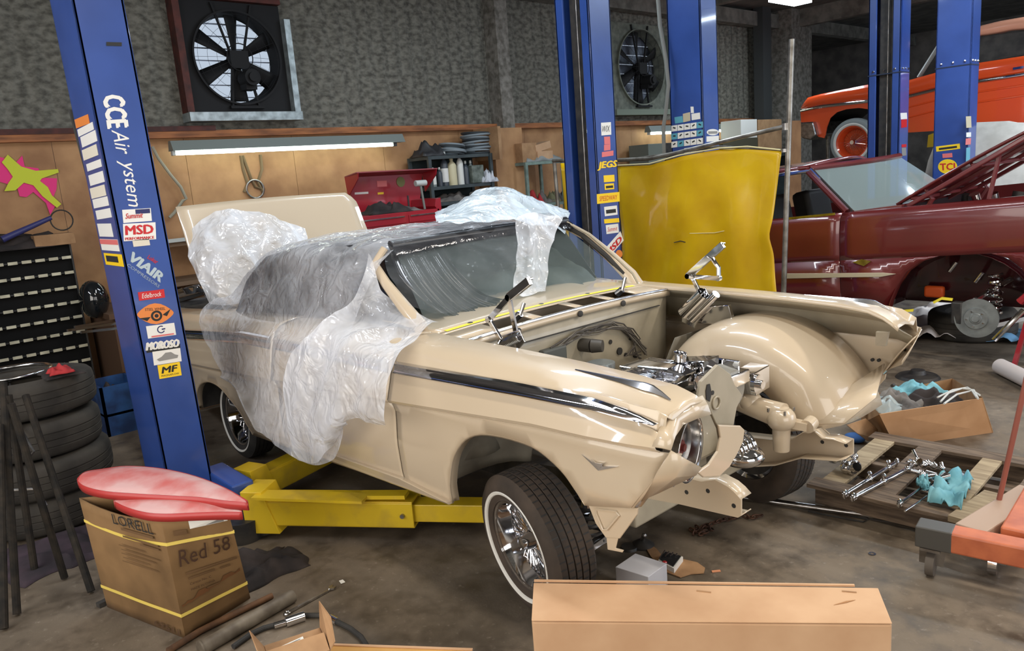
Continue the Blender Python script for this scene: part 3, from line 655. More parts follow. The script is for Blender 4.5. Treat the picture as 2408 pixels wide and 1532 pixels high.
for sgn in (-1, 1):
    far = sgn > 0
    mb = side_upper(-.725, .715 if not far else .755, sgn, 44).merge(panel_low(fout, sgn)).merge(arch_lip(ARCHF, sgn))
    # front edge return and brow
    e = [(x, sgn * ylow(x, z), z) for x, z in ((.757, .935), (.70, .86), (.65, .79), (.60, .722))]
    mb.grid([e, [V(p) + V((-.01, -sgn * .06, -.02)) for p in e]])
    fd = obj('front_fender', mb, cream, car, smooth=32, solid=.005)
    mb = side_upper(-1.93, -.735, sgn, 24).merge(panel_low(dout, sgn)); dr = obj('door', mb, cream, car, smooth=32, solid=.005)
    mb = side_upper(-4.42, -1.94, sgn, 50).merge(panel_low(qout, sgn)).merge(arch_lip(ARCHR, sgn)); qd = obj('quarter_panel', mb, cream, car, smooth=32, solid=.005)
    # rocker moulding
    obj('rocker_moulding', MB().prism([V((-2.42, sgn * .955, .345)), V((-2.42, sgn * .967, .40)), V((-.74, sgn * .985, .487)), V((-.40, sgn * .975, .46)), V((-.40, sgn * .96, .444))][:], (0, -sgn * .03, 0)), cream, car, smooth=0, bevel=.004)
    # chrome spear along the shoulder
    for (xa, xb, nm) in ((-.70, .70, 'f'), (-1.90, -.75, 'd'), (-4.3, -1.96, 'q')):
        rows = []
        for i in range(25):
            x = xa + (xb - xa) * i / 24; zt2 = ip(Z2, x); hh = .05
            if nm == 'f': hh = ip([(-.7, .047), (0, .042), (.4, .036), (.6, .022), (.69, .004), (.7, .001)], x)
            if nm == 'q': hh = .068
            if nm == 'd': hh = .058
            zc = zt2 - .024; y = .958 + YF(x)
            rows.append([V((x, sgn * (y - .004), zc + hh * .55)), V((x, sgn * (y + .016), zc + hh * .48)), V((x, sgn * (y + .018), zc + hh * .30)), V((x, sgn * (y + .008), zc + hh * .18)), V((x, sgn * (y + .012), zc - hh * .30)), V((x, sgn * (y + .024), zc - hh * .42)), V((x, sgn * (y + .004), zc - hh * .58))])
        p = {'f': fd, 'd': dr, 'q': qd}[nm]
        obj('spear_trim', MB().grid(rows), chrome, p, smooth=60, label='chrome spear moulding')
    # lower front corner bracket with recess and hooked tab
    Bq = lambda y, *l: [V((p.x, sgn * abs(p.y), p.z)) for p in (at('y', -y, *k) for k in l)]
    mb = MB().prism(Bq(.945, (1381, 1184), (1398, 1190), (1499, 1196), (1497, 1212), (1456, 1268), (1424, 1266), (1400, 1232)), (0, -sgn * .010, 0))
    mb.prism(Bq(.94, (1425, 1262), (1453, 1266), (1447, 1290), (1466, 1295), (1463, 1301), (1428, 1294)), (0, -sgn * .006, 0))
    bk = obj('bumper_bracket', mb, cream, fd, smooth=0, bevel=.003)
    obj('recess', MB().tube(Bq(.948, (1402, 1198), (1450, 1204), (1456, 1212), (1428, 1246), (1418, 1246), (1402, 1208)), .004, 6, True), cream, bk)
    # front valance return under the headlight
    fm = lambda p: V((p.x, -sgn * p.y, p.z)) if sgn > 0 else V(p)
    A = lambda yy, x, y: (lambda p: V((p.x, sgn * abs(p.y), p.z)))(at('y', -yy, x, y))
    rows = [[A(.955, 1578, 1060), A(.88, 1612, 1080), A(.78, 1650, 1100)], [A(.95, 1545, 1112), A(.89, 1590, 1122), A(.80, 1636, 1118)], [A(.93, 1508, 1180), A(.92, 1525, 1170), A(.90, 1548, 1160)]]
    obj('front_valance', MB().grid(rows), cream, fd, smooth=15, solid=.004)
    # V emblem
    if True:
        P = lambda x, z, d=.0: V((x, sgn * (ylow(x, z) + .003 + d), z))
        mb = MB().prism([P(.405, .862), P(.478, .838), P(.478, .822)], (0, sgn * .006, 0)).prism([P(.478, .838), P(.555, .852), P(.478, .822)], (0, sgn * .006, 0))
        mb.prism([P(.452, .856, .006), P(.470, .848, .006), P(.495, .850, .006), P(.508, .858, .006), P(.485, .832, .006)], (0, sgn * .005, 0))
        obj('emblem', mb, chrome, fd, smooth=0, label='chrome V shaped emblem')
    # fender top ornament
    zt = ip(ZT, .45)
    rows = []
    for i in range(13):
        q = i / 12; x = .26 + .41 * q; wd = .003 + .013 * (math.sin(math.pi * min(1, q * .62 + .02)) ** 1.2) * (1 if q < .8 else (1 - q) / .2); hh = ip([(0, .002), (.55, .010), (.8, .022), (1, .003)], q)
        z = ip(ZT, x) + .003; yy = sgn * (.825 + .0 * q)
        rows.append([V((x, yy - wd, z)), V((x, yy - wd * .3, z + hh)), V((x, yy + wd * .3, z + hh)), V((x, yy + wd, z))])
    obj('fender_ornament', MB().grid(rows), chromes, fd, smooth=20, label='chrome arrow ornament')
    # inner wheelhouse
    cx, cz = .055, .44
    rows = []
    prof = [(.93, .545, 0), (.80, .55, 0), (.70, .55, 0), (.62, .54, 0), (.555, .515, 0), (.51, .47, 1), (.49, .40, 1), (.482, .30, 1)]
    for j in range(33):
        th = math.radians((13 if far else 48) + (177 if far else 125) * j / 32); row = []
        for y, R, inn in prof:
            rx = R * ip([(-24, 1.05), (0, 1.03), (60, 1.0), (120, 1.0), (190, .98)], math.degrees(th))
            if inn:
                rx = max(rx, ip([(13, .20), (75, .22), (98, .28), (118, .42), (190, .46)], math.degrees(th)))
            row.append(V((cx + rx * math.cos(th), sgn * y, cz + rx * math.sin(th))))
        rows.append(row)
    obj('wheelhouse', MB().grid(rows), creamsh if not far else cream, car, smooth=70, solid=.006)
    # rear tub
    rows = []
    for j in range(17):
        th = math.radians(180 * j / 16)
        rows.append([V((-2.92 + .46 * math.cos(th), sgn * .93, .32 + .36 * math.sin(th))), V((-2.92 + .46 * math.cos(th), sgn * .62, .32 + .40 * math.sin(th)))])
    obj('rear_wheelhouse', MB().grid(rows).prism([r[1] for r in rows], (0, sgn * .01, 0)), darkin, car)
    # splash panel that closes the front wheel well at the rear, as seen through the arch
    obj('splash_panel', MB().grid([[V((-.46 + .03 * math.sin(k), sgn * (.60 + .06 * k), .58)) for k in range(6)], [V((-.46 + .03 * math.sin(k), sgn * (.60 + .06 * k), .66)) for k in range(6)], [V((-.36, sgn * (.60 + .06 * k), .86)) for k in range(6)]]), creamsh, car, solid=.005)
    # headlight bucket with chrome bowl (only the near one is fitted)
    if not far:
        hx, hy, hz = .665, -.775, .885
        ax_ = V((1, .25, -.05)).normalized()
        b_ = MB().lathe([(.112, .035), (.108, .02), (.104, -.02), (.075, -.05), (.060, -.055), (.055, -.02), (.030, -.015), (.026, -.03)], (hx, hy, hz), ax_, 40)
        hb = obj('headlight_bucket', b_, chromed, car)
        obj('retaining_ring', MB().torus(V((hx, hy, hz)) + ax_ * .03, .105, .005, ax_, 40), chrome, hb)
        obj('bulb_socket', MB().cyl(V((hx, hy, hz)) - ax_ * .04, V((hx, hy, hz)) + ax_ * .005, .03, .024, 20).cyl(V((hx, hy, hz)) + ax_ * .005, V((hx, hy, hz)) + ax_ * .015, .013, n=12), mat('socket_red', sr(110, 50, 44), .4, .4), hb)
        mb = MB().prism([V((hx - .03, -.90, .99)), V((hx - .03, -.64, 1.0)), V((hx - .03, -.64, .80)), V((hx - .03, -.78, .74)), V((hx - .03, -.90, .80))], (-.004, 0, 0))
        obj('headlight_panel', mb, chromed, car, smooth=0)
        # brow that overhangs the lamp
        br = [at('y', -.72, 1672, 975), at('y', -.76, 1640, 985), at('y', -.82, 1606, 999), at('y', -.92, 1588, 1028), at('y', -.955, 1578, 1060)]
        up = [V((.700, -.70, 1.046)), V((.700, -.78, 1.047)), V((.700, -.872, 1.030)), V((.700, -.926, 1.0)), V((.705, -.972, .955))]
        obj('headlight_brow', MB().grid([up, [(p + q) / 2 + V((.004, -.002, .003)) for p, q in zip(up, br)], br]), cream, fd, smooth=60, solid=.006)
    else:
        obj('nose_bracket', MB().prism([V((.66, .70, .98)), V((.70, .74, .975)), V((.68, .76, .90)), V((.65, .72, .91))], (0, .02, 0)), creamin, fd, smooth=0, bevel=.003)
# far fender: inner skin with two holes, hood gutter
mb = MB().grid([[V((x, .722, ip(ZT, x) - .012)), V((x, .80, ip(ZT, x) - .05)), V((x, .90, ip(ZT, x) - .09)), V((x, .945 + YF(x), .90 if x < .7 else .88))] for x in [-.70 + 1.44 * i / 20 for i in range(21)]])
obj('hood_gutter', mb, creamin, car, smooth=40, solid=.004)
# ---------------- front inner fender skirts down to the tip
for sgn in (-1, 1):
    if sgn < 0: continue
    P = [V((.62, sgn * .90, .78)), V((.70, sgn * .62, .70)), V((.62, sgn * .49, .60)), V((.45, sgn * .49, .56)), V((.36, sgn * .52, .60)), V((.50, sgn * .60, .66)), V((.58, sgn * .80, .70))]
    obj('splash_apron', MB().add([P[0], P[1], P[2], P[3], P[4], P[5], P[6]], [(0, 1, 5, 6), (1, 2, 5), (2, 3, 5), (3, 4, 5)]), cream if sgn > 0 else creamin, car, smooth=60, solid=.006)
# ---------------- cowl and firewall
FX = -.70
def cowl_pt(x, y): return V((x, y, ip([(-1.0, 1.135), (-.80, 1.118), (-.66, 1.105), (-.48, 1.09)], x) + .02 * (1 - (y / .75) ** 2)))
mb = MB()
xs = [-1.12, -.98, -.86, -.76, -.69]; ysn = [-.74 + 1.48 * i / 24 for i in range(25)]
mb.grid([[cowl_pt(x, y) for y in ysn] for x in xs])
cw = obj('cowl', mb, cream, car, smooth=60, solid=.005)
# front strip with five openings (plenum)
mb = MB(); op = [(-.50, -.28), (-.22, .02), (.07, .27), (.32, .50)]
x0, x1, x2, x3 = -.69, -.655, -.525, -.49
yb = [-.74] + [v for o in op for v in o] + [.74]
mb.grid([[cowl_pt(x, y) for y in ysn] for x in (x0, x1)]); mb.grid([[cowl_pt(x, y) for y in ysn] for x in (x2, x3)])
for i in range(0, len(yb), 2):
    a, b = yb[i], yb[i + 1]; mb.grid([[cowl_pt(x, a + (b - a) * k / 4) for k in range(5)] for x in (x1, x2)])
mb.grid([[cowl_pt(x3, y) for y in ysn], [cowl_pt(x3, y) - V((0, 0, .03)) for y in ysn]])
obj('cowl_plenum', mb, cream, car, smooth=60, solid=.005)
obj('plenum_floor', MB().box((-.60, 0, 1.02), (.22, 1.3, .004)), darkin, car, smooth=0)
obj('masking_tape', MB().grid([[cowl_pt(x, y) + V((0, 0, .004)) for y in ysn[1:-1]] for x in (-.705, -.680)]), mat('yellow_tape', sr(240, 222, 60), .7), cw, smooth=60)
obj('cable_channel', MB().tube([cowl_pt(-.495, y) + V((.006, 0, .006)) for y in ysn], .006, 6), chromed, cw)
for y, h in ((-.33, .045), (.42, .06)):
    p = cowl_pt(-.60, y); obj('wiper_pivot', MB().cyl(p, p + V((.03, .01, .025)), .018, n=14).cyl(p + V((.03, .01, .02)), p + V((.04, .03, h + .03)), .009, n=8), chromed, cw)
for y in (-.52, -.05, .30, .60):
    p = cowl_pt(-.705, y); obj('clip', MB().sphere(p, .012, 10, (1.2, 1.6, .6)), blackr, cw)
for y in (-.42, .0, .33):
    p = cowl_pt(-.49, y); obj('clip', MB().sphere(p - V((-.008, 0, .02)), .012, 10, (.8, 1.6, 1.4)), blackr, cw)
ysf = [-.72 + 1.44 * i / 20 for i in range(21)]
fz = (1.085, .98, .86, .74, .62, .52)
fwm = MB().grid([[V((-.50 - .02 * math.sin(max(0, (1.085 - z)) * 3) - (.06 if z < .7 else 0), y, z + (.02 * (1 - (y / .75) ** 2) if z > 1 else 0))) for y in ysf] for z in fz])
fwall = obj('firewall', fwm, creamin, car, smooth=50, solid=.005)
FWX = -.515
for y, z, r in ((.13, .90, .022), (.24, .895, .012), (.31, .83, .020), (.20, .775, .03), (.40, .88, .009), (.36, .80, .010), (-.45, .93, .006), (-.44, .90, .008), (-.45, .885, .008), (.44, .78, .016), (.52, .80, .008)):
    obj('hole', MB().cyl((FWX - .004, y, z), (FWX + .012, y, z), r, n=18), blackr, fwall)
obj('heater_motor', MB().cyl((FWX, .02, .925), (FWX + .07, .03, .925), .034, n=24).cyl((FWX + .07, .03, .925), (FWX + .12, .055, .925), .036, .03, 24), mat('motor_grey', sr(70, 66, 60), .5), fwall)
obj('heater_box', MB().box((FWX + .02, -.20, .88), (.05, .16, .16)), mat('heater_plate', sr(78, 80, 76), .6), fwall, smooth=0, bevel=.01)
random.seed(3)
wm_ = mat('wiring', sr(70, 64, 58), .6)
for k in range(7):
    z = .985 + random.uniform(-.012, .012); y0 = -.22
    pts = [V((FWX + .02 + random.uniform(0, .02), y0 + q * .09, z - .05 * max(0, 1 - q / 2) + .018 * math.sin(q * 1.2 + k) - (max(0, q - 5) ** 1.6) * .035)) for q in range(0, 9)]
    obj('wiring_harness', MB().tube(pts, .0042, 6), wm_ if k % 2 else mat('wire_grey', sr(110, 104, 94), .6), fwall)
for k in range(4):
    pts = [V((FWX + .02, .25, .99)), V((FWX + .04, .33 + k * .02, .94)), V((FWX + .03, .40 + .02 * k, .87)), V((FWX + .03, .42 - .03 * k, .80)), V((FWX + .03, .46, .74 + .02 * k))]
    obj('wiring_harness', MB().tube(pts, .004, 6), wm_, fwall)
t1 = mat('tag_red', sr(206, 70, 72), .7); t2 = mat('tag_peach', sr(222, 172, 150), .7)
obj('paper_tag', MB().prism([V((FWX + .12, -.19, .80)), V((FWX + .12, -.09, .805)), V((FWX + .10, -.08, .845)), V((FWX + .10, -.17, .85))], (.002, 0, .002)), t1, fwall, smooth=0, label='red paper tag')
obj('paper_tag', MB().prism([V((FWX + .13, -.10, .79)), V((FWX + .13, -.05, .80)), V((FWX + .11, -.04, .84)), V((FWX + .11, -.07, .85)), V((FWX + .11, -.10, .83))], (.002, 0, .002)), t2, fwall, smooth=0, label='peach paper tag')
# ---------------- chrome hood hinges
def hinge(sgn, pts):
    J = {k: V(p) for k, p in pts.items()}
    h = obj('hood_hinge', MB().beam(J['a'], J['b'], .022, .012, (0, 1, 0)), chrome, car, smooth=0, bevel=.002, label='chrome hood hinge')
    def link(a, b, w=.024): obj('link', MB().beam(J[a], J[b], w, .010, (0, 1, 0)).cyl(J[a] - V((0, .012, 0)), J[a] + V((0, .012, 0)), .014, n=14).cyl(J[b] - V((0, .012, 0)), J[b] + V((0, .012, 0)), .014, n=14), chrome, h, smooth=30)
    link('b', 'c'); link('c', 'd'); obj('hood_plate', MB().beam(J['c'], J['e'], .036, .020, (0, 1, 0)).beam(J['c'] + V((.0, .012, .01)), J['e'] + V((0, .012, .008)), .008, .02, (0, 1, 0)), chrome, h, smooth=0, bevel=.002)
    obj('spring', MB().tube([J['f'] + (J['g'] - J['f']) * (i / 96) + V((0, .02 * math.cos(i * .9), .02 * math.sin(i * .9))) for i in range(97)], .0045, 6), chrome, h)
    obj('side_plate', MB().prism([J['f'] + V((-.03, 0, -.03)), J['f'] + V((-.02, 0, .03)), J['g'] + V((0, 0, .03)), J['g'] + V((.03, 0, -.02)), J['f'] + V((.05, 0, -.06))], (0, -sgn * .006, 0)), chrome, h, smooth=0, bevel=.002)
yn = -.60
A = lambda x, y, yy: at('y', yy, x, y)
hinge(-1, dict(a=A(1178, 800, yn), b=A(1150, 752, yn), c=A(1197, 700, yn), d=A(1218, 806, yn + .03), e=A(1246, 660, yn), f=A(1178, 812, yn), g=A(1222, 792, yn)))
yf = .68
hinge(1, dict(a=A(1646, 690, yf), b=A(1628, 652, yf), c=A(1618, 650, yf), d=A(1690, 655, yf), e=A(1700, 576, yf), f=A(1615, 745, yf), g=A(1660, 690, yf)))
p = [A(1690, 655, yf), A(1690, 630, yf), A(1675, 608, yf)]
obj('curved_link', MB().tube(p + [A(1665, 602, yf)], .012, 8), chrome, car)
q = [A(x, y, .70) for x, y in ((1640, 722), (1712, 718), (1722, 755), (1705, 764), (1630, 760))]
obj('hinge_bracket', MB().prism(q, (0, .03, 0)), chrome, car, smooth=0, bevel=.004)
obj('spring_tube', MB().cyl(A(1608, 738, .66), A(1655, 690, .66), .036, n=24, cap=False).cyl(A(1625, 752, .67), A(1684, 692, .67), .022, n=16), chrome, car)
# ---------------- radiator support (only the near side baffle and lower bar stand)
RX = .60
q = [at('x', RX, *k) for k in ((1640, 945), (1648, 898), (1688, 858), (1718, 880), (1728, 905), (1746, 930), (1733, 960), (1726, 1000), (1712, 1040), (1698, 1060), (1690, 1010), (1668, 960))]
rs = obj('radiator_baffle', MB().prism(q, (-.012, 0, 0)), creamin, car, smooth=0, bevel=.003)
for x, y, r in ((1666, 930, .012), (1675, 924, .008)):
    p = at('x', RX, x, y); obj('hole', MB().cyl(p + V((-.01, 0, 0)), p + V((.003, 0, 0)), r, n=14), blackr, rs)
p = at('x', RX, 1668, 925); obj('slot', MB().prism([at('x', RX + .001, *k) for k in ((1662, 905), (1668, 903), (1672, 925), (1668, 945), (1660, 940), (1659, 920))], (.003, 0, 0)), blackr, rs)
obj('ring_hole', MB().torus(at('x', RX + .004, 1685, 948), .022, .004, (1, 0, 0), 24), creamin, rs)
q = [at('x', RX + .03, *k) for k in ((1690, 1000), (1742, 1002), (1752, 1012), (1748, 1040), (1735, 1068), (1716, 1100), (1692, 1122), (1655, 1124), (1640, 1112), (1668, 1092), (1688, 1062), (1695, 1030))]
obj('lower_tie_bar', MB().prism(q, (-.010, 0, 0)), cream, car, smooth=0, bevel=.004)
# ---------------- frame rails with horns
for sgn in (-1, 1):
    if sgn < 0:
        yo = -.42; top = [(1520, 1148), (1565, 1135), (1610, 1124), (1650, 1134), (1682, 1130), (1712, 1146), (1728, 1160), (1742, 1176)]; bot = [(1742, 1213), (1735, 1217), (1660, 1200), (1600, 1186), (1520, 1172)]
    else:
        yo = .50; top = [(1690, 1008), (1760, 1018), (1830, 1026), (1880, 1024), (1905, 1008), (1932, 1006), (1950, 1022), (1975, 1024), (2006, 1034)]; bot = [(2006, 1068), (1985, 1074), (1900, 1068), (1840, 1085), (1760, 1090), (1690, 1080)]
    T_ = [at('y', yo, *k) for k in top]; B_ = [at('y', yo, *k) for k in bot]
    mb = MB()
    if sgn < 0: mb.prism(T_ + B_, (0, .006, 0)); mb.grid([T_, [p + V((0, .07, 0)) for p in T_]]); mb.grid([B_, [p + V((0, .07, 0)) for p in B_]])
    else:
        mb.prism([p + V((0, 0, 0)) for p in T_ + B_], (0, .006, 0)); mb.grid([T_, [p + V((0, -.07, 0)) for p in T_]]); mb.grid([B_, [p + V((0, -.07, 0)) for p in B_]])
    fr = obj('frame_rail', mb, cream, car, smooth=25, solid=.004)
    for k in (((1726, 1190), (1665, 1155), (1615, 1158)) if sgn < 0 else ((1990, 1048), (1934, 1040))):
        p = at('y', yo, *k); obj('hole', MB().cyl(p + V((0, -.002, 0)), p + V((0, .003, 0)), .009, n=12), blackr, fr)
    obj('side_rail', MB().beam((.1, sgn * .42, .47), (-.6, sgn * .30, .33), .08, .12).beam((-.6, sgn * .30, .33), (-2.4, sgn * .30, .30), .08, .12), blackm, car, smooth=0)
obj('cross_member', MB().box((.05, 0, .36), (.22, .84, .12)), creamin, car, smooth=0, bevel=.01)
obj('floor_pan', MB().box((-1.9, 0, .40), (2.4, 1.6, .02)), blackm, car, smooth=0)
# steering gear (cream) on the far rail
g = MB().cyl((.40, .34, .655), (.40, .34, .47), .044, .036, 24).cyl((.40, .34, .66), (.40, .34, .672), .035, n=20).cyl((.18, .35, .66), (.40, .35, .63), .045, .06, 20)
g.sphere((.24, .35, .67), .055, 16).cyl((.50, .38, .59), (.50, .43, .60), .032, n=20).sphere((.40, .34, .62), .066, 16, (1, 1, .9)).beam((.40, .36, .60), (.50, .39, .59), .05, .035)
sg = obj('steering_gear', g, cream, car, smooth=50)
obj('input_shaft', MB().cyl((.19, .35, .675), (.02, .38, .76), .012, n=10).cyl((.12, .36, .71), (.06, .37, .74), .02, n=12), chromed, sg)
obj('cap', MB().cyl((.25, .35, .72), (.25, .35, .745), .016, n=14), mat('cap_blue', sr(70, 130, 150), .5), sg)
for x, y in ((.36, .30), (.44, .30), (.36, .38), (.44, .38)): obj('bolt', MB().cyl((x, y, .655), (x, y, .672), .006, n=6), chromed, sg)
# ---------------- engine with chrome manifold
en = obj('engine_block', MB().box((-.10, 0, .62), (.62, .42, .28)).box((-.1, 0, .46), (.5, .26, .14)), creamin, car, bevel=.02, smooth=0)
def ribcover(c, yaw=0):
    mb = MB().box(c, (.44, .11, .07), rotm(0, 0, yaw))
    for k in range(5): mb.box(V(c) + V((0, -.04 + .02 * k, .038)), (.40, .006, .008))
    return mb
for s_ in (-1, 1): obj('valve_cover', ribcover((-.06, s_ * .215, .80)), chrome, en, bevel=.008, smooth=30)
mb = MB().box((-.06, 0, .80), (.34, .26, .06))
for k in range(4):
    for s_ in (-1, 1): mb.tube([V((-.18 + .085 * k, s_ * .03, .84)), V((-.18 + .085 * k, s_ * .09, .835)), V((-.19 + .09 * k, s_ * .16, .79))], .020, 8)
obj('intake_manifold', mb, chrome, en, smooth=30, bevel=.004)
obj('carburetor_pad', MB().box((-.10, 0, .855), (.14, .13, .035)).box((-.10, 0, .875), (.17, .15, .012)), chrome, en, bevel=.004, smooth=0)
obj('thermostat_neck', MB().cyl((.11, .05, .83), (.12, .06, .885), .030, .026, 18, cap=False).torus((.12, .06, .885), .027, .005, (.1, .1, 1), 20), chrome, en)
obj('water_pump', MB().box((.24, .12, .84), (.16, .20, .06)).box((.17, .22, .875), (.20, .012, .05)), chrome, en, bevel=.006, smooth=0)
obj('timing_cover', MB().cyl((.22, .12, .80), (.30, .12, .80), .10, .085, 24), mat('cover_grey', sr(150, 146, 136), .35, .3), en)
obj('distributor', MB().cyl((-.33, -.04, .78), (-.33, -.04, .87), .07, n=24).cyl((-.33, -.04, .87), (-.33, -.04, .875), .055, n=24), mat('alloy', sr(150, 154, 152), .35, .6), en)
random.seed(8)
for k in range(26):
    x = random.uniform(-.28, .28); y = random.uniform(-.26, .1); z = .83 + random.uniform(0, .035)
    mb = MB().cyl((x, y, z - .03), (x, y, z), .009, n=6) if k % 2 else MB().cyl((x, y, z - .01), (x + random.uniform(-.04, .04), y + random.uniform(-.04, .04), z + .01), .006, n=8)
    obj('bolt', mb, chrome, en)
mb = MB()
for k in range(5): mb.tube([V((-.22 + .1 * k, -.2, .85)), V((-.2 + .1 * k, -.23, .875)), V((-.16 + .1 * k, -.25, .85)), V((-.15 + .1 * k, -.22, .83))], .011, 8)
obj('fuel_fitting', mb, chrome, en)
w_ = lambda x, y, yy=.20: at('y', yy, x, y)
obj('rocker_box', MB().prism([w_(1612, 838), w_(1692, 836), w_(1690, 868), w_(1604, 864)], (0, -.12, 0)), chrome, en, smooth=0, bevel=.004)
obj('filler_neck', MB().cyl(w_(1600, 850, .02), w_(1600, 832, .02), .024, .026, 20, cap=False).torus(w_(1600, 831, .02), .026, .005, (.2, .1, 1), 20), chrome, en)
obj('runner_casting', MB().prism([w_(1470, 868, .0), w_(1530, 850, .0), w_(1600, 856, .0), w_(1640, 872, .0), w_(1620, 890, .0), w_(1520, 888, .0)], (0, -.10, 0)), chrome, en, smooth=0, bevel=.01)
# lower chrome parts between the rails
pc_ = at('y', .12, 1742, 1070); oc = MB().sphere(pc_, .085, 24, (1.25, 1.1, .62))
obj('oil_pan', oc, chrome, en)
mb = MB()
for k in range(4): mb.torus(pc_ + V((0, -.05 + .03 * k, .035)), .05 + .006 * k, .009, (.3, 1, .2), 24, 8)
obj('pulley', mb, chrome, en)
obj('motor_mount', MB().prism([V((.30, .28, .83)), V((.30, .42, .84)), V((.30, .42, .73)), V((.30, .30, .72))], (-.10, 0, 0)), chrome, car, smooth=0, bevel=.004)
obj('idler', MB().cyl((.31, .31, .775), (.29, .31, .775), .045, n=20).cyl((.33, .31, .775), (.29, .31, .775), .02, n=14), chrome, car)
obj('brake_line', MB().tube([V((.28, .25, .83)), V((.25, .3, .78)), V((.22, .33, .72)), V((.2, .35, .69))], .006, 8), blackr, car)
# suspension
for sgn in (-1, 1):
    mb = MB().cyl((-.02, sgn * .46, .42), (-.02, sgn * .46, .72), .05, n=20)
    obj('shock_tower', mb, blackm, car)
    obj('control_arm', MB().beam((.04, sgn * .40, .26), (0, sgn * .66, .20), .04, .03).beam((-.14, sgn * .40, .26), (0, sgn * .66, .20), .04, .03), chrome, car, smooth=0, bevel=.004)
    obj('coil_spring', MB().tube([V((-.02 + .06 * math.cos(i * .45), sgn * .50 + .06 * math.sin(i * .45), .24 + i * .0028)) for i in range(90)], .009, 6), blackm, car)
obj('tie_rod', MB().cyl((-.20, -.60, .235), (-.20, .60, .235), .010, n=8), chromed, car)
obj('hydraulic_fitting', MB().cyl((.03, -.57, .60), (.03, -.57, .42), .022, n=14).sphere((.03, -.57, .62), .03, 12).cyl((.03, -.57, .5), (.05, -.60, .5), .012, n=8), chrome, car)
# ---------------- wheels
def tiremat():
    m = mat('tire_tread', sr(76, 64, 54), .85, c2=sr(56, 48, 41), scale=8); return m
treadm = tiremat(); wallw = mat('whitewall', sr(232, 230, 222), .5)
def wheel(par, c, ax, R=.305, wd=.185, rim=.20, label=None, spokes=36, white_=True, tread=True):
    """ax: outward axle direction"""
    c, a = V(c), V(ax).normalized(); h = wd / 2; Rm = rim
    prof = [(Rm - .01, -h * .80), (Rm + .015, -h * .92), (Rm + (R - Rm) * .5, -h * 1.08), (R - .022, -h * .96), (R - .006, -h * .80)]
    g = [-.78, -.52, -.50, -.47, -.45, -.18, -.16, -.13, -.11, .11, .13, .16, .18, .45, .47, .50, .52, .78]
    for i, q in enumerate(g): prof.append((R - (.009 if q in (-.50, -.47, -.16, -.13, .13, .16, .47, .50) else 0) - .004 * abs(q) ** 2, q * h))
    prof += [(R - .006, h * .80), (R - .022, h * .96), (Rm + (R - Rm) * .5, h * 1.08), (Rm + .015, h * .92), (Rm - .01, h * .80)]
    ti = obj('wheel', MB().lathe(prof, c, a, 72), blackr if not tread else treadm, par, smooth=40, label=label)
    if tread:
        u = a.orthogonal().normalized(); v = a.cross(u); mb = MB()
        for row, (qa, qb) in enumerate(((-.80, -.52), (-.45, -.18), (-.10, .10), (.18, .45), (.52, .80))):
            for k in range(60):
                t = 2 * math.pi * (k + .5 * (row % 2)) / 60; d = u * math.cos(t) + v * math.sin(t); tg = -u * math.sin(t) + v * math.cos(t)
                ra = R + .001 - .004 * qa * qa; rb = R + .001 - .004 * qb * qb
                mb.add([c + d * ra + a * qa * h, c + d * rb + a * qb * h, c + d * rb + a * qb * h + tg * .006 + a * .0, c + d * ra + a * qa * h + tg * .006], [(0, 1, 2, 3)])
        sm = obj('tread_sipes', mb, blackr, ti, smooth=0)
        for qg in (-.485, -.145, .145, .485): obj('tread_groove', MB().lathe([(R - .0075, (qg - .025) * h), (R - .0075, (qg + .025) * h)], c, a, 72), blackm, ti)
    if white_:
        obj('whitewall', MB().lathe([(Rm + .034, h * .985), (Rm + .037, h * 1.05), (Rm + .048, h * 1.095), (Rm + .051, h * 1.06)], c, a, 72), wallw, ti)
    rm = MB().lathe([(Rm + .006, h * .93), (Rm + .008, h * .88), (Rm - .004, h * .84), (Rm - .012, h * .6), (Rm - .022, h * .1), (Rm - .035, -h * .2), (Rm - .04, -h * .5), (Rm - .012, -h * .8)], c, a, 72)
    obj('rim', rm, chrome, ti, smooth=50)
    hubp = c + a * (h * .25)
    hb = MB().lathe([(0, .05), (.022, .048), (.03, .03), (.035, 0), (.05, -.03), (.055, -.10), (0, -.10)], hubp, a, 28)
    obj('hub', hb, chrome, ti)
    mb = MB(); u = a.orthogonal().normalized(); v = a.cross(u)
    for k in range(spokes):
        t = 2 * math.pi * k / spokes; t2 = t + (.35 if k % 2 else -.35); d = u * math.cos(t) + v * math.sin(t); e = u * math.cos(t2) + v * math.sin(t2)
        mb.cyl(hubp + d * .04 - a * (.005 if k % 2 else .05), c + e * (Rm - .022) + a * h * (.15 if k % 2 else -.1), .0028, n=5, cap=False)
    obj('spokes', mb, chrome, ti)
    obj('backing_plate', MB().cyl(c - a * h * .5, c - a * h * .6, Rm - .03, n=32), blackm, ti)
    return ti
wheel(car, (-.105, -.745, .305), (-.20, -1, -.10), R=.305, wd=.20, rim=.190, spokes=72)
wheel(car, (-3.02, -.74, .285), (0, -1, 0), R=.285, wd=.18, rim=.185, tread=False)
wheel(car, (.03, .745, .305), (.12, 1, -.04), R=.305, wd=.19, rim=.190)
wheel(car, (-3.02, .74, .285), (0, 1, 0), R=.285, wd=.18, rim=.185, tread=False)
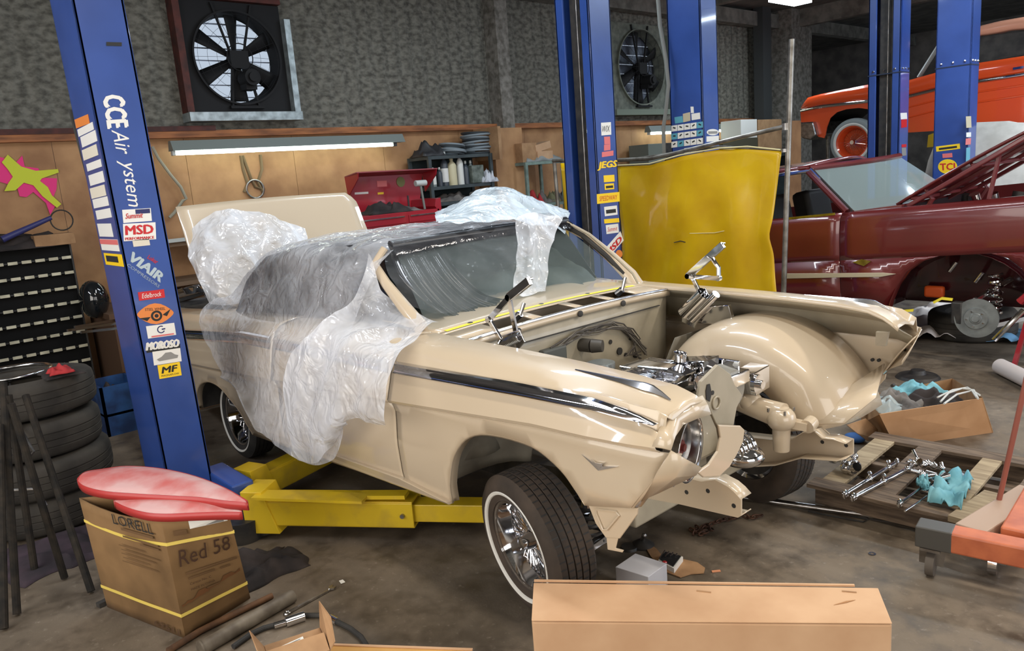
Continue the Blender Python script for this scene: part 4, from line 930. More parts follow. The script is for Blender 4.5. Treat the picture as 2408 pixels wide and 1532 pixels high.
# ---------------- trunk lid standing open
TL = at('x', -3.8, 415, 482); TR_ = at('x', -3.8, 822, 458)
rows = []
for i in range(15):
    q = i / 14      # 0 hinge .. 1 top edge
    x = -3.38 - .42 * q - .06 * math.sin(math.pi * q); z = ip([(0, .96), (.25, 1.17), (.5, 1.38), (.8, 1.63), (1, 1.745)], q)
    yl = ip([(0, -.50), (.08, -.62), (.25, -.71), (.5, -.745), (1, -.75)], q); yr = ip([(0, .50), (.08, .62), (.25, .72), (.5, .76), (.85, .74), (.95, .70), (1, .66)], q)
    rows.append([V((x - .03 * math.cos(math.pi * (k / 16 - .5)) + .03, yl + (yr - yl) * k / 16, z + .012 * math.sin(math.pi * k / 16))) for k in range(17)])
tl = obj('trunk_lid', MB().grid(rows), cream, car, smooth=60, solid=.012)
obj('trunk_opening', MB().prism([V((-4.2, -.66, .955)), V((-3.3, -.68, 1.0)), V((-3.3, .68, 1.0)), V((-4.2, .66, .955))], (0, 0, -.02)), darkin, car, smooth=0)
obj('rear_deck', MB().hexa([V((-3.42, -.71, .96)), V((-2.95, -.72, 1.0)), V((-2.95, .72, 1.0)), V((-3.42, .71, .96))], [V((-3.42, -.71, .99)), V((-2.95, -.72, 1.035)), V((-2.95, .72, 1.035)), V((-3.42, .71, .99))]), cream, car, smooth=0, bevel=.01)
obj('rear_panel', MB().box((-4.42, 0, .62), (.03, 1.7, .5)), cream, car, smooth=0)
# ---------------- soft top, windshield, cabin
HX, HZ = -1.15, 1.495
def topz(x): return ip([(-3.05, 1.02), (-2.95, 1.12), (-2.75, 1.32), (-2.5, 1.44), (-2.2, 1.49), (-1.6, 1.52), (HX, HZ)], x)
def topw(x): return ip([(-3.05, .70), (-2.6, .68), (-2.2, .66), (HX, .62)], x)
rows = []
for i in range(30):
    x = -3.02 + (HX + 3.02) * i / 29; z = topz(x); w_ = topw(x)
    row = []
    for k in range(21):
        q = -1 + 2 * k / 20; y = w_ * q * (1.0); dz = -.035 * abs(q) ** 3; row.append(V((x, y, z + dz)))
    base = 1.05
    zz = [z - .07, z - .16, max(base, z - .30), base]
    row = [V((x, -(w_ + .03 + .03 * (z - b)), min(b, z - .05))) for b in reversed(zz)] + row + [V((x, (w_ + .03 + .03 * (z - b)), min(b, z - .05))) for b in zz] if x < -1.9 else row
    rows.append(row)
r1 = [r for r in rows if len(r) == 29]; r2 = [r for r in rows if len(r) == 21]
softm = mat('soft_top_cloth', (.018, .018, .022), .6, c2=(.03, .03, .034), scale=30)
obj('soft_top', MB().grid(r1).grid([r1[-1][4:25]] + r2), softm, car, smooth=60, solid=.006)
dark_glass = mat('side_window', (.012, .012, .014), .08, spec=.8)
for sgn in (-1, 1):
    obj('side_window', MB().prism([V((-2.0, sgn * .72, 1.08)), V((-1.0, sgn * .74, 1.10)), V((-1.2, sgn * .64, 1.45)), V((-2.0, sgn * .67, 1.46))], (0, sgn * .006, 0)), dark_glass, car, smooth=0)
obj('cabin_tub', MB().box((-1.95, 0, .95), (1.75, 1.36, .02)), darkin, car, smooth=0)
# windshield frame
mbn = MB()
pl = [V((-.74, -.76, 1.09)), V((-.78, -.755, 1.16)), V((-.90, -.73, 1.27)), V((-1.04, -.69, 1.39)), V((HX - .01, -.62, 1.475))]; pn_ = [at('y', -.76, 990, 770), at('y', -.75, 950, 722), at('y', -.73, 908, 668), at('y', -.71, 880, 622), at('y', -.65, 905, 584)]
mbn.tube(pn_, [.035, .032, .026, .024, .022], 10, flat=.7); frame_far = [V((p.x, -p.y, p.z)) for p in pl]
wf = obj('windshield_pillar', mbn, cream, car, label='cream windshield pillar')
mbf = MB().tube(frame_far, [.05, .042, .034, .028, .026], 10, flat=.7)
obj('windshield_pillar', mbf, cream, car, label='bare cream windshield pillar on the far side')
obj('pillar_rubber', MB().tube([p + V((-.02, -.02, .012)) for p in frame_far[1:]] + [V((HX - .10, .64, 1.50)), V((HX - .3, .68, 1.50))], .018, 8), blackr, car)
obj('pillar_trim', MB().tube([p + V((.03, -.012, .014)) for p in frame_far], .007, 6), creamin, car)
obj('windshield_header', MB().tube([V((HX + .02 * math.cos(y / .64 * 1.5), y, HZ - .012 + .012 * math.cos(y))) for y in [-.63 + .09 * i for i in range(15)]], .022, 10, flat=1.3), blackp, car)
rows = []
for i in range(9):
    q = i / 8; rows.append([V((-.74 + (HX + .74) * q + .10 * math.cos(s_ * 1.3) * (1 - q * .4) - .03, s_ * (.735 + (.60 - .735) * q), 1.125 + (HZ - .02 - 1.125) * q)) for s_ in [-1 + k / 8 for k in range(17)]])
obj('windshield_glass', MB().grid(rows), glass, car, smooth=60)
# grey tarp heaped behind the glass and dashboard
rows = []
for i in range(25):
    q = i / 24
    rows.append([V((-.90 - .75 * q, -.66 + 1.32 * k / 30, 1.10 + .30 * math.sin(q * 1.6) * (1 + .0 * k) + .05 * noise.noise(V((q * 4, k * .25, 1))) + .03 * noise.noise(V((q * 9, k * .6, 4))) - (.16 * (1 - k / 30) * math.sin(q * 3.1)))) for k in range(31)])
obj('dash_cover', MB().grid(rows), mat('grey_tarp', sr(84, 94, 90), .45, c2=sr(54, 62, 60), scale=5), car, smooth=180)
obj('dashboard', MB().box((-.98, 0, 1.02), (.3, 1.36, .16)), cream, car, bevel=.03)

fd_ = [o for o in car.children if o.name.startswith('front_fender')][-1]
for x, y in ((2053, 846), (2068, 847)):
    p = at('y', .925, x, y); obj('hole', MB().cyl(p + V((0, -.012, 0)), p + V((0, .0, 0)), .008, n=14), blackr, fd_)
for x, y in ((2044, 897), (2100, 907)):
    p = at('y', .86, x, y); obj('bolt', MB().cyl(p + V((0, -.01, 0)), p + V((0, .01, 0)), .008, n=8), blackr, fd_)

hw = [-.64 + .08 * i for i in range(17)]
obj('header_wrap', MB().grid([[V((HX + .055, y, 1.445 + .02 * (1 - (y / .65) ** 2)))for y in hw], [V((HX + .045, y, 1.475 + .02 * (1 - (y / .65) ** 2))) for y in hw], [V((HX - .01, y, 1.505 + .02 * (1 - (y / .65) ** 2))) for y in hw]]), mat('gloss_black_film', (.010, .010, .012), .12, spec=.9, bump=.6, bscale=9), car, smooth=60)
# ================================================================ clear plastic sheeting
def film(name, base=.42, tint=(.86, .88, .93), hi=.75, rough=.10, edge=.45):
    m = bpy.data.materials.new(name); m.use_nodes = True; nt = m.node_tree; nt.nodes.clear()
    out = nt.nodes.new('ShaderNodeOutputMaterial'); mx = nt.nodes.new('ShaderNodeMixShader'); tr = nt.nodes.new('ShaderNodeBsdfTransparent'); b = nt.nodes.new('ShaderNodeBsdfPrincipled')
    b.inputs['Base Color'].default_value = (*tint, 1); b.inputs['Roughness'].default_value = rough; b.inputs['Specular IOR Level'].default_value = .9; b.inputs['Subsurface Weight'].default_value = 0
    tr.inputs[0].default_value = (.95, .96, .98, 1)
    tc = nt.nodes.new('ShaderNodeTexCoord')
    n = nt.nodes.new('ShaderNodeTexNoise'); n.inputs['Scale'].default_value = 3.5; n.inputs['Detail'].default_value = 3; n.inputs['Distortion'].default_value = .8
    nt.links.new(tc.outputs['Object'], n.inputs['Vector'])
    r = nt.nodes.new('ShaderNodeMapRange'); r.inputs[1].default_value = .35; r.inputs[2].default_value = .7; r.inputs[3].default_value = base * .7; r.inputs[4].default_value = hi
    nt.links.new(n.outputs['Fac'], r.inputs[0])
    lw = nt.nodes.new('ShaderNodeLayerWeight'); lw.inputs[0].default_value = .35
    ad = nt.nodes.new('ShaderNodeMath'); ad.operation = 'MULTIPLY_ADD'; ad.use_clamp = True; nt.links.new(lw.outputs['Facing'], ad.inputs[0]); ad.inputs[1].default_value = edge; nt.links.new(r.outputs[0], ad.inputs[2])
    n2 = nt.nodes.new('ShaderNodeTexNoise'); n2.inputs['Scale'].default_value = 8; n2.inputs['Detail'].default_value = 2; n2.inputs['Distortion'].default_value = 1.6; nt.links.new(tc.outputs['Object'], n2.inputs['Vector'])
    bp = nt.nodes.new('ShaderNodeBump'); bp.inputs['Strength'].default_value = .8; bp.inputs['Distance'].default_value = .03; nt.links.new(n2.outputs['Fac'], bp.inputs['Height'])
    nt.links.new(bp.outputs[0], b.inputs['Normal'])
    nt.links.new(ad.outputs[0], mx.inputs[0]); nt.links.new(tr.outputs[0], mx.inputs[1]); nt.links.new(b.outputs[0], mx.inputs[2]); nt.links.new(mx.outputs[0], out.inputs[0])
    return m
filmA = film('clear_film', .06, hi=.34, rough=.07, edge=.42); filmB = film('milky_film', .42, hi=.78); 
def wrinkle(p, s=5.0, seed=0.0, a=.02):
    q = V((p.x * s + seed, p.y * s, p.z * s * .55))
    r = 1 - abs(noise.noise(q)) * 2.2; r2 = 1 - abs(noise.noise(q * 2.3 + V((7, 1, 3)))) * 2.2
    return a * (r + .3 * r2)
def sheet(ctrl, nu, nv, seed, amp, s=5.0, out=None, closed=False):
    """ctrl: grid of control points, interpolated smoothly, displaced by creases along the local normal"""
    def cr(P, t):
        n = len(P) - 1; x = min(max(t * n, 0), n - 1e-6); i = int(x); f = x - i
        p0, p1, p2, p3 = P[max(i - 1, 0)], P[i], P[i + 1], P[min(i + 2, n)]
        return .5 * ((2 * p1) + (p2 - p0) * f + (2 * p0 - 5 * p1 + 4 * p2 - p3) * f * f + (3 * p1 - 3 * p2 + p3 - p0) * f ** 3)
    C = [[V(p) for p in r] for r in ctrl]
    G = []
    for i in range(nu + 1):
        row_ctrl = [cr([C[a][b] for a in range(len(C))], i / nu) for b in range(len(C[0]))]
        G.append([cr(row_ctrl, j / nv) for j in range(nv + 1)])
    R = []
    for i in range(nu + 1):
        row = []
        for j in range(nv + 1):
            du = G[min(i + 1, nu)][j] - G[max(i - 1, 0)][j]; dv = G[i][min(j + 1, nv)] - G[i][max(j - 1, 0)]
            n = du.cross(dv); n = n.normalized() if n.length > 1e-8 else V((0, 0, 1))
            p = G[i][j]; row.append(p + n * wrinkle(p, s, seed, amp))
        R.append(row)
    return MB().grid(R)
# film over the near side of the roof and door: rows run from the roof centre down to the hem
Yp = [-.70, -.80, -1.0, -1.03, -1.06]
def col(pix, ys): return [at('y', y, *p) for p, y in zip(pix, ys)]
xsr = [-2.98, -2.6, -2.2, -1.8, -1.45, -1.12]
hem = [(572, 930), (612, 1020), (672, 1062), (728, 1096), (782, 1072), (800, 985)]
for_x = []
ctrl = []
for x, hp in zip(xsr, hem):
    z = topz(x) + .028; w_ = topw(x) + .02; e_ = at('y', -1.12, *hp)
    c = [V((x, .35, z)), V((x, -.1, z + .004)), V((x, -w_ * .8, z - .012)), V((x, -(w_ + .07), z - .08)), V((x, -.83, max(1.15, z - .22))), V((x, -.94, 1.10)), V((x * .9 + e_.x * .1, -1.02, 1.0)), V((x * .6 + e_.x * .4, -1.06, .78)), V((x * .25 + e_.x * .75, -1.09, (e_.z + .78) / 2)), e_]
    ctrl.append(c)
t = obj('plastic_sheet', sheet(ctrl, 90, 130, 1.0, .020, 3.0), filmA, smooth=180, label='clear plastic sheet draped over the black roof and door of the cream car', cat='plastic sheet', group='plastic sheets on the cream car')
# second, milky layer hanging over the door and cowl corner
rows_ = [[(870, 600), (905, 690), (985, 738), (1032, 768)], [(840, 700), (870, 760), (930, 790), (1000, 790)], [(745, 780), (800, 800), (880, 820), (945, 830)], [(690, 850), (770, 870), (850, 880), (925, 880)], [(672, 930), (740, 940), (860, 935), (925, 930)], [(690, 1010), (745, 1010), (830, 965), (920, 975)], [(715, 1075), (760, 1080), (800, 985), (912, 988)]]
yy = [-.74, -.84, -1.00, -1.06, -1.10, -1.12, -1.10]
ctrl = [[at('y', y, *p) for p in r] for r, y in zip(rows_, yy)]
obj('plastic_sheet', sheet(ctrl, 90, 70, 9.0, .032, 3.8), film('door_film', .30, hi=.62, rough=.12), smooth=180, label='crumpled milky plastic hanging over the door beside the front fender', cat='plastic sheet', group='plastic sheets on the cream car')
# bag over the open trunk lid
rows_ = [[(450, 545), (500, 508), (560, 500), (640, 515), (715, 540)], [(445, 600), (500, 570), (570, 560), (650, 570), (720, 590)], [(470, 650), (515, 640), (570, 640), (640, 650), (700, 650)], [(500, 712), (525, 718), (552, 715), (590, 700), (640, 690)]]
dx = [[-3.72, -3.66, -3.62, -3.60, -3.60], [-3.62, -3.48, -3.40, -3.40, -3.5], [-3.5, -3.36, -3.3, -3.3, -3.38], [-3.42, -3.34, -3.3, -3.3, -3.32]]
ctrl = [[at('x', d, *p) for p, d in zip(r, dd)] for r, dd in zip(rows_, dx)]
obj('plastic_sheet', sheet(ctrl, 70, 70, 4.0, .03, 4.5), filmB, smooth=180, label='bulging milky plastic bag over the open trunk lid', cat='plastic sheet', group='plastic sheets on the cream car')
# heap behind the header and the tail that falls over the far end of the windshield
rows_ = [[(1035, 512), (1075, 490), (1120, 462), (1185, 448), (1235, 470), (1270, 485), (1330, 508)], [(1025, 516), (1078, 497), (1128, 478), (1190, 466), (1240, 480), (1290, 496), (1335, 512)], [(1030, 536), (1085, 536), (1135, 534), (1190, 530), (1245, 534), (1290, 540), (1318, 560)]]
dx = [[-1.80] * 7, [-1.42] * 7, [-1.09] * 7]
ctrl = [[at('x', d, *p) for p, d in zip(r, dd)] for r, dd in zip(rows_, dx)]
obj('plastic_sheet', sheet(ctrl, 50, 90, 12.0, .03, 4.0), film('heap_film', .30, tint=(.74, .86, .95), hi=.68), smooth=180, label='pale heap of plastic piled on the roof above the windshield', cat='plastic sheet', group='plastic sheets on the cream car')
rows_ = [[(1212, 520), (1240, 505), (1275, 505), (1320, 515)], [(1212, 560), (1240, 560), (1275, 560), (1302, 560)], [(1210, 610), (1235, 615), (1265, 620), (1290, 600)], [(1205, 660), (1230, 670), (1260, 672), (1284, 660)], [(1200, 690), (1225, 700), (1250, 695), (1280, 688)]]
dx = [-1.10, -1.02, -.97, -.92, -.88]
ctrl = [[at('x', d, *p) for p in r] for r, d in zip(rows_, dx)]
obj('plastic_sheet', sheet(ctrl, 60, 50, 15.0, .018, 7.0), film('tail_film', .36, hi=.7), smooth=180, label='tail of plastic falling over the far end of the windshield', cat='plastic sheet', group='plastic sheets on the cream car')
# taut film across the glass below the header
rows_ = [[(905, 575), (1010, 556), (1120, 545), (1215, 535)], [(910, 640), (1010, 640), (1120, 630), (1215, 600)], [(960, 720), (1030, 740), (1110, 725), (1200, 690)]]
dx = [-1.12, -.90, -.76]
ctrl = [[at('x', d, *p) for p in r] for r, d in zip(rows_, dx)]
obj('plastic_sheet', sheet(ctrl, 50, 60, 21.0, .010, 7.0), film('glass_film', .0, hi=.05, rough=.06, edge=.06), smooth=180, label='taut clear film stretched across the windshield under the black header', cat='plastic sheet', group='plastic sheets on the cream car')

# black sheeting that hangs in folds inside the windshield
bt = mat('black_sheeting', (.012, .013, .014), .22, spec=.7)
rows_ = [[(915, 590), (950, 584), (990, 578), (1030, 574)], [(940, 650), (990, 655), (1035, 650), (1080, 640)], [(985, 700), (1040, 715), (1090, 705), (1135, 690)], [(1030, 735), (1080, 745), (1130, 728), (1190, 705)]]
dx = [-1.17, -1.02, -.92, -.87]
ctrl = [[at('x', d, *p) for p in r] for r, d in zip(rows_, dx)]
g_ = sheet(ctrl, 40, 60, 33.0, .0, 5.0)
for i, p in enumerate(g_.v): j = i % 61; p.x += .018 * math.sin(j * .42) + .008 * math.sin(j * 1.3)
obj('black_sheeting', g_, bt, smooth=180, label='black plastic sheeting hanging in folds behind the near half of the windshield', cat='plastic sheet')
# ================================================================ left side and foreground
Z = lambda x, y, z=0: at('z', z, x, y)
# ---- carton with two fender skirts on it
def carton():
    H = .56
    B = [V((-1.055, -1.90, 0)), V((-1.15, -1.58, 0)), V((-1.70, -1.75, 0)), V((-1.60, -2.06, 0))]
    T = [at('z', H, 380, 1222), at('z', H, 536, 1206), None, at('z', H, 187, 1172)]; T[2] = T[1] + T[3] - T[0] + V((.0, .02, 0))
    t = thing('cardboard_carton', 'tall open brown carton tied with two yellow straps, red skirts lying on top', 'box', (sum(p.x for p in B) / 4, sum(p.y for p in B) / 4, 0))
    mb = MB(); n = 12; rows = []
    for i in range(n + 1):
        q = i / n; bul = math.sin(math.pi * q)
        c = [b + (tt - b) * q for b, tt in zip(B, T)]; row = []
        for k in range(4):
            a, b = c[k], c[(k + 1) % 4]; nrm = V(((b - a).y, -(b - a).x, 0)).normalized()
            for j in range(8):
                s_ = j / 8; p = a + (b - a) * s_ - nrm * -.0; sag = math.sin(math.pi * s_)
                amp = (.012 if k == 3 else .004)
                p = p + nrm * (-amp * bul * sag * (1 if k != 3 else 1)) + V((0, 0, .03 * sag * q if k == 3 else 0)) * (-1)
                p.z += .006 * noise.noise(V((p.x * 6, p.y * 6, q * 3)))  if q > .9 else 0
                row.append(p)
        rows.append(row)
    mb.grid(rows, cc=True); body = obj('box', mb, mat('carton_board', sr(138, 106, 68), .85, c2=sr(100, 74, 42), scale=3), t, smooth=20, solid=.006)
    obj('bottom', MB().prism([p + V((0, 0, .004)) for p in B], (0, 0, .004)), cardd, t, smooth=0)
    strap = mat('yellow_strap', sr(222, 196, 96), .5)
    for q in (.80, .20):
        i = q * n; i0 = int(i); f = i - i0; loop = []
        for k in range(32):
            p = rows[i0][k] * (1 - f) + rows[min(n, i0 + 1)][k] * f; c = sum((r for r in rows[i0]), V((0, 0, 0))) / 32; d = (p - c); d.z = 0; loop.append(p + d.normalized() * .007)
        obj('strap', MB().grid([[p - V((0, 0, .007)) for p in loop], [p + V((0, 0, .007)) for p in loop]], cc=True), strap, t, smooth=0, solid=.002, label='yellow packing strap')
    # printing; left face = B[3]-B[0], right face = B[0]-B[1]
    def face(k0, k1, u, v, du, dv, s_, mt, shear=0, skew=0, bold=.02):
        def P(u, v): return (B[k0] + (B[k1] - B[k0]) * u) * (1 - v) + (T[k0] + (T[k1] - T[k0]) * u) * v
        nn = (P(u + du, v) - P(u, v)).cross(P(u, v + dv) - P(u, v)).normalized()
        vs, fs = txt(s_, shear, bold)
        obj('printing', MB().add([P(u + du * p[0], v + dv * p[1] + skew * p[0]) + nn * .011 for p in vs], fs), mt, t, smooth=0)
    def bar(k0, k1, u, v, du, dv):
        P = lambda u, v: (B[k0] + (B[k1] - B[k0]) * u) * (1 - v) + (T[k0] + (T[k1] - T[k0]) * u) * v
        a, b, c, d = P(u, v), P(u + du, v), P(u + du, v + dv), P(u, v + dv); nn = (b - a).cross(d - a).normalized()
        obj('printing', MB().prism([p + nn * .010 for p in (a, b, c, d)], nn * .0003), mat('blurred_print', sr(104, 76, 46), .8) if 'blurred_print' not in MATS else MATS['blurred_print'], t, smooth=0)
    L = lambda *a, **k: face(3, 0, *a, **k); R_ = lambda *a, **k: face(0, 1, *a, **k)
    inkb = mat('faded_ink', sr(74, 50, 30), .8); pen = mat('marker_pen', sr(66, 42, 26), .8)
    L(.42, .865, .48, .085, 'LORELL', ink, 0, 0, .05); bar(3, 0, .5, .825, .38, .022)
    bar(3, 0, .5, .765, .42, .016); bar(3, 0, .7, .735, .22, .016)
    for k, (a, b) in enumerate(((.42, .3), (.44, .45), (.43, .4), (.44, .3), (.42, .42))): bar(3, 0, a, .68 - .035 * k, b, .008)
    L(.66, .03, .30, .05, '69511', inkb)
    R_(.12, .60, .80, .14, 'Red 58', pen, .15, 0.04, .0)
    bar(0, 1, .18, .52, .78, .022); bar(0, 1, .2, .475, .40, .018); bar(0, 1, .68, .475, .16, .018); R_(.2, .425, .32, .022, 'Carton No. C', inkb); R_(.2, .375, .36, .02, 'MADE IN CHINA', inkb); bar(0, 1, .42, .34, .2, .014)
    bar(0, 1, .14, .865, .20, .04)
    o = B[0] * .08 + T[0] * .92; 
    P = lambda u, v: (B[0] + (B[1] - B[0]) * u) * (1 - v) + (T[0] + (T[1] - T[0]) * u) * v
    nn = (P(1, .5) - P(0, .5)).cross(P(0, 1) - P(0, 0)).normalized()
    s_ = obj('shipping_label', MB().prism([P(.38, .90) + nn * .008, P(.96, .93) + nn * .008, P(.96, .995) + nn * .008, P(.38, .985) + nn * .008], nn * .001), paper, t, smooth=0, label='white shipping label')
    obj('barcode', MB().prism([P(.6, .915) + nn * .010, P(.9, .93) + nn * .010, P(.9, .965) + nn * .010, P(.6, .955) + nn * .010], nn * .0005), s_grey, s_, smooth=0)
    # water stain
    st = []
    random.seed(4)
    for k in range(22): st.append(P(.04 + .92 * k / 21, .30 + .10 * k / 21 + random.uniform(-.025, .025)) + nn * .0085)
    bt = [P(.04 + .92 * k / 21, .265 + .11 * k / 21 + random.uniform(-.008, .008)) + nn * .0085 for k in range(22)]
    obj('stain', MB().grid([bt, st]), mat('stain_brown', sr(112, 72, 38), .9), t, smooth=0)
    return T
TC = carton()
skm = mat('worn_red_primer', sr(186, 92, 88), .6, c2=sr(198, 158, 156), scale=4, detail=8, lo=.34, hi=.54)
skr = mat('red_edge_paint', sr(170, 50, 48), .4)
def skirt(top, bot, zt, zb, label, z_=.58):
    """tear-drop shaped fender skirt lying flat: outline from photo pixels"""
    def den(L):
        o = []
        n_ = len(L) - 1
        for i in range(n_ * 4 + 1):
            x = min(i / 4, n_ - 1e-6); k = int(x); f = x - k; p = [V(L[max(k - 1, 0)]), V(L[k]), V(L[k + 1]), V(L[min(k + 2, n_)])]
            o.append(.5 * ((2 * p[1]) + (p[2] - p[0]) * f + (2 * p[0] - 5 * p[1] + 4 * p[2] - p[3]) * f * f + (3 * p[1] - 3 * p[2] + p[3] - p[0]) * f ** 3))
        return o
    A = [at('z', zt, *p) for p in den(top)]; Bp = [at('z', zb, *p) for p in den(bot)]
    t = thing('fender_skirt', label, 'car body panel', (sum(p.x for p in A + Bp) / len(A + Bp), sum(p.y for p in A + Bp) / len(A + Bp), min(zt, zb) - .03), 'red fender skirts on the carton')
    n = len(A); rows = []
    for j in range(7):
        q = j / 6; rows.append([A[i] + (Bp[i] - A[i]) * q + V((0, 0, .022 * math.sin(math.pi * q) * math.sin(math.pi * min(1, max(0, i / (n - 1)))))) for i in range(n)])
    obj('panel', MB().grid(rows), skm, t, smooth=70, solid=.004)
    rim_ = [A[i] for i in range(n)] + [Bp[i] for i in reversed(range(n))]
    obj('rim', MB().grid([[p + V((0, 0, .003)) for p in rim_], [p - V((0, 0, .03)) for p in rim_]], cc=True), skr, t, smooth=50, solid=.004, label='bright red folded rim')
skirt([(182, 1128), (200, 1112), (240, 1105), (300, 1098), (380, 1104), (460, 1122), (530, 1150), (582, 1180)], [(182, 1130), (200, 1146), (250, 1158), (330, 1164), (400, 1168), (470, 1172), (530, 1180), (583, 1184)], .64, .63, 'larger worn red fender skirt, uppermost on the carton')
skirt([(268, 1178), (300, 1168), (350, 1166), (400, 1168), (450, 1170), (500, 1178), (540, 1190), (568, 1203)], [(268, 1180), (300, 1196), (345, 1208), (390, 1211), (440, 1209), (490, 1207), (530, 1206), (568, 1206)], .595, .59, 'smaller pale scuffed red fender skirt beneath the larger one')
# ---- long brown box in front
def longbox():
    H = .45; D = .235
    a, b = at('z', H, 1250, 1463), at('z', H, 2098, 1470); u = (b - a).normalized(); u.z = 0; c, d = at('z', H, 1256, 1370), at('z', H, 2062, 1382)
    t = thing('long_cardboard_box', 'long plain brown cardboard box at the bottom of the picture', 'box', ((a.x + d.x) / 2, (a.y + d.y) / 2, 0))
    z = lambda p, h: V((p.x, p.y, h))
    pn = card
    obj('box', MB().hexa([z(a, 0), z(b, 0), z(d, 0), z(c, 0)], [a, b, d, c]), pn, t, smooth=0, bevel=.006)
    e = at('z', H, 2005, 1368)
    nrm = V((-(b - a).y, (b - a).x, 0)).normalized()
    obj('top_flap', MB().prism([a + V((0, 0, .001)), b + V((0, 0, .001)), d + V((0, 0, .001)) - nrm * .012, c + V((0, 0, .001)) - nrm * .012], (0, 0, .004)), pn, t, smooth=0, bevel=.002)
    obj('tuck_edge', MB().prism([c, c + (d - c) * .94, c + (d - c) * .94 + nrm * .008, c + nrm * .008], (0, 0, .006)), pn, t, smooth=0)
    for q0, q1 in (((1638, 1390), (1672, 1394)), ((1980, 1391), (2014, 1394))):
        p, r = at('z', H + .006, *q0), at('z', H + .006, *q1); obj('tuck_slot', MB().beam(p, r, .006, .002), cardd, t, smooth=0)
    sc = mat('scuff', sr(168, 122, 80), .9)
    p, r = at('z', H + .006, 1960, 1424), at('z', H + .006, 2012, 1412); obj('scuff_mark', MB().prism([p, p * .4 + r * .6 + V((0, -.006, 0)), r, p * .5 + r * .5 + V((0, .01, 0))], (0, 0, .0008)), sc, t, smooth=0)
longbox()
# ---- open small box with label, and flat box beside it
def smallbox():
    H = .20; a = at('z', H, 622, 1522); b = at('z', H, 752, 1480); u = (b - a).normalized(); n = V((-u.y, u.x, 0)); D = .16
    if n.dot(FW) > 0: n = -n
    c, d = a + n * D, b + n * D
    t = thing('open_cardboard_box', 'small brown box with raised flaps and a white label at the bottom edge', 'box', ((a.x + d.x) / 2, (a.y + d.y) / 2, 0))
    z = lambda p, h: V((p.x, p.y, h))
    # far wall a-b, near wall c-d
    for p, q in ((a, b), (b, d), (d, c), (c, a)): obj('side_wall', MB().beam(z(p, H / 2), z(q, H / 2), .004, H), cardd, t, smooth=0)
    obj('bottom', MB().prism([z(a, .002), z(b, .002), z(d, .002), z(c, .002)], (0, 0, .004)), cardd, t, smooth=0)
    obj('flap', MB().prism([b, d, d + u * .02 + V((0, 0, .03)), (b + d) / 2 + u * .03 + V((0, 0, .08)), b + u * .01 + V((0, 0, .11))], u * .003), cardd, t, smooth=0)
    obj('flap', MB().prism([a, c, c - u * .03 + V((0, 0, .06)), a - u * .04 + V((0, 0, .08))], -u * .003), cardd, t, smooth=0)
    f = obj('flap', MB().prism([a + V((0, 0, .002)), b + V((0, 0, .002)), b + n * .07 + V((0, 0, -.0)), a + n * .07], (0, 0, .003)), cardd, t, smooth=0)
    f2 = obj('flap', MB().prism([c + V((0, 0, .002)), d + V((0, 0, .002)), d - n * .075 + V((0, 0, .03)), c - n * .075 + V((0, 0, .03))], (0, 0, .003)), cardd, t, smooth=0)
    o = at('z', H + .012, 640, 1531); x_ = at('z', H + .012, 712, 1498) - o; y_ = n * -.05
    lb = obj('label', MB().prism([o, o + x_, o + x_ - y_ * 1.2, o - y_ * 1.2], (0, 0, .001)), paper, t, smooth=0, label='white address label')
    for k in range(4): obj('printing', MB().beam(o + x_ * .1 - y_ * (.2 + .22 * k) + V((0, 0, .002)), o + x_ * (.6 if k % 2 else .9) - y_ * (.2 + .22 * k) + V((0, 0, .002)), .003, .0005), s_grey, lb, smooth=0)
smallbox()
a, b = at('z', .12, 772, 1516), at('z', .12, 1112, 1528); u = (b - a).normalized(); n = V((u.y, -u.x, 0)); n = n if n.dot(FW) < 0 else -n
zz = lambda p, h: V((p.x, p.y, h))
t = thing('flat_cardboard_box', 'flat tan cardboard box lying along the bottom edge left of the long box', 'box', ((a.x + b.x) / 2, (a.y + b.y) / 2, 0))
obj('box', MB().hexa([zz(a, 0), zz(b, 0), zz(b + n * .13, 0), zz(a + n * .13, 0)], [a, b, b + n * .13, a + n * .13]), mat('tan_board', sr(206, 158, 90), .85, c2=sr(190, 142, 78), scale=4), t, smooth=0, bevel=.004)
obj('top_flap', MB().prism([a + V((0, 0, .001)), b + V((0, 0, .001)), b + n * .01 + V((0, 0, .001)), a + n * .01 + V((0, 0, .001))], (0, 0, .004)), card, t, smooth=0)
# ---- pipes, wrench, hose
obj('steel_pipe', MB().cyl(Z(470, 1528, .03), Z(688, 1402, .03), .030, n=20).cyl(Z(470, 1528, .03), Z(474, 1526, .03), .034, n=20), mat('dusty_pipe', sr(138, 128, 112), .6, .2, c2=sr(90, 80, 68), scale=8), smooth=40, label='thick grey pipe on the floor before the carton', cat='pipe')
obj('rusty_pipe', MB().tube([Z(395, 1532, .016), Z(470, 1485, .016), Z(560, 1440, .016), Z(640, 1402, .016)], .014, 12), mat('rust', sr(110, 76, 48), .8, c2=sr(70, 48, 32), scale=12), smooth=40, label='thin rusty pipe between the carton and the thick pipe', cat='pipe')
p, q = Z(680, 1440, .008), Z(773, 1389, .008); d = (q - p).normalized(); s_ = V((-d.y, d.x, 0))
mb = MB().beam(p, q, .012, .008).torus(p - d * .01, .011, .005, (0, 0, 1), 16, 6)
mb.prism([q, q + s_ * .018 + d * .015, q + s_ * .012 + d * .035, q + d * .02, q - s_ * .012 + d * .035, q - s_ * .018 + d * .015], (0, 0, .008))
obj('wrench', mb, chromed, smooth=0, label='long combination wrench lying on the floor', cat='wrench')
t = thing('air_hose', 'dark air hose with a chrome coupling looping behind the small open box', 'hose', Z(700, 1470))
hz_ = .014
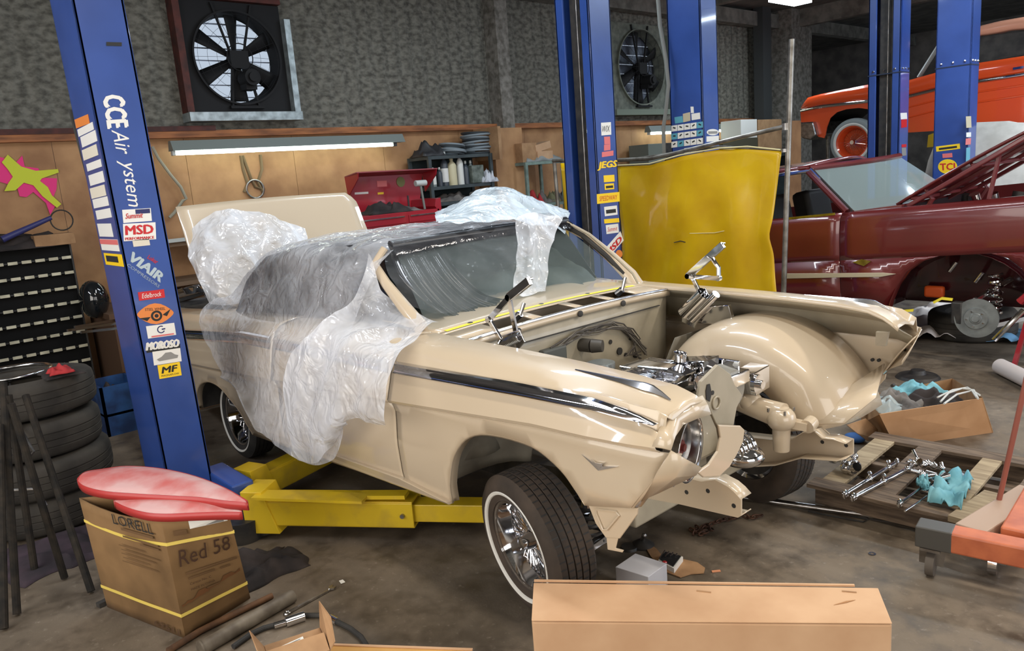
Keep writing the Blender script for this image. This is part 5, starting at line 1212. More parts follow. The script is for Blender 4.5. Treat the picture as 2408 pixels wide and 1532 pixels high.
obj('hose', MB().tube([Z(x, y, hz_) for x, y in ((548, 1522), (590, 1492), (620, 1478), (650, 1470))], .011, 10), blackr, t)
obj('hose', MB().tube([Z(x, y, hz_) for x, y in ((715, 1448), (755, 1448), (790, 1462), (825, 1480), (850, 1500), (868, 1528))], .011, 10), blackr, t)
obj('coupling', MB().cyl(Z(645, 1472, .02), Z(672, 1464, .02), .014, n=16).cyl(Z(672, 1464, .022), Z(715, 1449, .022), .022, n=20), chrome, t)
obj('coupling', MB().cyl(Z(778, 1455, .016), Z(794, 1463, .016), .017, n=14), chrome, t)
# ---- stack of tires
def old_tire(c, R, wd, seed, label):
    c = V(c); prof = []
    for r, h in ((.56, -.30), (.60, -.46), (.80, -.54), (.94, -.47), (.985, -.38), (1.0, -.22), (.985, -.205), (.985, -.185), (1.0, -.17), (1.0, -.02), (.985, 0), (1.0, .02), (1.0, .17), (.985, .185), (.985, .205), (1.0, .22), (.985, .38), (.94, .47), (.80, .54), (.60, .46), (.56, .30), (.66, .2), (.70, 0), (.66, -.2), (.56, -.30)): prof.append((r * R, h * wd))
    a = V((.03 * math.sin(seed), .03 * math.cos(seed * 2), 1))
    return obj('tire', MB().lathe(prof, c, a, 56), mat('old_tire', sr(70, 65, 58), .85, c2=sr(44, 41, 37), scale=5), smooth=40, label=label, cat='tire', group='stack of old tires')
cx, cy = -3.05, -2.02
old_tire((cx + .03, cy + .01, .12), .37, .20, 1, 'bottom tire of the stack, mostly in shadow')
old_tire((cx + .05, cy + .02, .335), .37, .20, 2, 'second tire from the floor in the stack')
old_tire((cx + .02, cy, .55), .37, .20, 3, 'third tire up in the stack by the near post')
old_tire((cx, cy + .01, .765), .37, .20, 4, 'topmost tire of the stack, a chrome ring and red rag on it')
tz = .875
obj('chrome_ring', MB().torus((cx - .06, cy - .02, tz + .012), .20, .012, (0, 0, 1), 40), chromed, smooth=60, label='chrome trim ring lying on the topmost tire', cat='ring')
def rag(name, label, c, size, m_, seed, amp=.5, group=None, cat='rag', rz=0):
    rows = []; c = V(c); Rz = rotm(0, 0, rz)
    for i in range(19):
        row = []
        for j in range(19):
            u, v = i / 18 - .5, j / 18 - .5; e = max(0, 1 - (2 * max(abs(u), abs(v))) ** 3)
            h = size[2] * (e * (.45 + amp * noise.noise(V((u * 5 + seed, v * 5, seed)))) + .0)
            du = .14 * noise.noise(V((u * 3, v * 3, seed + 5))); dv = .14 * noise.noise(V((u * 3, v * 3, seed + 9)))
            row.append(c + Rz @ V(((u + du) * size[0], (v + dv) * size[1], max(h, 0) + .002)))
        rows.append(row)
    return obj(name, MB().grid(rows), m_, smooth=180, label=label, cat=cat, group=group, solid=.003)
darkcloth = mat('dark_cloth', sr(60, 52, 50), .9, c2=sr(36, 32, 32), scale=8); redcloth = mat('red_cloth', sr(170, 46, 48), .85)
bluecloth = mat('blue_shop_towel', sr(130, 186, 196), .85, c2=sr(90, 150, 164), scale=9); greycloth = mat('grey_cloth', sr(124, 118, 112), .9, c2=sr(84, 80, 78), scale=7)
rag('dark_rag', 'dark rag on the right side of the topmost tire', (cx + .18, cy + .17, tz), (.34, .2, .06), darkcloth, 3)
rag('red_rag', 'small red rag at the edge of the topmost tire', (cx + .29, cy + .16, tz + .02), (.12, .12, .07), redcloth, 6)
# ---- drawer rack against the wall with its label strips
def rack():
    x = -5.75; y1 = at('x', x, 165, 575).y; zt = at('x', x, 165, 575).z; zb = at('x', x, 235, 880).z; y0 = y1 - 1.15
    t = thing('drawer_rack', 'black steel bin rack with rows of pale label strips below the plywood wall', 'storage rack', (x - .17, (y0 + y1) / 2, 0))
    obj('cabinet', MB().box((x - .2, (y0 + y1) / 2, (zt + zb) / 2), (.36, y1 - y0, zt - zb)), mat('bin_shade_black', (.006, .006, .006), .8, spec=.2), t, smooth=0, bevel=.004)  # near-black colour stands in for the shade inside the bins
    mb = MB(); obj('stand', MB().box((x - .2, (y0 + y1) / 2, zb / 2), (.36, y1 - y0, zb - .002)), blackm, t, smooth=0)
    N, M = 9, 11; strip = mat('label_strip', sr(222, 216, 190), .6, c2=sr(180, 174, 150), scale=9)
    obj('divider', MB().box((x, y1 - .006, (zt + zb) / 2), (.02, .012, zt - zb)), blackm, t, smooth=0)
    H_ = (zt - zb) / N
    for i in range(N):
        z = zt - H_ * (i + .82)
        s_ = obj('shelf_lip', MB().box((x + .004, (y0 + y1) / 2, z), (.02, y1 - y0, .012)), mat('lip_black', (.02, .02, .02), .5) if 'lip_black' not in MATS else MATS['lip_black'], t, smooth=0)
        for j in range(M):
            yy = y0 + (y1 - y0) * (j + .5) / M
            obj('label_strip', MB().box((x + .016, yy, z), (.004, (y1 - y0) / M * .70, .026)), strip, s_, smooth=0)
    return x, y0, y1, zt
rx, ry0, ry1, rzt = rack()
rag('dark_cloth_heap', 'dark cloth and bottles heaped on top of the drawer rack', (rx - .15, ry1 - .45, rzt), (.4, .9, .2), darkcloth, 11, .9, cat='cloth heap')
obj('brown_carton', MB().box((rx - .08, ry1 - .12, rzt + .055), (.25, .32, .10)), cardd, smooth=0, bevel=.004, label='small flat brown carton on the right end of the drawer rack', cat='box')
obj('blue_tool_handle', MB().cyl((rx - .05, ry1 - .50, rzt + .10), (rx - .05, ry1 - .10, rzt + .25), .03, .02, 12), mat('purple_blue', sr(56, 58, 110), .4), smooth=40, label='blue handled tool sticking out of the heap on the rack', cat='tool')
obj('wire_hoop', MB().torus((rx - .05, ry1 - .02, rzt + .22), .09, .006, (1, 0, 0), 24), blackr, smooth=60, label='thin dark wire hoop behind the brown carton', cat='wire')
# small bench behind the post holding dark helmet, chrome strips and rags
obj('bench', MB().box((-5.6, -.78, .84), (.9, .42, .05)).box((-5.6, -.92, .41), (.8, .06, .82)).box((-5.6, -.62, .41), (.8, .06, .82)), mat('bench_wood', sr(96, 70, 50), .8), smooth=0, label='low wooden work bench behind the near blue post', cat='bench')
p = at('x', -5.4, 225, 725)
obj('face_shield', MB().sphere((p.x, p.y, .99), .15, 20, (.9, .8, 1.15)), mat('gloss_black', (.01, .012, .014), .08, coat=1), smooth=60, label='glossy black helmet shape between rack and post', cat='helmet')
for k, (a, b) in enumerate((((158, 778), (300, 757)), ((190, 782), (300, 770)), ((175, 770), (300, 748)))):
    obj('chrome_strip', MB().beam(at('x', -4.6, *a), at('x', -4.9, *b), .012, .02), chrome, smooth=0, label=['lowest long chrome trim strip reaching out behind the near post', 'middle short chrome trim strip behind the near post', 'upper chrome trim strip behind the near post'][k], cat='trim strip', group='chrome trim strips behind the near post')
obj('strip_box', MB().hexa([V((-5.2, -.75, 0)), V((-4.55, -.75, 0)), V((-4.55, -.1, 0)), V((-5.2, -.1, 0))], [V((-5.2, -.72, .62)), V((-4.55, -.72, .62)), V((-4.55, -.1, .62)), V((-5.2, -.1, .62))]), cardd, smooth=0, label='brown box holding trim strips behind the near post', cat='box')
rag('grey_rag', 'grey cloth hanging beside the brown box behind the post', (-4.75, -.45, .63), (.5, .6, .16), greycloth, 14)
bluep = mat('blue_crate', sr(40, 84, 140), .5, c2=sr(24, 50, 92), scale=8)
pc = Z(285, 1005)
obj('blue_crate', MB().box((pc.x, pc.y, .17), (.42, .30, .02)).box((pc.x + .2, pc.y, .2), (.02, .3, .4)).box((pc.x - .2, pc.y, .2), (.02, .3, .4)).box((pc.x, pc.y - .14, .2), (.42, .02, .4)).box((pc.x, pc.y + .14, .2), (.42, .02, .4)), bluep, smooth=0, label='blue plastic crate on the floor left of the near post', cat='crate')
rag('dark_rag_pile', 'dark clutter of cloth inside the blue crate', (pc.x, pc.y, .185), (.36, .25, .3), darkcloth, 21, cat='cloth heap')
# ---- black folding stand legs at lower left
rbl = mat('rusty_black', (.012, .011, .010), .8, c2=(.03, .024, .018), scale=18, spec=.2)
t = thing('tripod_stand', 'dark folding steel stand with thin splayed legs at the left edge', 'stand', Z(110, 1400))
top = at('z', 1.0, 10, 880)
for a, b, z0 in (((8, 900), (40, 1445), .98), ((20, 930), (82, 1345), .92), ((26, 950), (152, 1360), .92), ((60, 930), (215, 1392), .9), ((0, 1000), (10, 1480), .8)):
    g_ = Z(b[0], b[1], .01); tp = at('z', z0, *a)
    obj('leg', MB().cyl(tp, g_, .017, n=10), rbl, t)
obj('brace', MB().cyl(at('z', .4, 0, 1155), at('z', .4, 92, 1150), .008, n=8), steel, t)
obj('bent_rod', MB().tube([at('z', h, x, y) for h, (x, y) in zip((.8, .68, .6, .58, .54, .5, .4, .34), ((22, 900), (40, 990), (72, 1050), (80, 1062), (66, 1080), (68, 1110), (92, 1160), (110, 1190)))], .006, 8), steel, t)
rag('dark_floor_cloth', 'crumpled dark purple cloth on the floor left of the carton', Z(150, 1300, .0), (.55, .5, .10), mat('purple_cloth', sr(66, 52, 62), .9, c2=sr(40, 34, 40), scale=7), 31)
rag('oily_heap', 'oily dark heap of metal shavings right of the carton', Z(610, 1345, .0), (.30, .42, .12), darkcloth, 35, .9, cat='heap')
obj('black_pan', MB().cyl(Z(575, 1265), Z(575, 1265) + V((0, 0, .12)), .10, .11, 24), blackm, smooth=40, label='round black pan at the foot of the near post', cat='pan')
obj('angle_iron', MB().beam(Z(230, 1425, .012), Z(290, 1395, .012), .03, .02), blackm, smooth=0, label='short dark steel bar by the left side of the carton', cat='bar')
# ---- paper star on the wall
def star(name, cpx, rads, m_, x, label, rot=0):
    c = at('x', x, *cpx); pts = []
    n = len(rads)
    for i, r in enumerate(rads):
        a = 2 * math.pi * i / n + rot; pts.append(V((x, c.y + math.cos(a) * r, c.z + math.sin(a) * r)))
    return obj(name, MB().prism(pts, (.004, 0, 0)), m_, smooth=0, label=label, cat='paper star', group='neon paper stars on the plywood wall')
pk = mat('neon_pink', sr(236, 60, 132), .8); yg = mat('neon_yellow', sr(206, 214, 60), .8)
def pixshape(name, pts, m_, x, label): return obj(name, MB().prism([at('x', x, *p) for p in pts], (.004, 0, 0)), m_, smooth=0, label=label, cat='paper star', group='neon paper stars on the plywood wall')
pixshape('paper_star', [(-8, 368), (10, 372), (32, 388), (52, 366), (58, 392), (90, 396), (98, 418), (134, 420), (133, 444), (126, 462), (130, 484), (118, 506), (108, 478), (78, 452), (62, 464), (46, 462), (40, 440), (0, 428), (-8, 410)], pk, -6.272, 'neon pink paper star behind the yellow one')
pixshape('paper_star', [(4, 382), (18, 364), (50, 392), (84, 402), (136, 398), (138, 406), (98, 420), (94, 426), (112, 440), (122, 460), (144, 480), (134, 489), (100, 462), (78, 436), (56, 430), (36, 448), (10, 450), (20, 430), (30, 416), (18, 398)], yg, -6.262, 'neon yellow paper star in front of the pink one')
# ================================================================ right side foreground
# ---- pallet
t = thing('wooden_pallet', 'weathered wooden pallet with chrome parts laid on it', 'pallet', Z(2150, 1180))
A0, A1, B0, B1 = at('z', .13, 1915, 1140), at('z', .13, 2335, 1238), at('z', .13, 2030, 1088), at('z', .13, 2440, 1175)
L_ = (A1 - A0); ux = L_.normalized(); D_ = (B0 - A0); D_ = D_ - ux * D_.dot(ux); uy = D_.normalized(); Lp = L_.length * 1.02; Dp = 1.0
PA = lambda s_, d_, z=0.13: V((A0.x, A0.y, 0)) + ux * s_ + uy * d_ + V((0, 0, z))
for d_ in (.03, .48, .85): obj('runner', MB().beam(PA(0, d_, .07), PA(Lp, d_, .07), .045, .09, (0, 0, 1)), wood, t, smooth=0, bevel=.003)
for k, (s_, wdt) in enumerate(((.06, .11), (.30, .12), (.60, .09), (.84, .12))):
    obj('deck_board', MB().beam(PA(s_, -.01, .125), PA(s_, .88, .125), wdt, .018), wood if k % 2 else woodl, t, smooth=0, bevel=.002)
for d_ in (.03, .85): obj('side_board', MB().beam(PA(-.03, d_, .126), PA(Lp + .03, d_, .126), .11, .02), wood, t, smooth=0, bevel=.002)
for s_ in (.1, .7): obj('bottom_board', MB().beam(PA(s_, 0, .014), PA(s_, .88, .014), .1, .018), wood, t, smooth=0)
obj('light_board', MB().beam(at('z', .14, 2265, 1230), at('z', .14, 2350, 1168), .13, .03), woodl, t, smooth=0, bevel=.002)
# chrome control rods on the pallet
PZ = .155
def rod(label, a, b, r, knobs=(0, 1), grp='chrome suspension links on the pallet', mid=()):
    p, q = at('z', PZ, *a), at('z', PZ, *b)
    t = thing('suspension_link', label, 'chrome link', (p + q) / 2 - V((0, 0, .02)), grp)
    obj('tube', MB().cyl(p, q, r, n=14), chrome, t)
    d = (q - p).normalized()
    for k in knobs:
        c = p if k == 0 else q
        obj('end_joint', MB().torus(c + d * (.018 if k else -.018), .016, .008, (-d.y, d.x, 0), 16, 8).cyl(c, c + d * (.01 if k else -.01), r * 1.5, n=12).sphere(c + d * (.02 if k else -.02), .012, 10), chrome, t)
    for m_ in mid:
        c = p + (q - p) * m_; obj('bracket', MB().sphere(c, .018, 10).cyl(c, c + V((0, 0, .03)), .008, n=8).sphere(c + V((0, 0, .032)), .012, 8), chrome, t)
rod('long chrome link, leftmost of the pair on the pallet', (1992, 1160), (2105, 1090), .010, mid=(.45, .85))
rod('long chrome link, right one of the pair on the pallet', (2012, 1168), (2140, 1100), .010, mid=(.5, .95))
rod('slim chrome rod under the blue shop towel', (2120, 1182), (2178, 1140), .007, (0,))
rod('pointed chrome rod lying in front of the blue shop towel', (2128, 1203), (2180, 1168), .005, ())
t = thing('chrome_bracket', 'rectangular chrome loop bracket leaning beside the blue shop towel', 'chrome part', at('z', .14, 2215, 1150))
c_ = [at('z', PZ, *p) for p in ((2168, 1158), (2238, 1112), (2262, 1116), (2196, 1164))]
obj('loop', MB().tube(c_, .010, 10, True), chrome, t); obj('plate', MB().prism([p * .9 + sum(c_, V((0, 0, 0))) / 40 + V((0, 0, .004)) for p in c_], (0, 0, .004)), chromed, t, smooth=0)
random.seed(12)
for nm, cpx, lab in (('chrome_fittings', (2180, 1110), 'small heap of chrome brackets near the far edge of the pallet'), ('chrome_caliper', (1985, 1105), 'chrome caliper shaped part at the left end of the pallet by the tire'), ('chrome_knuckle', (2190, 1138), 'chrome joint lying left of the blue shop towel')):
    c = at('z', .14, *cpx); t = thing(nm, lab, 'chrome part', c)
    for k in range(8):
        q = c + V((random.uniform(-.07, .07), random.uniform(-.05, .05), .02 + random.uniform(0, .03) + (.05 if nm == 'chrome_caliper' and k < 4 else 0)))
        obj('fitting', MB().cyl(q, q + V((random.uniform(-.05, .05), random.uniform(-.05, .05), random.uniform(0, .03))), random.uniform(.008, .02) * (1.7 if nm == 'chrome_caliper' else 1), n=12).sphere(q, random.uniform(.012, .022) * (1.7 if nm == 'chrome_caliper' else 1), 10), chrome, t, smooth=40)
def towel(name, label, pix, z, m_, seed, cat='shop towel'):
    c = at('z', z, *pix[0]); rows = []
    P = [at('z', z, *p) for p in pix]
    for i in range(15):
        row = []
        for j in range(15):
            u, v = i / 14, j / 14; p = P[0] * (1 - u) * (1 - v) + P[1] * u * (1 - v) + P[2] * u * v + P[3] * (1 - u) * v
            row.append(p + V((.02 * noise.noise(V((u * 4, v * 4, seed))), .02 * noise.noise(V((u * 4, v * 4, seed + 3))), .012 + abs(noise.noise(V((u * 3, v * 3, seed + 7)))) * .09)))
        rows.append(row)
    return obj(name, MB().grid(rows), m_, smooth=180, label=label, cat=cat, solid=.003)
towel('blue_shop_towel', 'crumpled light blue shop towel on the pallet', [(2180, 1188), (2215, 1120), (2290, 1135), (2260, 1208)], .14, bluecloth, 2)
towel('blue_towel_scrap', 'small scrap of blue towel left of the larger one on the pallet', [(2155, 1148), (2160, 1138), (2185, 1150), (2178, 1160)], .15, bluecloth, 5)
# ---- steel rod on the floor, thin wire, chain, washer, scraps
p, q = Z(1742, 1170, .02), Z(2236, 1240, .02)
obj('steel_bar', MB().cyl(p, q, .016, n=16), chromed, smooth=40, label='long polished steel bar lying on the floor before the pallet', cat='bar')
obj('thin_wire', MB().tube([Z(x, y, .006) for x, y in ((1900, 1203), (1960, 1215), (2030, 1228), (2042, 1222), (2000, 1214))], .004, 6), blackr, smooth=60, label='thin dark wire beside the polished bar', cat='wire')
t = thing('chain', 'rusty steel chain heaped on the floor below the frame horn', 'chain', Z(1690, 1235))
rust = mat('chain_rust', sr(96, 66, 50), .65, .5, c2=sr(60, 42, 34), scale=30)
random.seed(6)
path = [(1786, 1216), (1765, 1220), (1742, 1214), (1722, 1222), (1700, 1226), (1682, 1232), (1664, 1240), (1648, 1250), (1632, 1256), (1640, 1244), (1656, 1254), (1672, 1248), (1660, 1238), (1644, 1248), (1628, 1250), (1650, 1258), (1668, 1252)]
P = [Z(x, y, .012) for x, y in path]; k = 0
for a, b in zip(P, P[1:]):
    n_ = max(1, int((b - a).length / .022))
    for i in range(n_):
        c = a + (b - a) * i / n_; d = (b - a).normalized(); s_ = V((-d.y, d.x, 0)); up_ = V((0, 0, 1)) if k % 2 else s_; k += 1
        side = s_ if k % 2 else V((0, 0, 1))
        loop = [c + V((0, 0, .006)) + d * (.018 * math.cos(t_)) + side * (.010 * math.sin(t_)) for t_ in [2 * math.pi * j / 12 for j in range(12)]]
        obj('link', MB().tube(loop, .0042, 6, True), rust, t)
obj('washer', MB().lathe([(.008, 0), (.016, 0), (.016, .003), (.008, .003), (.008, 0)], Z(2051, 1304), (0, 0, 1), 24), chromed, smooth=0, label='single small washer on the bare floor', cat='washer')
obj('orange_tab', MB().beam(Z(1674, 1345, .003), Z(1694, 1343, .003), .012, .004), mat('tab_orange', sr(220, 150, 110), .7), smooth=0, label='tiny orange strip on the floor above the long box', cat='scrap')
obj('paper_scrap', MB().prism([Z(797, 1367, .004), Z(806, 1364, .006), (Z(812, 1370, .005)), Z(802, 1374, .004)], (0, 0, .001)), paper, smooth=0, label='small pale paper scrap on the floor between the wrench and front wheel', cat='scrap')
# ---- white box and printed card
a, b, c, d = at('z', .115, 1447, 1334), at('z', .115, 1494, 1302), at('z', .115, 1568, 1326), at('z', .115, 1524, 1358)
t = thing('white_box', 'plain small white box on the floor behind the long brown box', 'box', ((a.x + c.x) / 2, (a.y + c.y) / 2, 0))
obj('box', MB().hexa([zz(a, 0), zz(b, 0), zz(c, 0), zz(d, 0)], [a, b, c, d]), mat('white_card', sr(206, 206, 212), .6), t, smooth=0, bevel=.002)
obj('lid_seam', MB().prism([zz(d, .02) + V((.0005, -.0005, 0)), zz(c, .02) + V((.001, -.001, 0)), zz(c, .022) + V((.001, -.001, 0)), zz(d, .022) + V((.001, -.001, 0))], (.0005, -.0005, 0)), s_grey, t, smooth=0)
obj('cardboard_insert', MB().prism([Z(x, y, .003) for x, y in ((1515, 1284), (1532, 1283), (1545, 1294), (1556, 1308), (1610, 1318), (1640, 1325), (1658, 1338), (1655, 1350), (1625, 1352), (1600, 1360), (1560, 1345), (1530, 1310))], (0, 0, .004)), cardd, smooth=0, label='torn brown cardboard insert beside the white box', cat='cardboard')
t = thing('parts_box', 'small open black and red parts box lying on the brown insert', 'box', Z(1578, 1318, .007))
q = [at('z', .03, *p) for p in ((1548, 1318), (1562, 1298), (1606, 1310), (1585, 1338))]
obj('tray', MB().hexa([zz(p, .007) for p in q], q), s_white, t, smooth=0); 
qi = [p * .86 + sum(q, V((0, 0, 0))) / 4 * .14 + V((0, 0, .002)) for p in q]; obj('contents', MB().prism(qi, (0, 0, .004)), blackp, t, smooth=0)
obj('red_mark', MB().sphere(q[0] * .7 + q[3] * .3 + V((.01, 0, .006)), .012, 8, (1, 1, .4)), redp, t)
for k in range(4): obj('bolt', MB().cyl(qi[0] * (1 - k / 4) + qi[2] * k / 4 + V((0, 0, .008)), qi[1] * (1 - k / 4) + qi[2] * k / 4 + V((0, 0, .008)), .004, n=8), chromed, t)
c = Z(1512, 1284)
t = thing('air_filter_cap', 'dark round cap with wing knob on the floor above the white box', 'cap', c)
obj('disc', MB().lathe([(0, .03), (.02, .03), (.035, .022), (.055, .008), (.055, 0)], c, (0, 0, 1), 28), blackm, t); obj('knob', MB().cyl(c + V((0, 0, .03)), c + V((.01, 0, .055)), .012, n=12).sphere(c + V((.01, 0, .055)), .014, 10), steel, t)
c = Z(1480, 1290); obj('black_disc', MB().lathe([(0, .012), (.04, .012), (.045, 0)], c, (0, 0, 1), 24), blackm, smooth=40, label='flat black disc left of the wing knob cap', cat='cap')
# ---- orange hoist leg on casters with its upright
t = thing('engine_hoist', 'orange hoist leg with a grey steel end on casters at the right edge', 'hoist', (1.4, .5, 0))
T0, T1 = at('z', .23, 2152, 1238), at('z', .23, 2520, 1313); d = (T1 - T0).normalized(); s_ = V((-d.y, d.x, 0))
if s_.dot(FW) < 0: s_ = -s_
W_ = .095; e0 = T0 + s_ * W_ / 2 + V((0, 0, -.045))
s1 = e0 + d * .105
obj('end_sleeve', MB().beam(e0, s1 + d * .03, W_ * 1.04, .092), mat('grey_steel', sr(86, 84, 80), .5, .3), t, smooth=0, bevel=.005)
lg = obj('leg', MB().beam(s1, e0 + d * 1.0, W_, .088), orange, t, smooth=0, bevel=.008, label='orange leg')
cc = e0 + d * .055 + V((0, 0, -.05))
def caster(c, par, mw):
    g = obj('caster', MB().box(c + V((0, 0, -.008)), (.075, .075, .012), math.atan2(d.y, d.x)).beam(c + d * .028 + V((0, 0, -.01)), c + d * .02 + V((0, 0, -.085)), .006, .05, d).beam(c - d * .02 + V((0, 0, -.01)), c - d * .02 + V((0, 0, -.085)), .006, .05, d), steel, par, smooth=0)
    obj('caster_wheel', MB().cyl(V((c.x, c.y, .052)) - d * .016, V((c.x, c.y, .052)) + d * .016, .05, n=28), mw, g)
caster(cc, t, mat('grey_wheel', sr(96, 88, 80), .6))
c2_ = Z(2335, 1350, 0); caster(V((c2_.x, c2_.y, cc.z + .0)) , t, chrome)
p0 = Z(2330, 1262, .02); 
obj('leg', MB().beam(at('z', .19, 2385, 1268), at('z', .19, 2440, 1165), .10, .08), orange, t, smooth=0, bevel=.008)
obj('leg', MB().beam(at('z', .19, 2280, 1255), at('z', .19, 2430, 1160), .12, .05), mat('dusty_steel', sr(176, 150, 130), .6), t, smooth=0, bevel=.006, label='dusty grey cross leg')
pb = Z(2330, 1262, .03); pt = at('z', 1.5, 2425, 860) if False else None
pr = at('y', pb.y, 2412, 900)
obj('leaning_pole', MB().cyl(pb, pb + (pr - pb) * 1.05, .011, n=12), mat('pinkish_steel', sr(156, 92, 78), .5, .2), smooth=40, label='thin reddish pole leaning up at the right edge', cat='pole')
# ---- tilted cardboard box full of rags and hoses
TLb, TRb, BRb, BLb = at('z', .27, 2068, 975), at('z', .27, 2310, 937), at('z', .0, 2335, 1018), at('z', .0, 2106, 1052)
t = thing('parts_carton', 'wide brown cardboard box of towels and hoses on the floor beyond the far fender', 'box', (BLb + BRb) / 2)
back = V((-.45, .40, 0)) * .75
obj('front_wall', MB().prism([TLb, TRb, BRb, BLb], (-.004, .004, 0)), mat('carton_front', sr(206, 158, 114), .85, c2=sr(188, 140, 96), scale=4), t, smooth=0)
bl, br = BLb + back, BRb + back
for a, b, c, d_ in ((BRb, br, br + V((0, 0, .22)), TRb), (BLb, bl, bl + V((0, 0, .18)), TLb), (bl, br, br + V((0, 0, .22)), bl + V((0, 0, .18)))): obj('side_wall', MB().prism([a, b, c, d_], (0, 0, .004)), cardd, t, smooth=0, solid=.004)
obj('bottom', MB().prism([BLb, BRb, br, bl], (0, 0, .004)), cardd, t, smooth=0)
for cpx, sz, m_, lab, sd in (((2200, 925), (.30, .22, .12), bluecloth, 'light blue paper towel on top in the wide brown box', 3), ((2150, 950), (.30, .25, .12), greycloth, 'grey crumpled cloth in the wide brown box', 9), ((2240, 945), (.35, .25, .1), darkcloth, 'dark cloth at the right inside the wide brown box', 15), ((2110, 955), (.25, .25, .10), mat('pale_bag', sr(150, 160, 160), .4), 'pale plastic bag at the left inside the wide brown box', 19)):
    q = at('z', .24, *cpx); rag('box_rag', lab, (q.x + back.x * .45, q.y + back.y * .45, .17), sz, m_, sd, .8, group='rags in the wide brown box', cat='rag')
t = thing('clear_tubing', 'coiled clear plastic tubing sticking out of the wide brown box', 'tubing', at('z', .2, 2260, 945))
for k, pts in enumerate((((2212, 945), (2230, 925), (2262, 914), (2290, 918), (2300, 938)), ((2220, 950), (2250, 928), (2285, 920), (2296, 935)), ((2205, 935), (2240, 918), (2275, 912), (2304, 930)))):
    obj('tube', MB().tube([at('z', .30, *p) for p in pts], .006, 8), mat('clear_tube', sr(220, 222, 218), .2, alpha=.8) if k == 0 else MATS['clear_tube'], t)
q = [at('z', .18, *p) for p in ((2040, 1020), (2075, 985), (2100, 1045), (2060, 1052))]
obj('torn_flap', MB().prism([at('z', h, *p) for p, h in (((1990, 1000), .22), ((2035, 985), .2), ((2062, 1010), .1), ((2068, 1035), .02), ((2040, 1038), .04), ((2015, 1020), .14))], (.003, .003, 0)), cardd, smooth=0, label='bent brown cardboard flap left of the wide brown box', cat='cardboard')
obj('blue_rag', MB().sphere(Z(2010, 1030, .03), .05, 12, (1.3, 1, .6)), mat('bright_blue', sr(50, 96, 160), .7), smooth=60, label='bright blue rag behind the frame horn on the floor', cat='rag')
yb_ = 1.35
t = thing('yellow_cart', 'yellow panel with a blue stripe seen through the far wheel opening', 'cart', at('y', yb_, 1745, 960))
P = lambda *l: [at('y', yb_, *k) for k in l]
obj('panel', MB().prism(P((1688, 845), (1800, 845), (1812, 930), (1690, 930)), (0, .02, 0)), yellowp, t, smooth=0)
obj('stripe', MB().prism([p + V((0, -.004, 0)) for p in P((1730, 908), (1745, 908), (1786, 880), (1774, 878))], (0, .003, 0)), blue, t, smooth=0, label='blue stripe')
bl_ = at('y', yb_, 1750, 930); obj('leg', MB().box((bl_.x, yb_ + .03, bl_.z / 2), (.3, .06, bl_.z)), blackm, t, smooth=0)
# ---- things on the floor by the red car
t = thing('stand_foot', 'low round black stand foot on the floor behind the far fender', 'stand', Z(2160, 890))
c = Z(2158, 888); obj('dish', MB().lathe([(0, .06), (.05, .06), (.06, .03), (.14, .02), (.16, 0)], c, (0, 0, 1), 28), blackm, t)
t = thing('white_roller_tube', 'white plastic cylinder with a grey mark lying at the right edge', 'cylinder', Z(2390, 880))
p, q = Z(2352, 862, .06), Z(2440, 905, .06); obj('tube', MB().cyl(p, q, .06, n=24), mat('offwhite_plastic', sr(220, 214, 214), .5), t); obj('mark', MB().lathe([(.061, 0), (.061, .03)], p + (q - p) * .3, (q - p), 20, 1.0, 2.2), s_grey, t, smooth=40)
obj('floor_scrap', MB().prism([Z(2230, 933, .003), Z(2262, 925, .003), Z(2290, 926, .003), Z(2260, 938, .003)], (0, 0, .004)), blackm, smooth=0, label='thin dark scrap on the floor before the red car', cat='scrap')
# ================================================================ things along the back wall
def xz(x, px, py): return at('x', x, px, py)
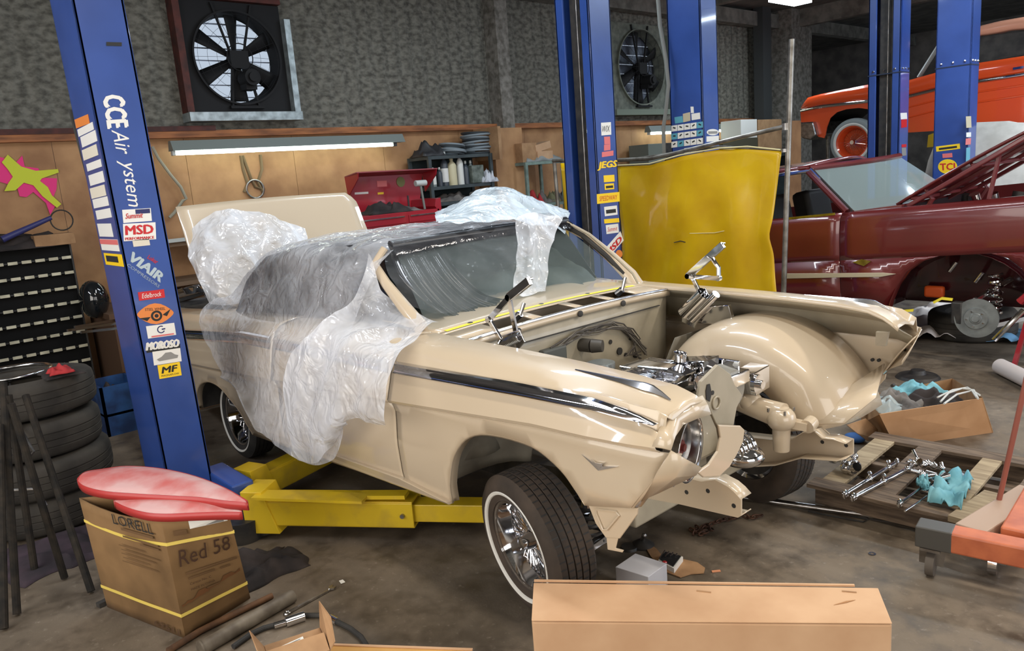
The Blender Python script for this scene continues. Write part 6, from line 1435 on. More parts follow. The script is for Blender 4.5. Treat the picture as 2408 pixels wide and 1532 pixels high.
# red tool chest with its lid up
def chest():
    x = -5.2; a = xz(x, 1032, 478); y0, y1 = xz(x, 838, 500).y - .05, a.y; zt = xz(x, 940, 500).z; zb = zt - .42
    t = thing('tool_chest', 'red metal tool chest with raised lid and rags inside, below the dark shelf', 'tool chest', (x - .25, (y0 + y1) / 2, 0))
    obj('body', MB().box((x - .25, (y0 + y1) / 2, (zb + zt) / 2), (.5, y1 - y0, zt - zb)), redp, t, smooth=0, bevel=.006)
    obj('stand', MB().box((x - .25, (y0 + y1) / 2, zb / 2), (.48, y1 - y0 - .1, zb - .004)), blackm, t, smooth=0)
    m_ = (y0 * .4 + y1 * .6)
    for ya, yb in ((y0 + .03, m_ - .02), (m_ + .02, y1 - .03)):
        for k in range(3):
            z = zt - .06 - .10 * k; d = obj('drawer', MB().box((x + .006, (ya + yb) / 2, z - .02), (.014, yb - ya, .085)), redp, t, smooth=0, bevel=.003)
            obj('drawer_pull', MB().box((x + .018, (ya + yb) / 2, z + .012), (.012, (yb - ya) * .92, .012)), chromed, d, smooth=0)
    obj('side_tray', MB().prism([V((x, y1, zt - .05)), V((x, y1 + .03, zt - .05)), V((x, y1 + .03, zt + .12)), V((x, y1 - .04, zt + .11)), V((x, y1 - .06, zt + .03))], (-.48, 0, 0)), redp, t, smooth=0)
    xb = x - .5; l = [xz(xb, *p) for p in ((812, 418), (992, 408), (985, 492), (835, 500))]
    li = obj('lid', MB().prism(l, (.012, 0, 0)), redp, t, smooth=0, bevel=.003)
    lt = [xz(xb, 810, 418), xz(xb, 992, 408)]
    obj('lid_front', MB().prism([lt[0], lt[1], lt[1] + V((.30, .02, .035)), lt[0] + V((.30, -.02, .035))], (0, 0, .012)), mat('dusty_red', sr(150, 70, 76), .5), li, smooth=0)
    for s_ in (0, 1): obj('lid_side', MB().prism([lt[s_], lt[s_] + V((.30, 0, .035)), lt[s_] + V((.28, 0, -.03)), lt[s_] + V((.03, 0, -.22))], (0, .01, 0)), redp, li, smooth=0)
    for q, mt in (((( 886, 426), (910, 425), (910, 439), (887, 440)), s_pink), (((834, 453), (866, 451), (866, 456), (834, 458)), s_white), (((888, 453), (904, 452), (902, 457), (888, 458)), s_yel)):
        P = [xz(xb + .014, *k) for k in q]; sticker(li, P[3], P[2] - P[3], P[0] - P[3], mt)
    c = xz(xb + .014, 942, 428); obj('badge', MB().lathe([(.06, .004), (0, .004)], c, (1, 0, 0), 24, a0=0), mat('badge_olive', sr(120, 120, 70), .5), li, smooth=0)
    obj('tray_stay', MB().box((xb + .1, y1 - .15, zt + .02), (.01, .02, .3)), blackm, t, smooth=0)
    rag('black_rag', 'black rag draped out of the open red tool chest', (x - .22, y0 + .55, zt), (.4, .5, .16), darkcloth, 41, .8)
    rag('grey_rag', 'dusty grey rag at the right inside the red tool chest', (x - .22, y1 - .45, zt), (.35, .5, .07), greycloth, 43, .8)
    mb = MB().cyl(xz(x - .1, 999, 492), xz(x - .1, 989, 436), .014, n=10)
    h = thing('rubber_mallet', 'white headed mallet standing head up in the red tool chest', 'mallet', xz(x - .1, 999, 492))
    obj('handle', mb, mat('handle_grey', sr(120, 124, 118), .5), h); p = xz(x - .1, 989, 431); obj('head', MB().cyl(p - V((0, .075, 0)), p + V((0, .075, 0)), .035, n=18), white, h, bevel=.006)
chest()
def shelf(nm, lab, x, y0, y1, zs, D, m_, grp=None):
    t = thing('shelf_unit', lab, 'shelf', (x - D / 2, (y0 + y1) / 2, 0), grp)
    for xx in (x, x - D):
        for yy in (y0, y1): obj('post', MB().box((xx, yy, zs[0] / 2), (.035, .045, zs[0])), m_, t, smooth=0)
    for z in zs: obj('shelf', MB().box((x - D / 2, (y0 + y1) / 2, z - .02), (D, y1 - y0 + .03, .04)), m_, t, smooth=0)
    return t
sx = -5.76; dk = mat('shelf_dark_grey', sr(66, 76, 78), .5, c2=sr(48, 56, 58), scale=6)
a, b = xz(sx, 1008, 368), xz(sx, 1152, 360); ys0, ys1 = a.y, b.y; z1 = a.z
z2 = xz(sx, 1023, 440).z; z3 = xz(sx, 1028, 478).z
t = shelf('shelf_unit', 'dark grey steel shelf unit with bottles, left of the plywood pillar', sx, ys0, ys1, [z1, z2, z3, z3 - .5, .3], .42, dk)
obj('back_panel', MB().box((sx - .43, (ys0 + ys1) / 2, z1 / 2), (.01, ys1 - ys0, z1 - .02)), mat('back_panel_green', sr(38, 50, 50), .8), t, smooth=0)
def bottle(cy, h, r, m_, label, cap='flat', capm=None, x=sx - .12, z=None, lab2=None):
    z = z2 if z is None else z; c = V((x, cy, z)); t = thing('bottle', label, 'bottle', c, 'bottles on the dark shelf')
    obj('bottle_body', MB().lathe([(0, .001), (r, .001), (r, h * .68), (r * .8, h * .76), (r * .35, h * .84), (r * .35, h * .9), (0, h * .9)], c, (0, 0, 1), 20), m_, t)
    if cap == 'spray':
        obj('spray_head', MB().cyl(c + V((0, 0, h * .88)), c + V((0, 0, h)), r * .35, n=12).box(c + V((0, -r * .3, h * 1.03)), (.03, r * 1.7, .035)).box(c + V((0, -r * .7, h * .93)), (.012, .012, h * .12)), capm or white, t, smooth=30)
    else: obj('cap', MB().cyl(c + V((0, 0, h * .88)), c + V((0, 0, h)), r * .42, r * .36 if cap == 'flat' else r * .12, 14), capm or white, t)
    if lab2: obj('bottle_label', MB().lathe([(r * 1.01, h * .12), (r * 1.01, h * .55)], c, (0, 0, 1), 20), lab2, t)
Y_ = lambda px: xz(sx - .12, px, 435).y
bw = mat('bottle_white', sr(216, 216, 210), .4); bc = mat('bottle_cream', sr(206, 196, 160), .5); bd = mat('bottle_dark', sr(60, 66, 74), .3); bg_ = mat('bottle_grey', sr(120, 128, 126), .4)
bottle(Y_(1021), .24, .035, bg_, 'small pale bottle at the left end of the bottle shelf', lab2=s_white)
bottle(Y_(1036), .24, .035, bd, 'dark short bottle beside the spray bottle')
bottle(Y_(1048), .40, .05, bd, 'white trigger spray bottle with a white and red label', 'spray', lab2=s_white)
bottle(Y_(1066), .36, .06, bc, 'cream plastic jug with a wide cap', 'flat', bc)
bottle(Y_(1085), .40, .045, bw, 'tall white bottle with a pointed dark nozzle', 'nozzle', blackp)
bottle(Y_(1098), .30, .04, bd, 'slim dark bottle right of the tall white one')
bottle(Y_(1110), .30, .04, bg_, 'grey bottle behind the square glass jar')
c = V((sx - .12, Y_(1118), z2)); obj('glass_jar', MB().box(c + V((0, 0, .12)), (.16, .2, .23)), mat('jar_grey', sr(120, 128, 120), .25, c2=sr(80, 88, 80), scale=14), smooth=0, bevel=.01, label='square greenish jar near the right end of the bottle shelf', cat='jar')
rag('clear_bag', 'clear plastic bag hanging over the right end of the bottle shelf', (sx - .06, ys1 - .02, z2 + .002), (.2, .24, .22), filmB, 51, .9, cat='plastic bag')
rag('metal_parts', 'grey metal parts heaped on the third dark shelf', (sx - .18, ys0 + .45, z3), (.3, .5, .14), greycloth, 53, .9, cat='parts heap')
t = thing('caulk_gun', 'white topped tube lying on the third dark shelf', 'tube', (sx - .12, ys0 + .95, z3 + .02)); obj('tube', MB().cyl((sx - .12, ys0 + .78, z3 + .05), (sx - .12, ys0 + 1.1, z3 + .06), .03, n=16), white, t); obj('cap', MB().cyl((sx - .12, ys0 + .72, z3 + .05), (sx - .12, ys0 + .78, z3 + .05), .045, n=16), white, t)
# on top of the shelf: bag and two coils of hose
rag('black_bag', 'black bag at the left end on top of the dark shelf', (sx - .2, ys0 + .14, z1), (.35, .36, .26), mat('bag_black', (.03, .03, .033), .5), 61, .5, cat='bag')
hz1 = mat('hose_grey', sr(132, 142, 148), .5); hz2 = mat('hose_dark', sr(52, 58, 62), .5)
def coil(lab, cy, n, R, m0, m1, tilt=0, cx_=sx - .20):
    t = thing('hose_coil', lab, 'hose coil', (cx_, cy, z1), 'coiled hoses on the dark shelf')
    for k in range(n):
        c = V((cx_ + random.uniform(-.01, .01), cy + random.uniform(-.01, .01), z1 + .018 + k * .028)); ax_ = V((random.uniform(-.05, .05), random.uniform(-.05, .05) + tilt, 1))
        obj('hose_turn', MB().torus(c, R + random.uniform(-.012, .012), .014, ax_, 32, 8), m0 if k % 3 else m1, t)
random.seed(9)
coil('low loose coil of grey hose on top of the dark shelf', xz(sx - .2, 1062, 355).y, 5, .17, hz1, hz2, .12)
coil('tall neat coil of grey cable at the right end on top of the dark shelf', xz(sx - .2, 1120, 340).y, 10, .19, hz1, hz2)
obj('brown_board', MB().box((sx - .1, ys1 + .06, z1 + .12), (.5, .05, .42)), cardd, smooth=0, label='brown board standing between the cable coil and the pillar', cat='board')
# second shelf unit right of the pillar
gx = -5.7; gm = mat('shelf_green_grey', sr(130, 150, 140), .5, c2=sr(100, 116, 108), scale=8)
g0, g1 = xz(gx, 1236, 382).y, xz(gx, 1310, 378).y + .1; gz = xz(gx, 1236, 382).z; gz2 = xz(gx, 1270, 480).z
t = shelf('shelf_unit', 'pale green open shelf unit between the plywood pillar and the blue post', gx, g0, g1, [gz, gz2, .8], .45, gm)
obj('box', MB().box((gx - .2, g0 + .14, gz + .13), (.3, .28, .26)), cardd, smooth=0, bevel=.004, label='closed brown box at the left on top of the green shelf', cat='box')
obj('box', MB().box((gx - .14, g0 + .42, gz + .07), (.22, .30, .14)).box((gx - .14, g0 + .40, gz + .20), (.2, .3, .10), rotm(.2, 0, 0)), card, smooth=0, bevel=.004, label='open light brown box beside it on top of the green shelf', cat='box')
rag('grey_bag', 'flat grey bag on the right on top of the green shelf', (gx - .2, g1 - .32, gz), (.35, .62, .26), mat('bag_grey', sr(140, 144, 142), .5), 71, .5, cat='bag')
for k in range(6):
    rag('shelf_clutter', ['pale crumpled parts at the left on the middle green shelf', 'red and grey parts on the middle green shelf', 'grey lumps in the centre of the middle green shelf', 'olive cloth on the middle green shelf', 'light lump at the right on the middle green shelf', 'dark parts at the far right of the middle green shelf'][k], (gx - .2, g0 + .1 + k * .17, gz2), (.3, .22, .18), [greycloth, redcloth, greycloth, mat('olive', sr(110, 108, 80), .9), greycloth, darkcloth][k], 80 + k, .9, group='clutter on the green shelf', cat='parts')
obj('wood_rail', MB().box((WX + .08, (g0 + g1) / 2, gz2 + .28), (.06, g1 - g0, .05)).box((WX + .08, (g0 + g1) / 2, gz2 + .14), (.06, g1 - g0, .05)), wood, smooth=0, label='two horizontal wooden rails behind the green shelf', cat='rail') if False else None
# right hand bench under the far lamp
bx = -5.7
bz = 1.75
q0, q1 = xz(bx, 1455, 372).y, xz(bx, 1860, 340).y
obj('far_workbench', MB().box((bx - .25, (q0 + q1) / 2, bz), (.6, q1 - q0, .05)).box((bx - .25, q0 + .1, bz / 2), (.5, .06, bz)).box((bx - .25, q1 - .1, bz / 2), (.5, .06, bz)), dk, smooth=0, label='high grey bench along the wall behind the yellow screen', cat='bench')
def bxx(nm, px0, px1, py0, m_, lab, cat='box', x=bx - .1, d=.4):
    y0, y1 = xz(x, px0, py0).y, xz(x, px1, py0).y; z = xz(x, (px0 + px1) / 2, py0).z
    obj(nm, MB().box((x - d / 2, (y0 + y1) / 2, (bz + .027 + z) / 2), (d, y1 - y0, z - bz - .027)), m_, smooth=0, bevel=.005, label=lab, cat=cat)
bxx('grey_machine', 1524, 1562, 338, mat('machine_grey', sr(110, 116, 108), .6), 'grey green metal case on the high bench under the far strip lamp', 'machine')
bxx('black_case', 1566, 1582, 336, blackm, 'black case next to the grey green metal case', 'case')
bxx('white_carton', 1742, 1780, 281, s_white, 'white carton on the bench right of the far strip lamp', x=-5.3)
bxx('brown_carton', 1783, 1838, 281, cardd, 'brown carton with a dark opening right of the white carton', x=-5.3)
bxx('dark_trough', 1700, 1782, 325, mat('trough_olive', sr(78, 74, 58), .6), 'olive brown trough lying right of the third blue post', 'trough', x=-5.1)
obj('plywood_sheet', MB().prism([at('y', 7.4, *p) for p in ((1853, 290), (1872, 288), (1876, 376), (1850, 380))], (-.5, 0, 0)), ply, smooth=0, label='narrow plywood sheet standing left of the raised orange car', cat='plywood') if False else None
# hanging things
t = thing('wall_hose', 'grey hose looping down from the strip lamp beside the near post', 'hose', xz(-6.2, 440, 470))
obj('hose', MB().tube([xz(-6.2, *p) for p in ((358, 345), (372, 372), (400, 410), (425, 440), (438, 468), (430, 472), (410, 500), (398, 512))], .016, 8), mat('hose_beige', sr(150, 146, 130), .6), t)
t = thing('hanging_straps', 'old straps hanging from the wall above the trunk lid', 'strap', xz(-6.25, 600, 460))
for p in (((566, 366), (572, 400), (582, 432), (574, 452)), ((612, 364), (616, 398), (606, 430), (618, 452)), ((570, 366), (590, 420), (600, 440), (622, 448))): obj('strap', MB().tube([xz(-6.265, *k) for k in p], .018, 6, flat=.4), mat('strap_tan', sr(120, 100, 72), .8) if 'strap_tan' not in MATS else MATS['strap_tan'], t)
obj('hook', MB().torus(xz(-6.26, 600, 445), .10, .012, (1, 0, 0), 24), steel, t)
obj('conduit', MB().tube([V((WX + .06, .9, LEDGE + .5)), V((WX + .06, 1.58, LEDGE + .3)), V((WX + .06, 1.6, LEDGE + .06))], .02, 8), galv, smooth=60, label='metal conduit below the lit exhaust fan', cat='conduit') if False else None
# shelf with chrome trim and jars behind the open trunk
tx = -5.6
u0, u1 = xz(tx, 380, 570).y, xz(tx, 560, 570).y
t = shelf('shelf_unit', 'low shelf with chrome mouldings behind the open trunk lid', tx, u0, u1, [xz(tx, 450, 566).z, xz(tx, 450, 660).z, .9], .6, mat('shelf_brown', sr(120, 96, 74), .7))
zt_ = xz(tx, 450, 566).z; zs_ = xz(tx, 450, 660).z
obj('white_edge_strip', MB().beam(V((tx + .03, u0 - .1, zt_ + .02)), V((tx + .03, u1, zt_ + .02)), .02, .035), white, smooth=0, label='white strip along the edge of the low shelf behind the trunk', cat='strip')
for k in range(6):
    a, b = xz(tx + .1, 400 + 8 * k, 690 + 9 * k), xz(tx + .25, 545 - 6 * k, 650 + 12 * k)
    obj('chrome_moulding', MB().beam(a, b, .02, .03), [chrome, chromed, blackm][k % 3], smooth=0, label=['uppermost chrome moulding in the fan of mouldings behind the trunk', 'second worn moulding from the top behind the trunk', 'upper black strip among the mouldings behind the trunk', 'fourth bright moulding behind the trunk', 'fifth worn moulding behind the trunk', 'lowest black strip among the mouldings behind the trunk'][k], cat='trim strip', group='mouldings behind the trunk')
for k, (px, py) in enumerate(((450, 690), (475, 686), (498, 700))):
    c = xz(tx + .2, px, py); obj('glass_bowl', MB().lathe([(0, 0), (.05, 0), (.08, .05), (.085, .06), (.07, .05), (0, .01)], c, (0, 0, 1), 20), chrome, smooth=40, label=['leftmost of the three chrome lamp rings behind the trunk', 'middle one of the three chrome lamp rings behind the trunk', 'rightmost of the three chrome lamp rings behind the trunk'][k], cat='lamp ring', group='chrome lamp rings behind the trunk')
obj('ring_stand', MB().box((tx + .16, xz(tx + .2, 475, 700).y, xz(tx + .2, 475, 700).z - .12), (.3, .6, .2)), blackm, smooth=0, label='black box under the chrome lamp rings behind the trunk', cat='box')

# ================================================================ yellow welding screen
SY = 2.95
t = thing('welding_screen', 'yellow vinyl welding curtain on a bare pipe frame, behind the blue post', 'screen', at('z', 0, 1700, 850))
def S_(x, y, dy=0): return at('y', SY + dy, x, y)
vin = mat('yellow_vinyl', sr(226, 186, 10), .35, coat=.4, c2=sr(206, 160, 8), scale=2.5); vin.node_tree.nodes['Principled BSDF'].inputs['Transmission Weight'].default_value = .0
T_ = [S_(1452, 392), S_(1530, 388), S_(1600, 368), S_(1690, 352), S_(1760, 348), S_(1838, 356)]
Bt = [S_(1466, 705), S_(1540, 708), S_(1610, 710), S_(1690, 712), S_(1760, 712), S_(1832, 712)]
rows = []
for j in range(31):
    q = j / 30; row = []
    for i in range(41):
        s_ = i / 40 * 5; k = min(4, int(s_)); f = s_ - k
        a = T_[k] * (1 - f) + T_[k + 1] * f; b = Bt[k] * (1 - f) + Bt[k + 1] * f; p = a + (b - a) * q
        edge_ = -math.exp(-((5 - s_) * 1.5) ** 2) * (.05 * math.sin(math.pi * q) + .03 * math.exp(-((q - .55) * 12) ** 2))
        p = p + V((edge_, .02 * math.sin(i * .55 + 2 * q) * q + .03 * noise.noise(V((i * .13, q * 3, 2))), 0)); row.append(p)
    rows.append(row)
sc_ = obj('curtain', MB().grid(rows), vin, t, smooth=180, solid=.002)
obj('hem_piping', MB().tube([p + V((0, -.012, .012)) for p in T_], .006, 6), mat('piping_cream', sr(230, 220, 170), .5), t)
pm = mat('bare_pipe', sr(150, 146, 138), .35, .7, c2=sr(110, 104, 96), scale=12)
bp_ = V((S_(1848, 300).x, SY, .0))
obj('upright', MB().cyl(V((S_(1835, 700).x, SY, 0)), S_(1862, 92), .021, n=14), pm, t)
obj('top_pipe', MB().tube([S_(1300, 378, -.1), S_(1430, 378), S_(1530, 373), S_(1590, 360), S_(1720, 328, -.05), S_(1852, 296)], .018, 10), pm, t)
obj('curtain_rod', MB().tube([S_(1460, 378), S_(1690, 345), S_(1845, 353)], .010, 8), pm, t)
obj('clamp', MB().cyl(S_(1849, 290), S_(1849, 306), .032, n=12), steel, t); obj('clamp', MB().cyl(S_(1846, 350), S_(1846, 358), .03, n=12), steel, t)
obj('upright', MB().cyl(V((S_(1312, 380, .3).x, SY + .3, 0)), S_(1303, 378, .3), .02, n=12), pm, t)
# second leaf, seen left of the post
rows = []
for j in range(16):
    q = j / 15; rows.append([S_(1318 + 22 * q + (18 + 6 * q) * i / 6, 384 + 300 * q, .3) + V((0, .01 * math.sin(i + q * 5), 0)) for i in range(7)])
obj('curtain_leaf', MB().grid(rows), vin, t, smooth=180, solid=.002)
obj('grime_mark', MB().tube([S_(x, y, -.012) for x, y in ((1585, 571), (1600, 567), (1612, 570))], .004, 5), blackr, sc_)
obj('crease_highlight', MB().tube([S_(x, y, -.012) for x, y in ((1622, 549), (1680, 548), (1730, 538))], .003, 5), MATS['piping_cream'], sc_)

# ================================================================ red car, raised at the nose
red = mat('candy_red_paint', sr(112, 38, 38), .28, coat=.9, c2=sr(100, 32, 32), scale=2, metal=.1)
redd = mat('candy_red_underside', sr(112, 42, 44), .35, coat=.5)
RY = 3.9
def Q(x, y, yy=RY): return at('y', yy, x, y)
rc = thing('red_classic_car', 'dark red classic coupe with raised hood and one front wheel removed', 'car', (-1.2, 4.9, 0))
# side: loft between belt and sill; stations by X, pitch 4 degrees
PX = .076
def rz(x, h): return h + (x) * PX      # height rises towards the nose
def rside(x0, x1, hs, n, sgn=-1):
    rows = []
    for i in range(n + 1):
        x = x0 + (x1 - x0) * i / n; rows.append([V((x, 4.9 + sgn * (-dy), rz(x, h))) if sgn > 0 else V((x, RY + dy, rz(x, h))) for h, dy in hs])
    return MB().grid(rows)
prof = [(1.30, .14), (1.312, .10), (1.308, .04), (1.28, .008), (1.24, 0), (1.15, -.006), (1.05, -.006), (.95, -.002), (.90, 0)]
AR = [(-.60, .40), (-.575, .52), (-.52, .66), (-.44, .78), (-.33, .86), (-.18, .905), (0, .915), (.16, .905), (.29, .86), (.38, .78), (.44, .66), (.47, .5)]
def rlow(outline): 
    global ylow_r
    pts = [V(p) for p in outline]; N = len(pts)
    fine = []
    for i in range(N):
        a, b = pts[i], pts[(i + 1) % N]; k = max(1, int((b - a).length / .06))
        for j in range(k): fine.append(a + (b - a) * j / k)
    N = len(fine); r = geometry.delaunay_2d_cdt(fine, [(i, (i + 1) % N) for i in range(N)], [list(range(N))], 1, 1e-5)
    return MB().add([(p.x, RY + (max(0, .90 - p.y) ** 1.6) * .16, rz(p.x, p.y)) for p in r[0]], r[2])
fend = obj('front_fender', rside(-1.0, 1.25, prof, 20).merge(rlow([(-1.0, .90), (-1.0, .43), (-.62, .42)] + AR + [(.50, .42), (1.25, .5), (1.25, .90)])), red, rc, smooth=40, solid=.006)
obj('wheel_arch_lip', MB().grid([[V((x, RY + .015, rz(x, z + .012))) for x, z in AR], [V((x, RY + .03, rz(x, z - .003))) for x, z in AR], [V((x, RY + .10, rz(x, z))) for x, z in AR]]), red, fend, smooth=60)
obj('door', rside(-2.15, -1.005, prof, 10).merge(rlow([(-2.15, .90), (-2.15, .43), (-1.005, .43), (-1.005, .90)])), red, rc, smooth=40, solid=.006)
obj('quarter_panel', rside(-4.3, -2.155, prof, 14).merge(rlow([(-4.3, .90), (-4.3, .5), (-3.4, .43), (-3.35, .7), (-3.0, .8), (-2.65, .7), (-2.6, .43), (-2.155, .43), (-2.155, .90)])), red, rc, smooth=40, solid=.006)
obj('side_trim', MB().prism([Q(1846, 644, RY - .01), Q(1977, 643, RY - .01), Q(2075, 642, RY - .01), Q(2106, 645, RY - .01), Q(2070, 652, RY - .01), Q(1977, 653, RY - .01), Q(1846, 656, RY - .01)], (0, .02, 0)), mat('satin_trim', sr(214, 204, 180), .4, .3), rc, smooth=0, bevel=.003, label='chrome side moulding')
obj('belt_trim', MB().beam(Q(1846, 515, RY + .03), Q(1965, 503, RY + .03), .02, .02), chromed, rc, smooth=0)
c = Q(2026, 618, RY - .01); obj('emblem', MB().prism([c + V((-.08, 0, 0)), c + V((0, 0, .03)), c + V((.08, 0, .015)), c + V((.02, 0, -.03))], (0, .012, 0)), chromed, rc, smooth=0)
# far side and hood surfaces
obj('far_side', MB().box((-1.55, 5.88, .85), (5.6, .04, .75), rotm(0, -PX, 0)), red, rc, smooth=0)
# engine bay inside and inner fender
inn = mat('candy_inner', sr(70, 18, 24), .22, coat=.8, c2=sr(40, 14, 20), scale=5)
rows = []
for j in range(17):
    th = math.pi * j / 16; rows.append([V((-.06 + .56 * math.cos(th), yy, rz(0, .42) + .52 * math.sin(th) * s_)) for yy, s_ in ((RY + .05, .95), (RY + .25, .98), (RY + .42, .85), (RY + .46, .4), (RY + .46, .0))])
obj('inner_fender', MB().grid(rows), inn, rc, smooth=60, solid=.005)
obj('under_body', MB().box((-1.9, 4.95, .42), (4.4, 1.0, .1), rotm(0, -PX, 0)), blackm, rc, smooth=0)
# greenhouse
A0_, A1_ = Q(2000, 498, 4.02), Q(1905, 400, 4.22); F0_, F1_ = Q(2245, 452, 5.70), Q(2118, 370, 5.50)
ws = []
for i in range(9):
    q = i / 8; a = A0_ + (A1_ - A0_) * q; b = F0_ + (F1_ - F0_) * q
    ws.append([a + (b - a) * (k / 12) + V((.12 * math.sin(math.pi * k / 12), 0, -.0)) for k in range(13)])
obj('windshield', MB().grid(ws), mat('dusty_windshield', sr(148, 162, 160), .12, alpha=.62, spec=.9), rc, smooth=60, label='dusty pale windshield')
rail = [A0_ + V((.03, -.02, 0)), A1_ + V((.02, -.02, .01)), Q(1895, 398, 4.22)]
obj('pillar_trim', MB().tube(rail[:2], .014, 8), chrome, rc)
obj('pillar', MB().tube([A0_ + V((-.03, 0, 0)), A1_ + V((-.03, 0, 0))], .03, 8), red, rc)
R_rows = []
for i in range(14):
    q = i / 13; x = A1_.x - 1.7 * q; row = []
    for k in range(13):
        s_ = k / 12; y = 4.22 + (5.5 - 4.22) * s_; zed = A1_.z + .02 + .06 * math.sin(math.pi * s_) - .05 * q * q * 2.2 - PX * 1.7 * q * .6
        row.append(V((x + .10 * math.sin(math.pi * s_), y, zed)))
    R_rows.append(row)
obj('roof', MB().grid(R_rows), red, rc, smooth=60, solid=.03)
obj('windshield_header', MB().tube([A1_ + (F1_ - A1_) * (k / 12) + V((.12 * math.sin(math.pi * k / 12) - .01, 0, .015)) for k in range(13)], .028, 8), red, rc)
obj('roof_rail', MB().tube([Q(1905, 402, 4.20), Q(1845, 410, 4.20), Q(1845, 410, 4.20) + V((-1.2, 0, -.12))], .018, 8), chrome, rc)
obj('rear_pillar', MB().prism([V((-2.9, 4.05, 1.02)), V((-3.5, 4.02, 1.0)), V((-3.1, 4.22, 1.42)), V((-2.85, 4.22, 1.45))], (0, .02, 0)), red, rc, smooth=0)
obj('cabin_interior', MB().box((-2.0, 4.9, .98), (1.9, 1.6, .06), rotm(0, -PX, 0)).box((-1.1, 4.9, 1.12), (.2, 1.5, .16)), darkin, rc, smooth=0)
for yy in (4.45, 5.3): obj('seat', MB().box((-1.95, yy, 1.15), (.2, .5, .45), rotm(0, -.2, 0)), mat('seat_black', (.02, .02, .02), .6) if 'seat_black' not in MATS else MATS['seat_black'], rc, bevel=.05)
obj('steering_wheel', MB().torus((-1.45, 5.3, 1.18), .19, .014, (1, 0, .5), 28), blackp, rc)
obj('cowl', MB().prism([V((-1.02, 4.0, 1.235)), V((-.55, 4.05, 1.29)), V((-.55, 5.75, 1.29)), V((-1.02, 5.7, 1.235))], (0, 0, -.02)), red, rc, smooth=0)
# hood standing open: hinged at the cowl
hb = [at('y', 4.12, 2098, 482), at('y', 4.12, 2408, 312)]; dv = (hb[1] - hb[0]).normalized()
h0 = V((-.62, 4.12, hb[0].z)); h1 = h0 + dv * 1.35
rows = []
for i in range(13):
    q = i / 12; p = h0 + (h1 - h0) * q + V((0, 0, .03 * math.sin(math.pi * q))); rows.append([p + V((0, 1.52 * k / 12, .03 * math.sin(math.pi * k / 12))) for k in range(13)])
hd = obj('hood', MB().grid(rows), red, rc, smooth=60, solid=.02)
for yy in (4.16, 4.6, 5.1, 5.55):
    obj('hood_brace', MB().beam(h0 + V((.06, yy - 4.12, -.03)), h1 + V((-.04, yy - 4.12, -.03)), .07, .035), redd, hd, smooth=0, bevel=.008)
for q in (.12, .5, .92): p = h0 + (h1 - h0) * q; obj('hood_brace', MB().beam(p + V((0, .03, -.03)), p + V((0, 1.5, -.03)), .09, .03), redd, hd, smooth=0, bevel=.008)
for yy in (4.2, 5.55):
    obj('hood_hinge', MB().tube([V((-.42, yy, 1.22)), V((-.36, yy, 1.32)), V((-.42, yy, 1.40)), V((-.30, yy, 1.47))], .022, 8, flat=.5), redd, rc)
for yy in (4.2, 5.6): obj('hood_stay', MB().beam(V((.05, yy, 1.28)), h0 + (h1 - h0) * .62 + V((0, yy - 4.12, -.04)), .05, .02), redd, rc, smooth=0)
obj('bay_top', MB().box((.2, 4.35, 1.22), (1.5, .5, .03), rotm(0, -PX, 0)), redd, rc, smooth=0)
obj('firewall', MB().box((-.55, 4.9, 1.05), (.03, 1.6, .45)), blackp, rc, smooth=0)
for k in range(7):
    random.seed(30 + k); obj('engine_part', MB().cyl((-.3 + k * .13, 4.75, 1.15), (-.28 + k * .13 + random.uniform(-.05, .05), 4.75 + random.uniform(-.1, .1), 1.32), random.uniform(.03, .06), n=14), [blackm, chrome, chromed][k % 3], rc)
# hub with brake rotor, suspension, fender interior shine
hc = V((.085, RY + .02, .395)); an = V((.10, -1, .03)).normalized()
ro = obj('brake_rotor', MB().lathe([(0, .045), (.025, .045), (.03, .03), (.04, .03), (.045, .024), (.082, .024), (.088, .005), (.155, .005), (.155, -.018), (.06, -.018)], hc, an, 48), mat('rotor_steel', sr(150, 156, 156), .45, .5, c2=sr(120, 124, 124), scale=9), rc, label='grey brake rotor')
u_ = an.orthogonal().normalized(); v_ = an.cross(u_)
for k in range(5):
    a_ = 2 * math.pi * k / 5 + .6; p = hc + (u_ * math.cos(a_) + v_ * math.sin(a_)) * .062; obj('wheel_stud', MB().cyl(p + an * .02, p + an * .045, .006, n=8), chrome, ro)
obj('caliper', MB().box(hc + V((-.14, .02, .03)), (.08, .08, .18)), blackm, ro, bevel=.01)
obj('coil_spring', MB().tube([V((.16 + .05 * math.cos(i * .5), 4.08 + .05 * math.sin(i * .5), .42 + i * .0042)) for i in range(76)], .011, 6), chrome, rc)
obj('upper_arm', MB().beam((.04, 4.0, .52), (.24, 4.2, .68), .04, .03), chrome, rc, smooth=0, bevel=.004)
obj('lower_arm', MB().beam((.08, 3.98, .30), (.34, 4.3, .36), .06, .04), chrome, rc, smooth=0, bevel=.004)
for k, (a, b) in enumerate((((.20, 4.2, .80), (.30, 4.22, .86)), ((.1, 4.28, .84), (.13, 4.28, .90)), ((-.05, 4.30, .62), (.0, 4.3, .70)), ((-.25, 4.3, .7), (-.2, 4.31, .78)))): obj('fitting', MB().cyl(a, b, .018, n=12), chrome, rc)
obj('orange_block', MB().box((-.36, 4.30, .52), (.16, .06, .10)), mat('bright_orange', sr(220, 90, 30), .5), rc, bevel=.02)
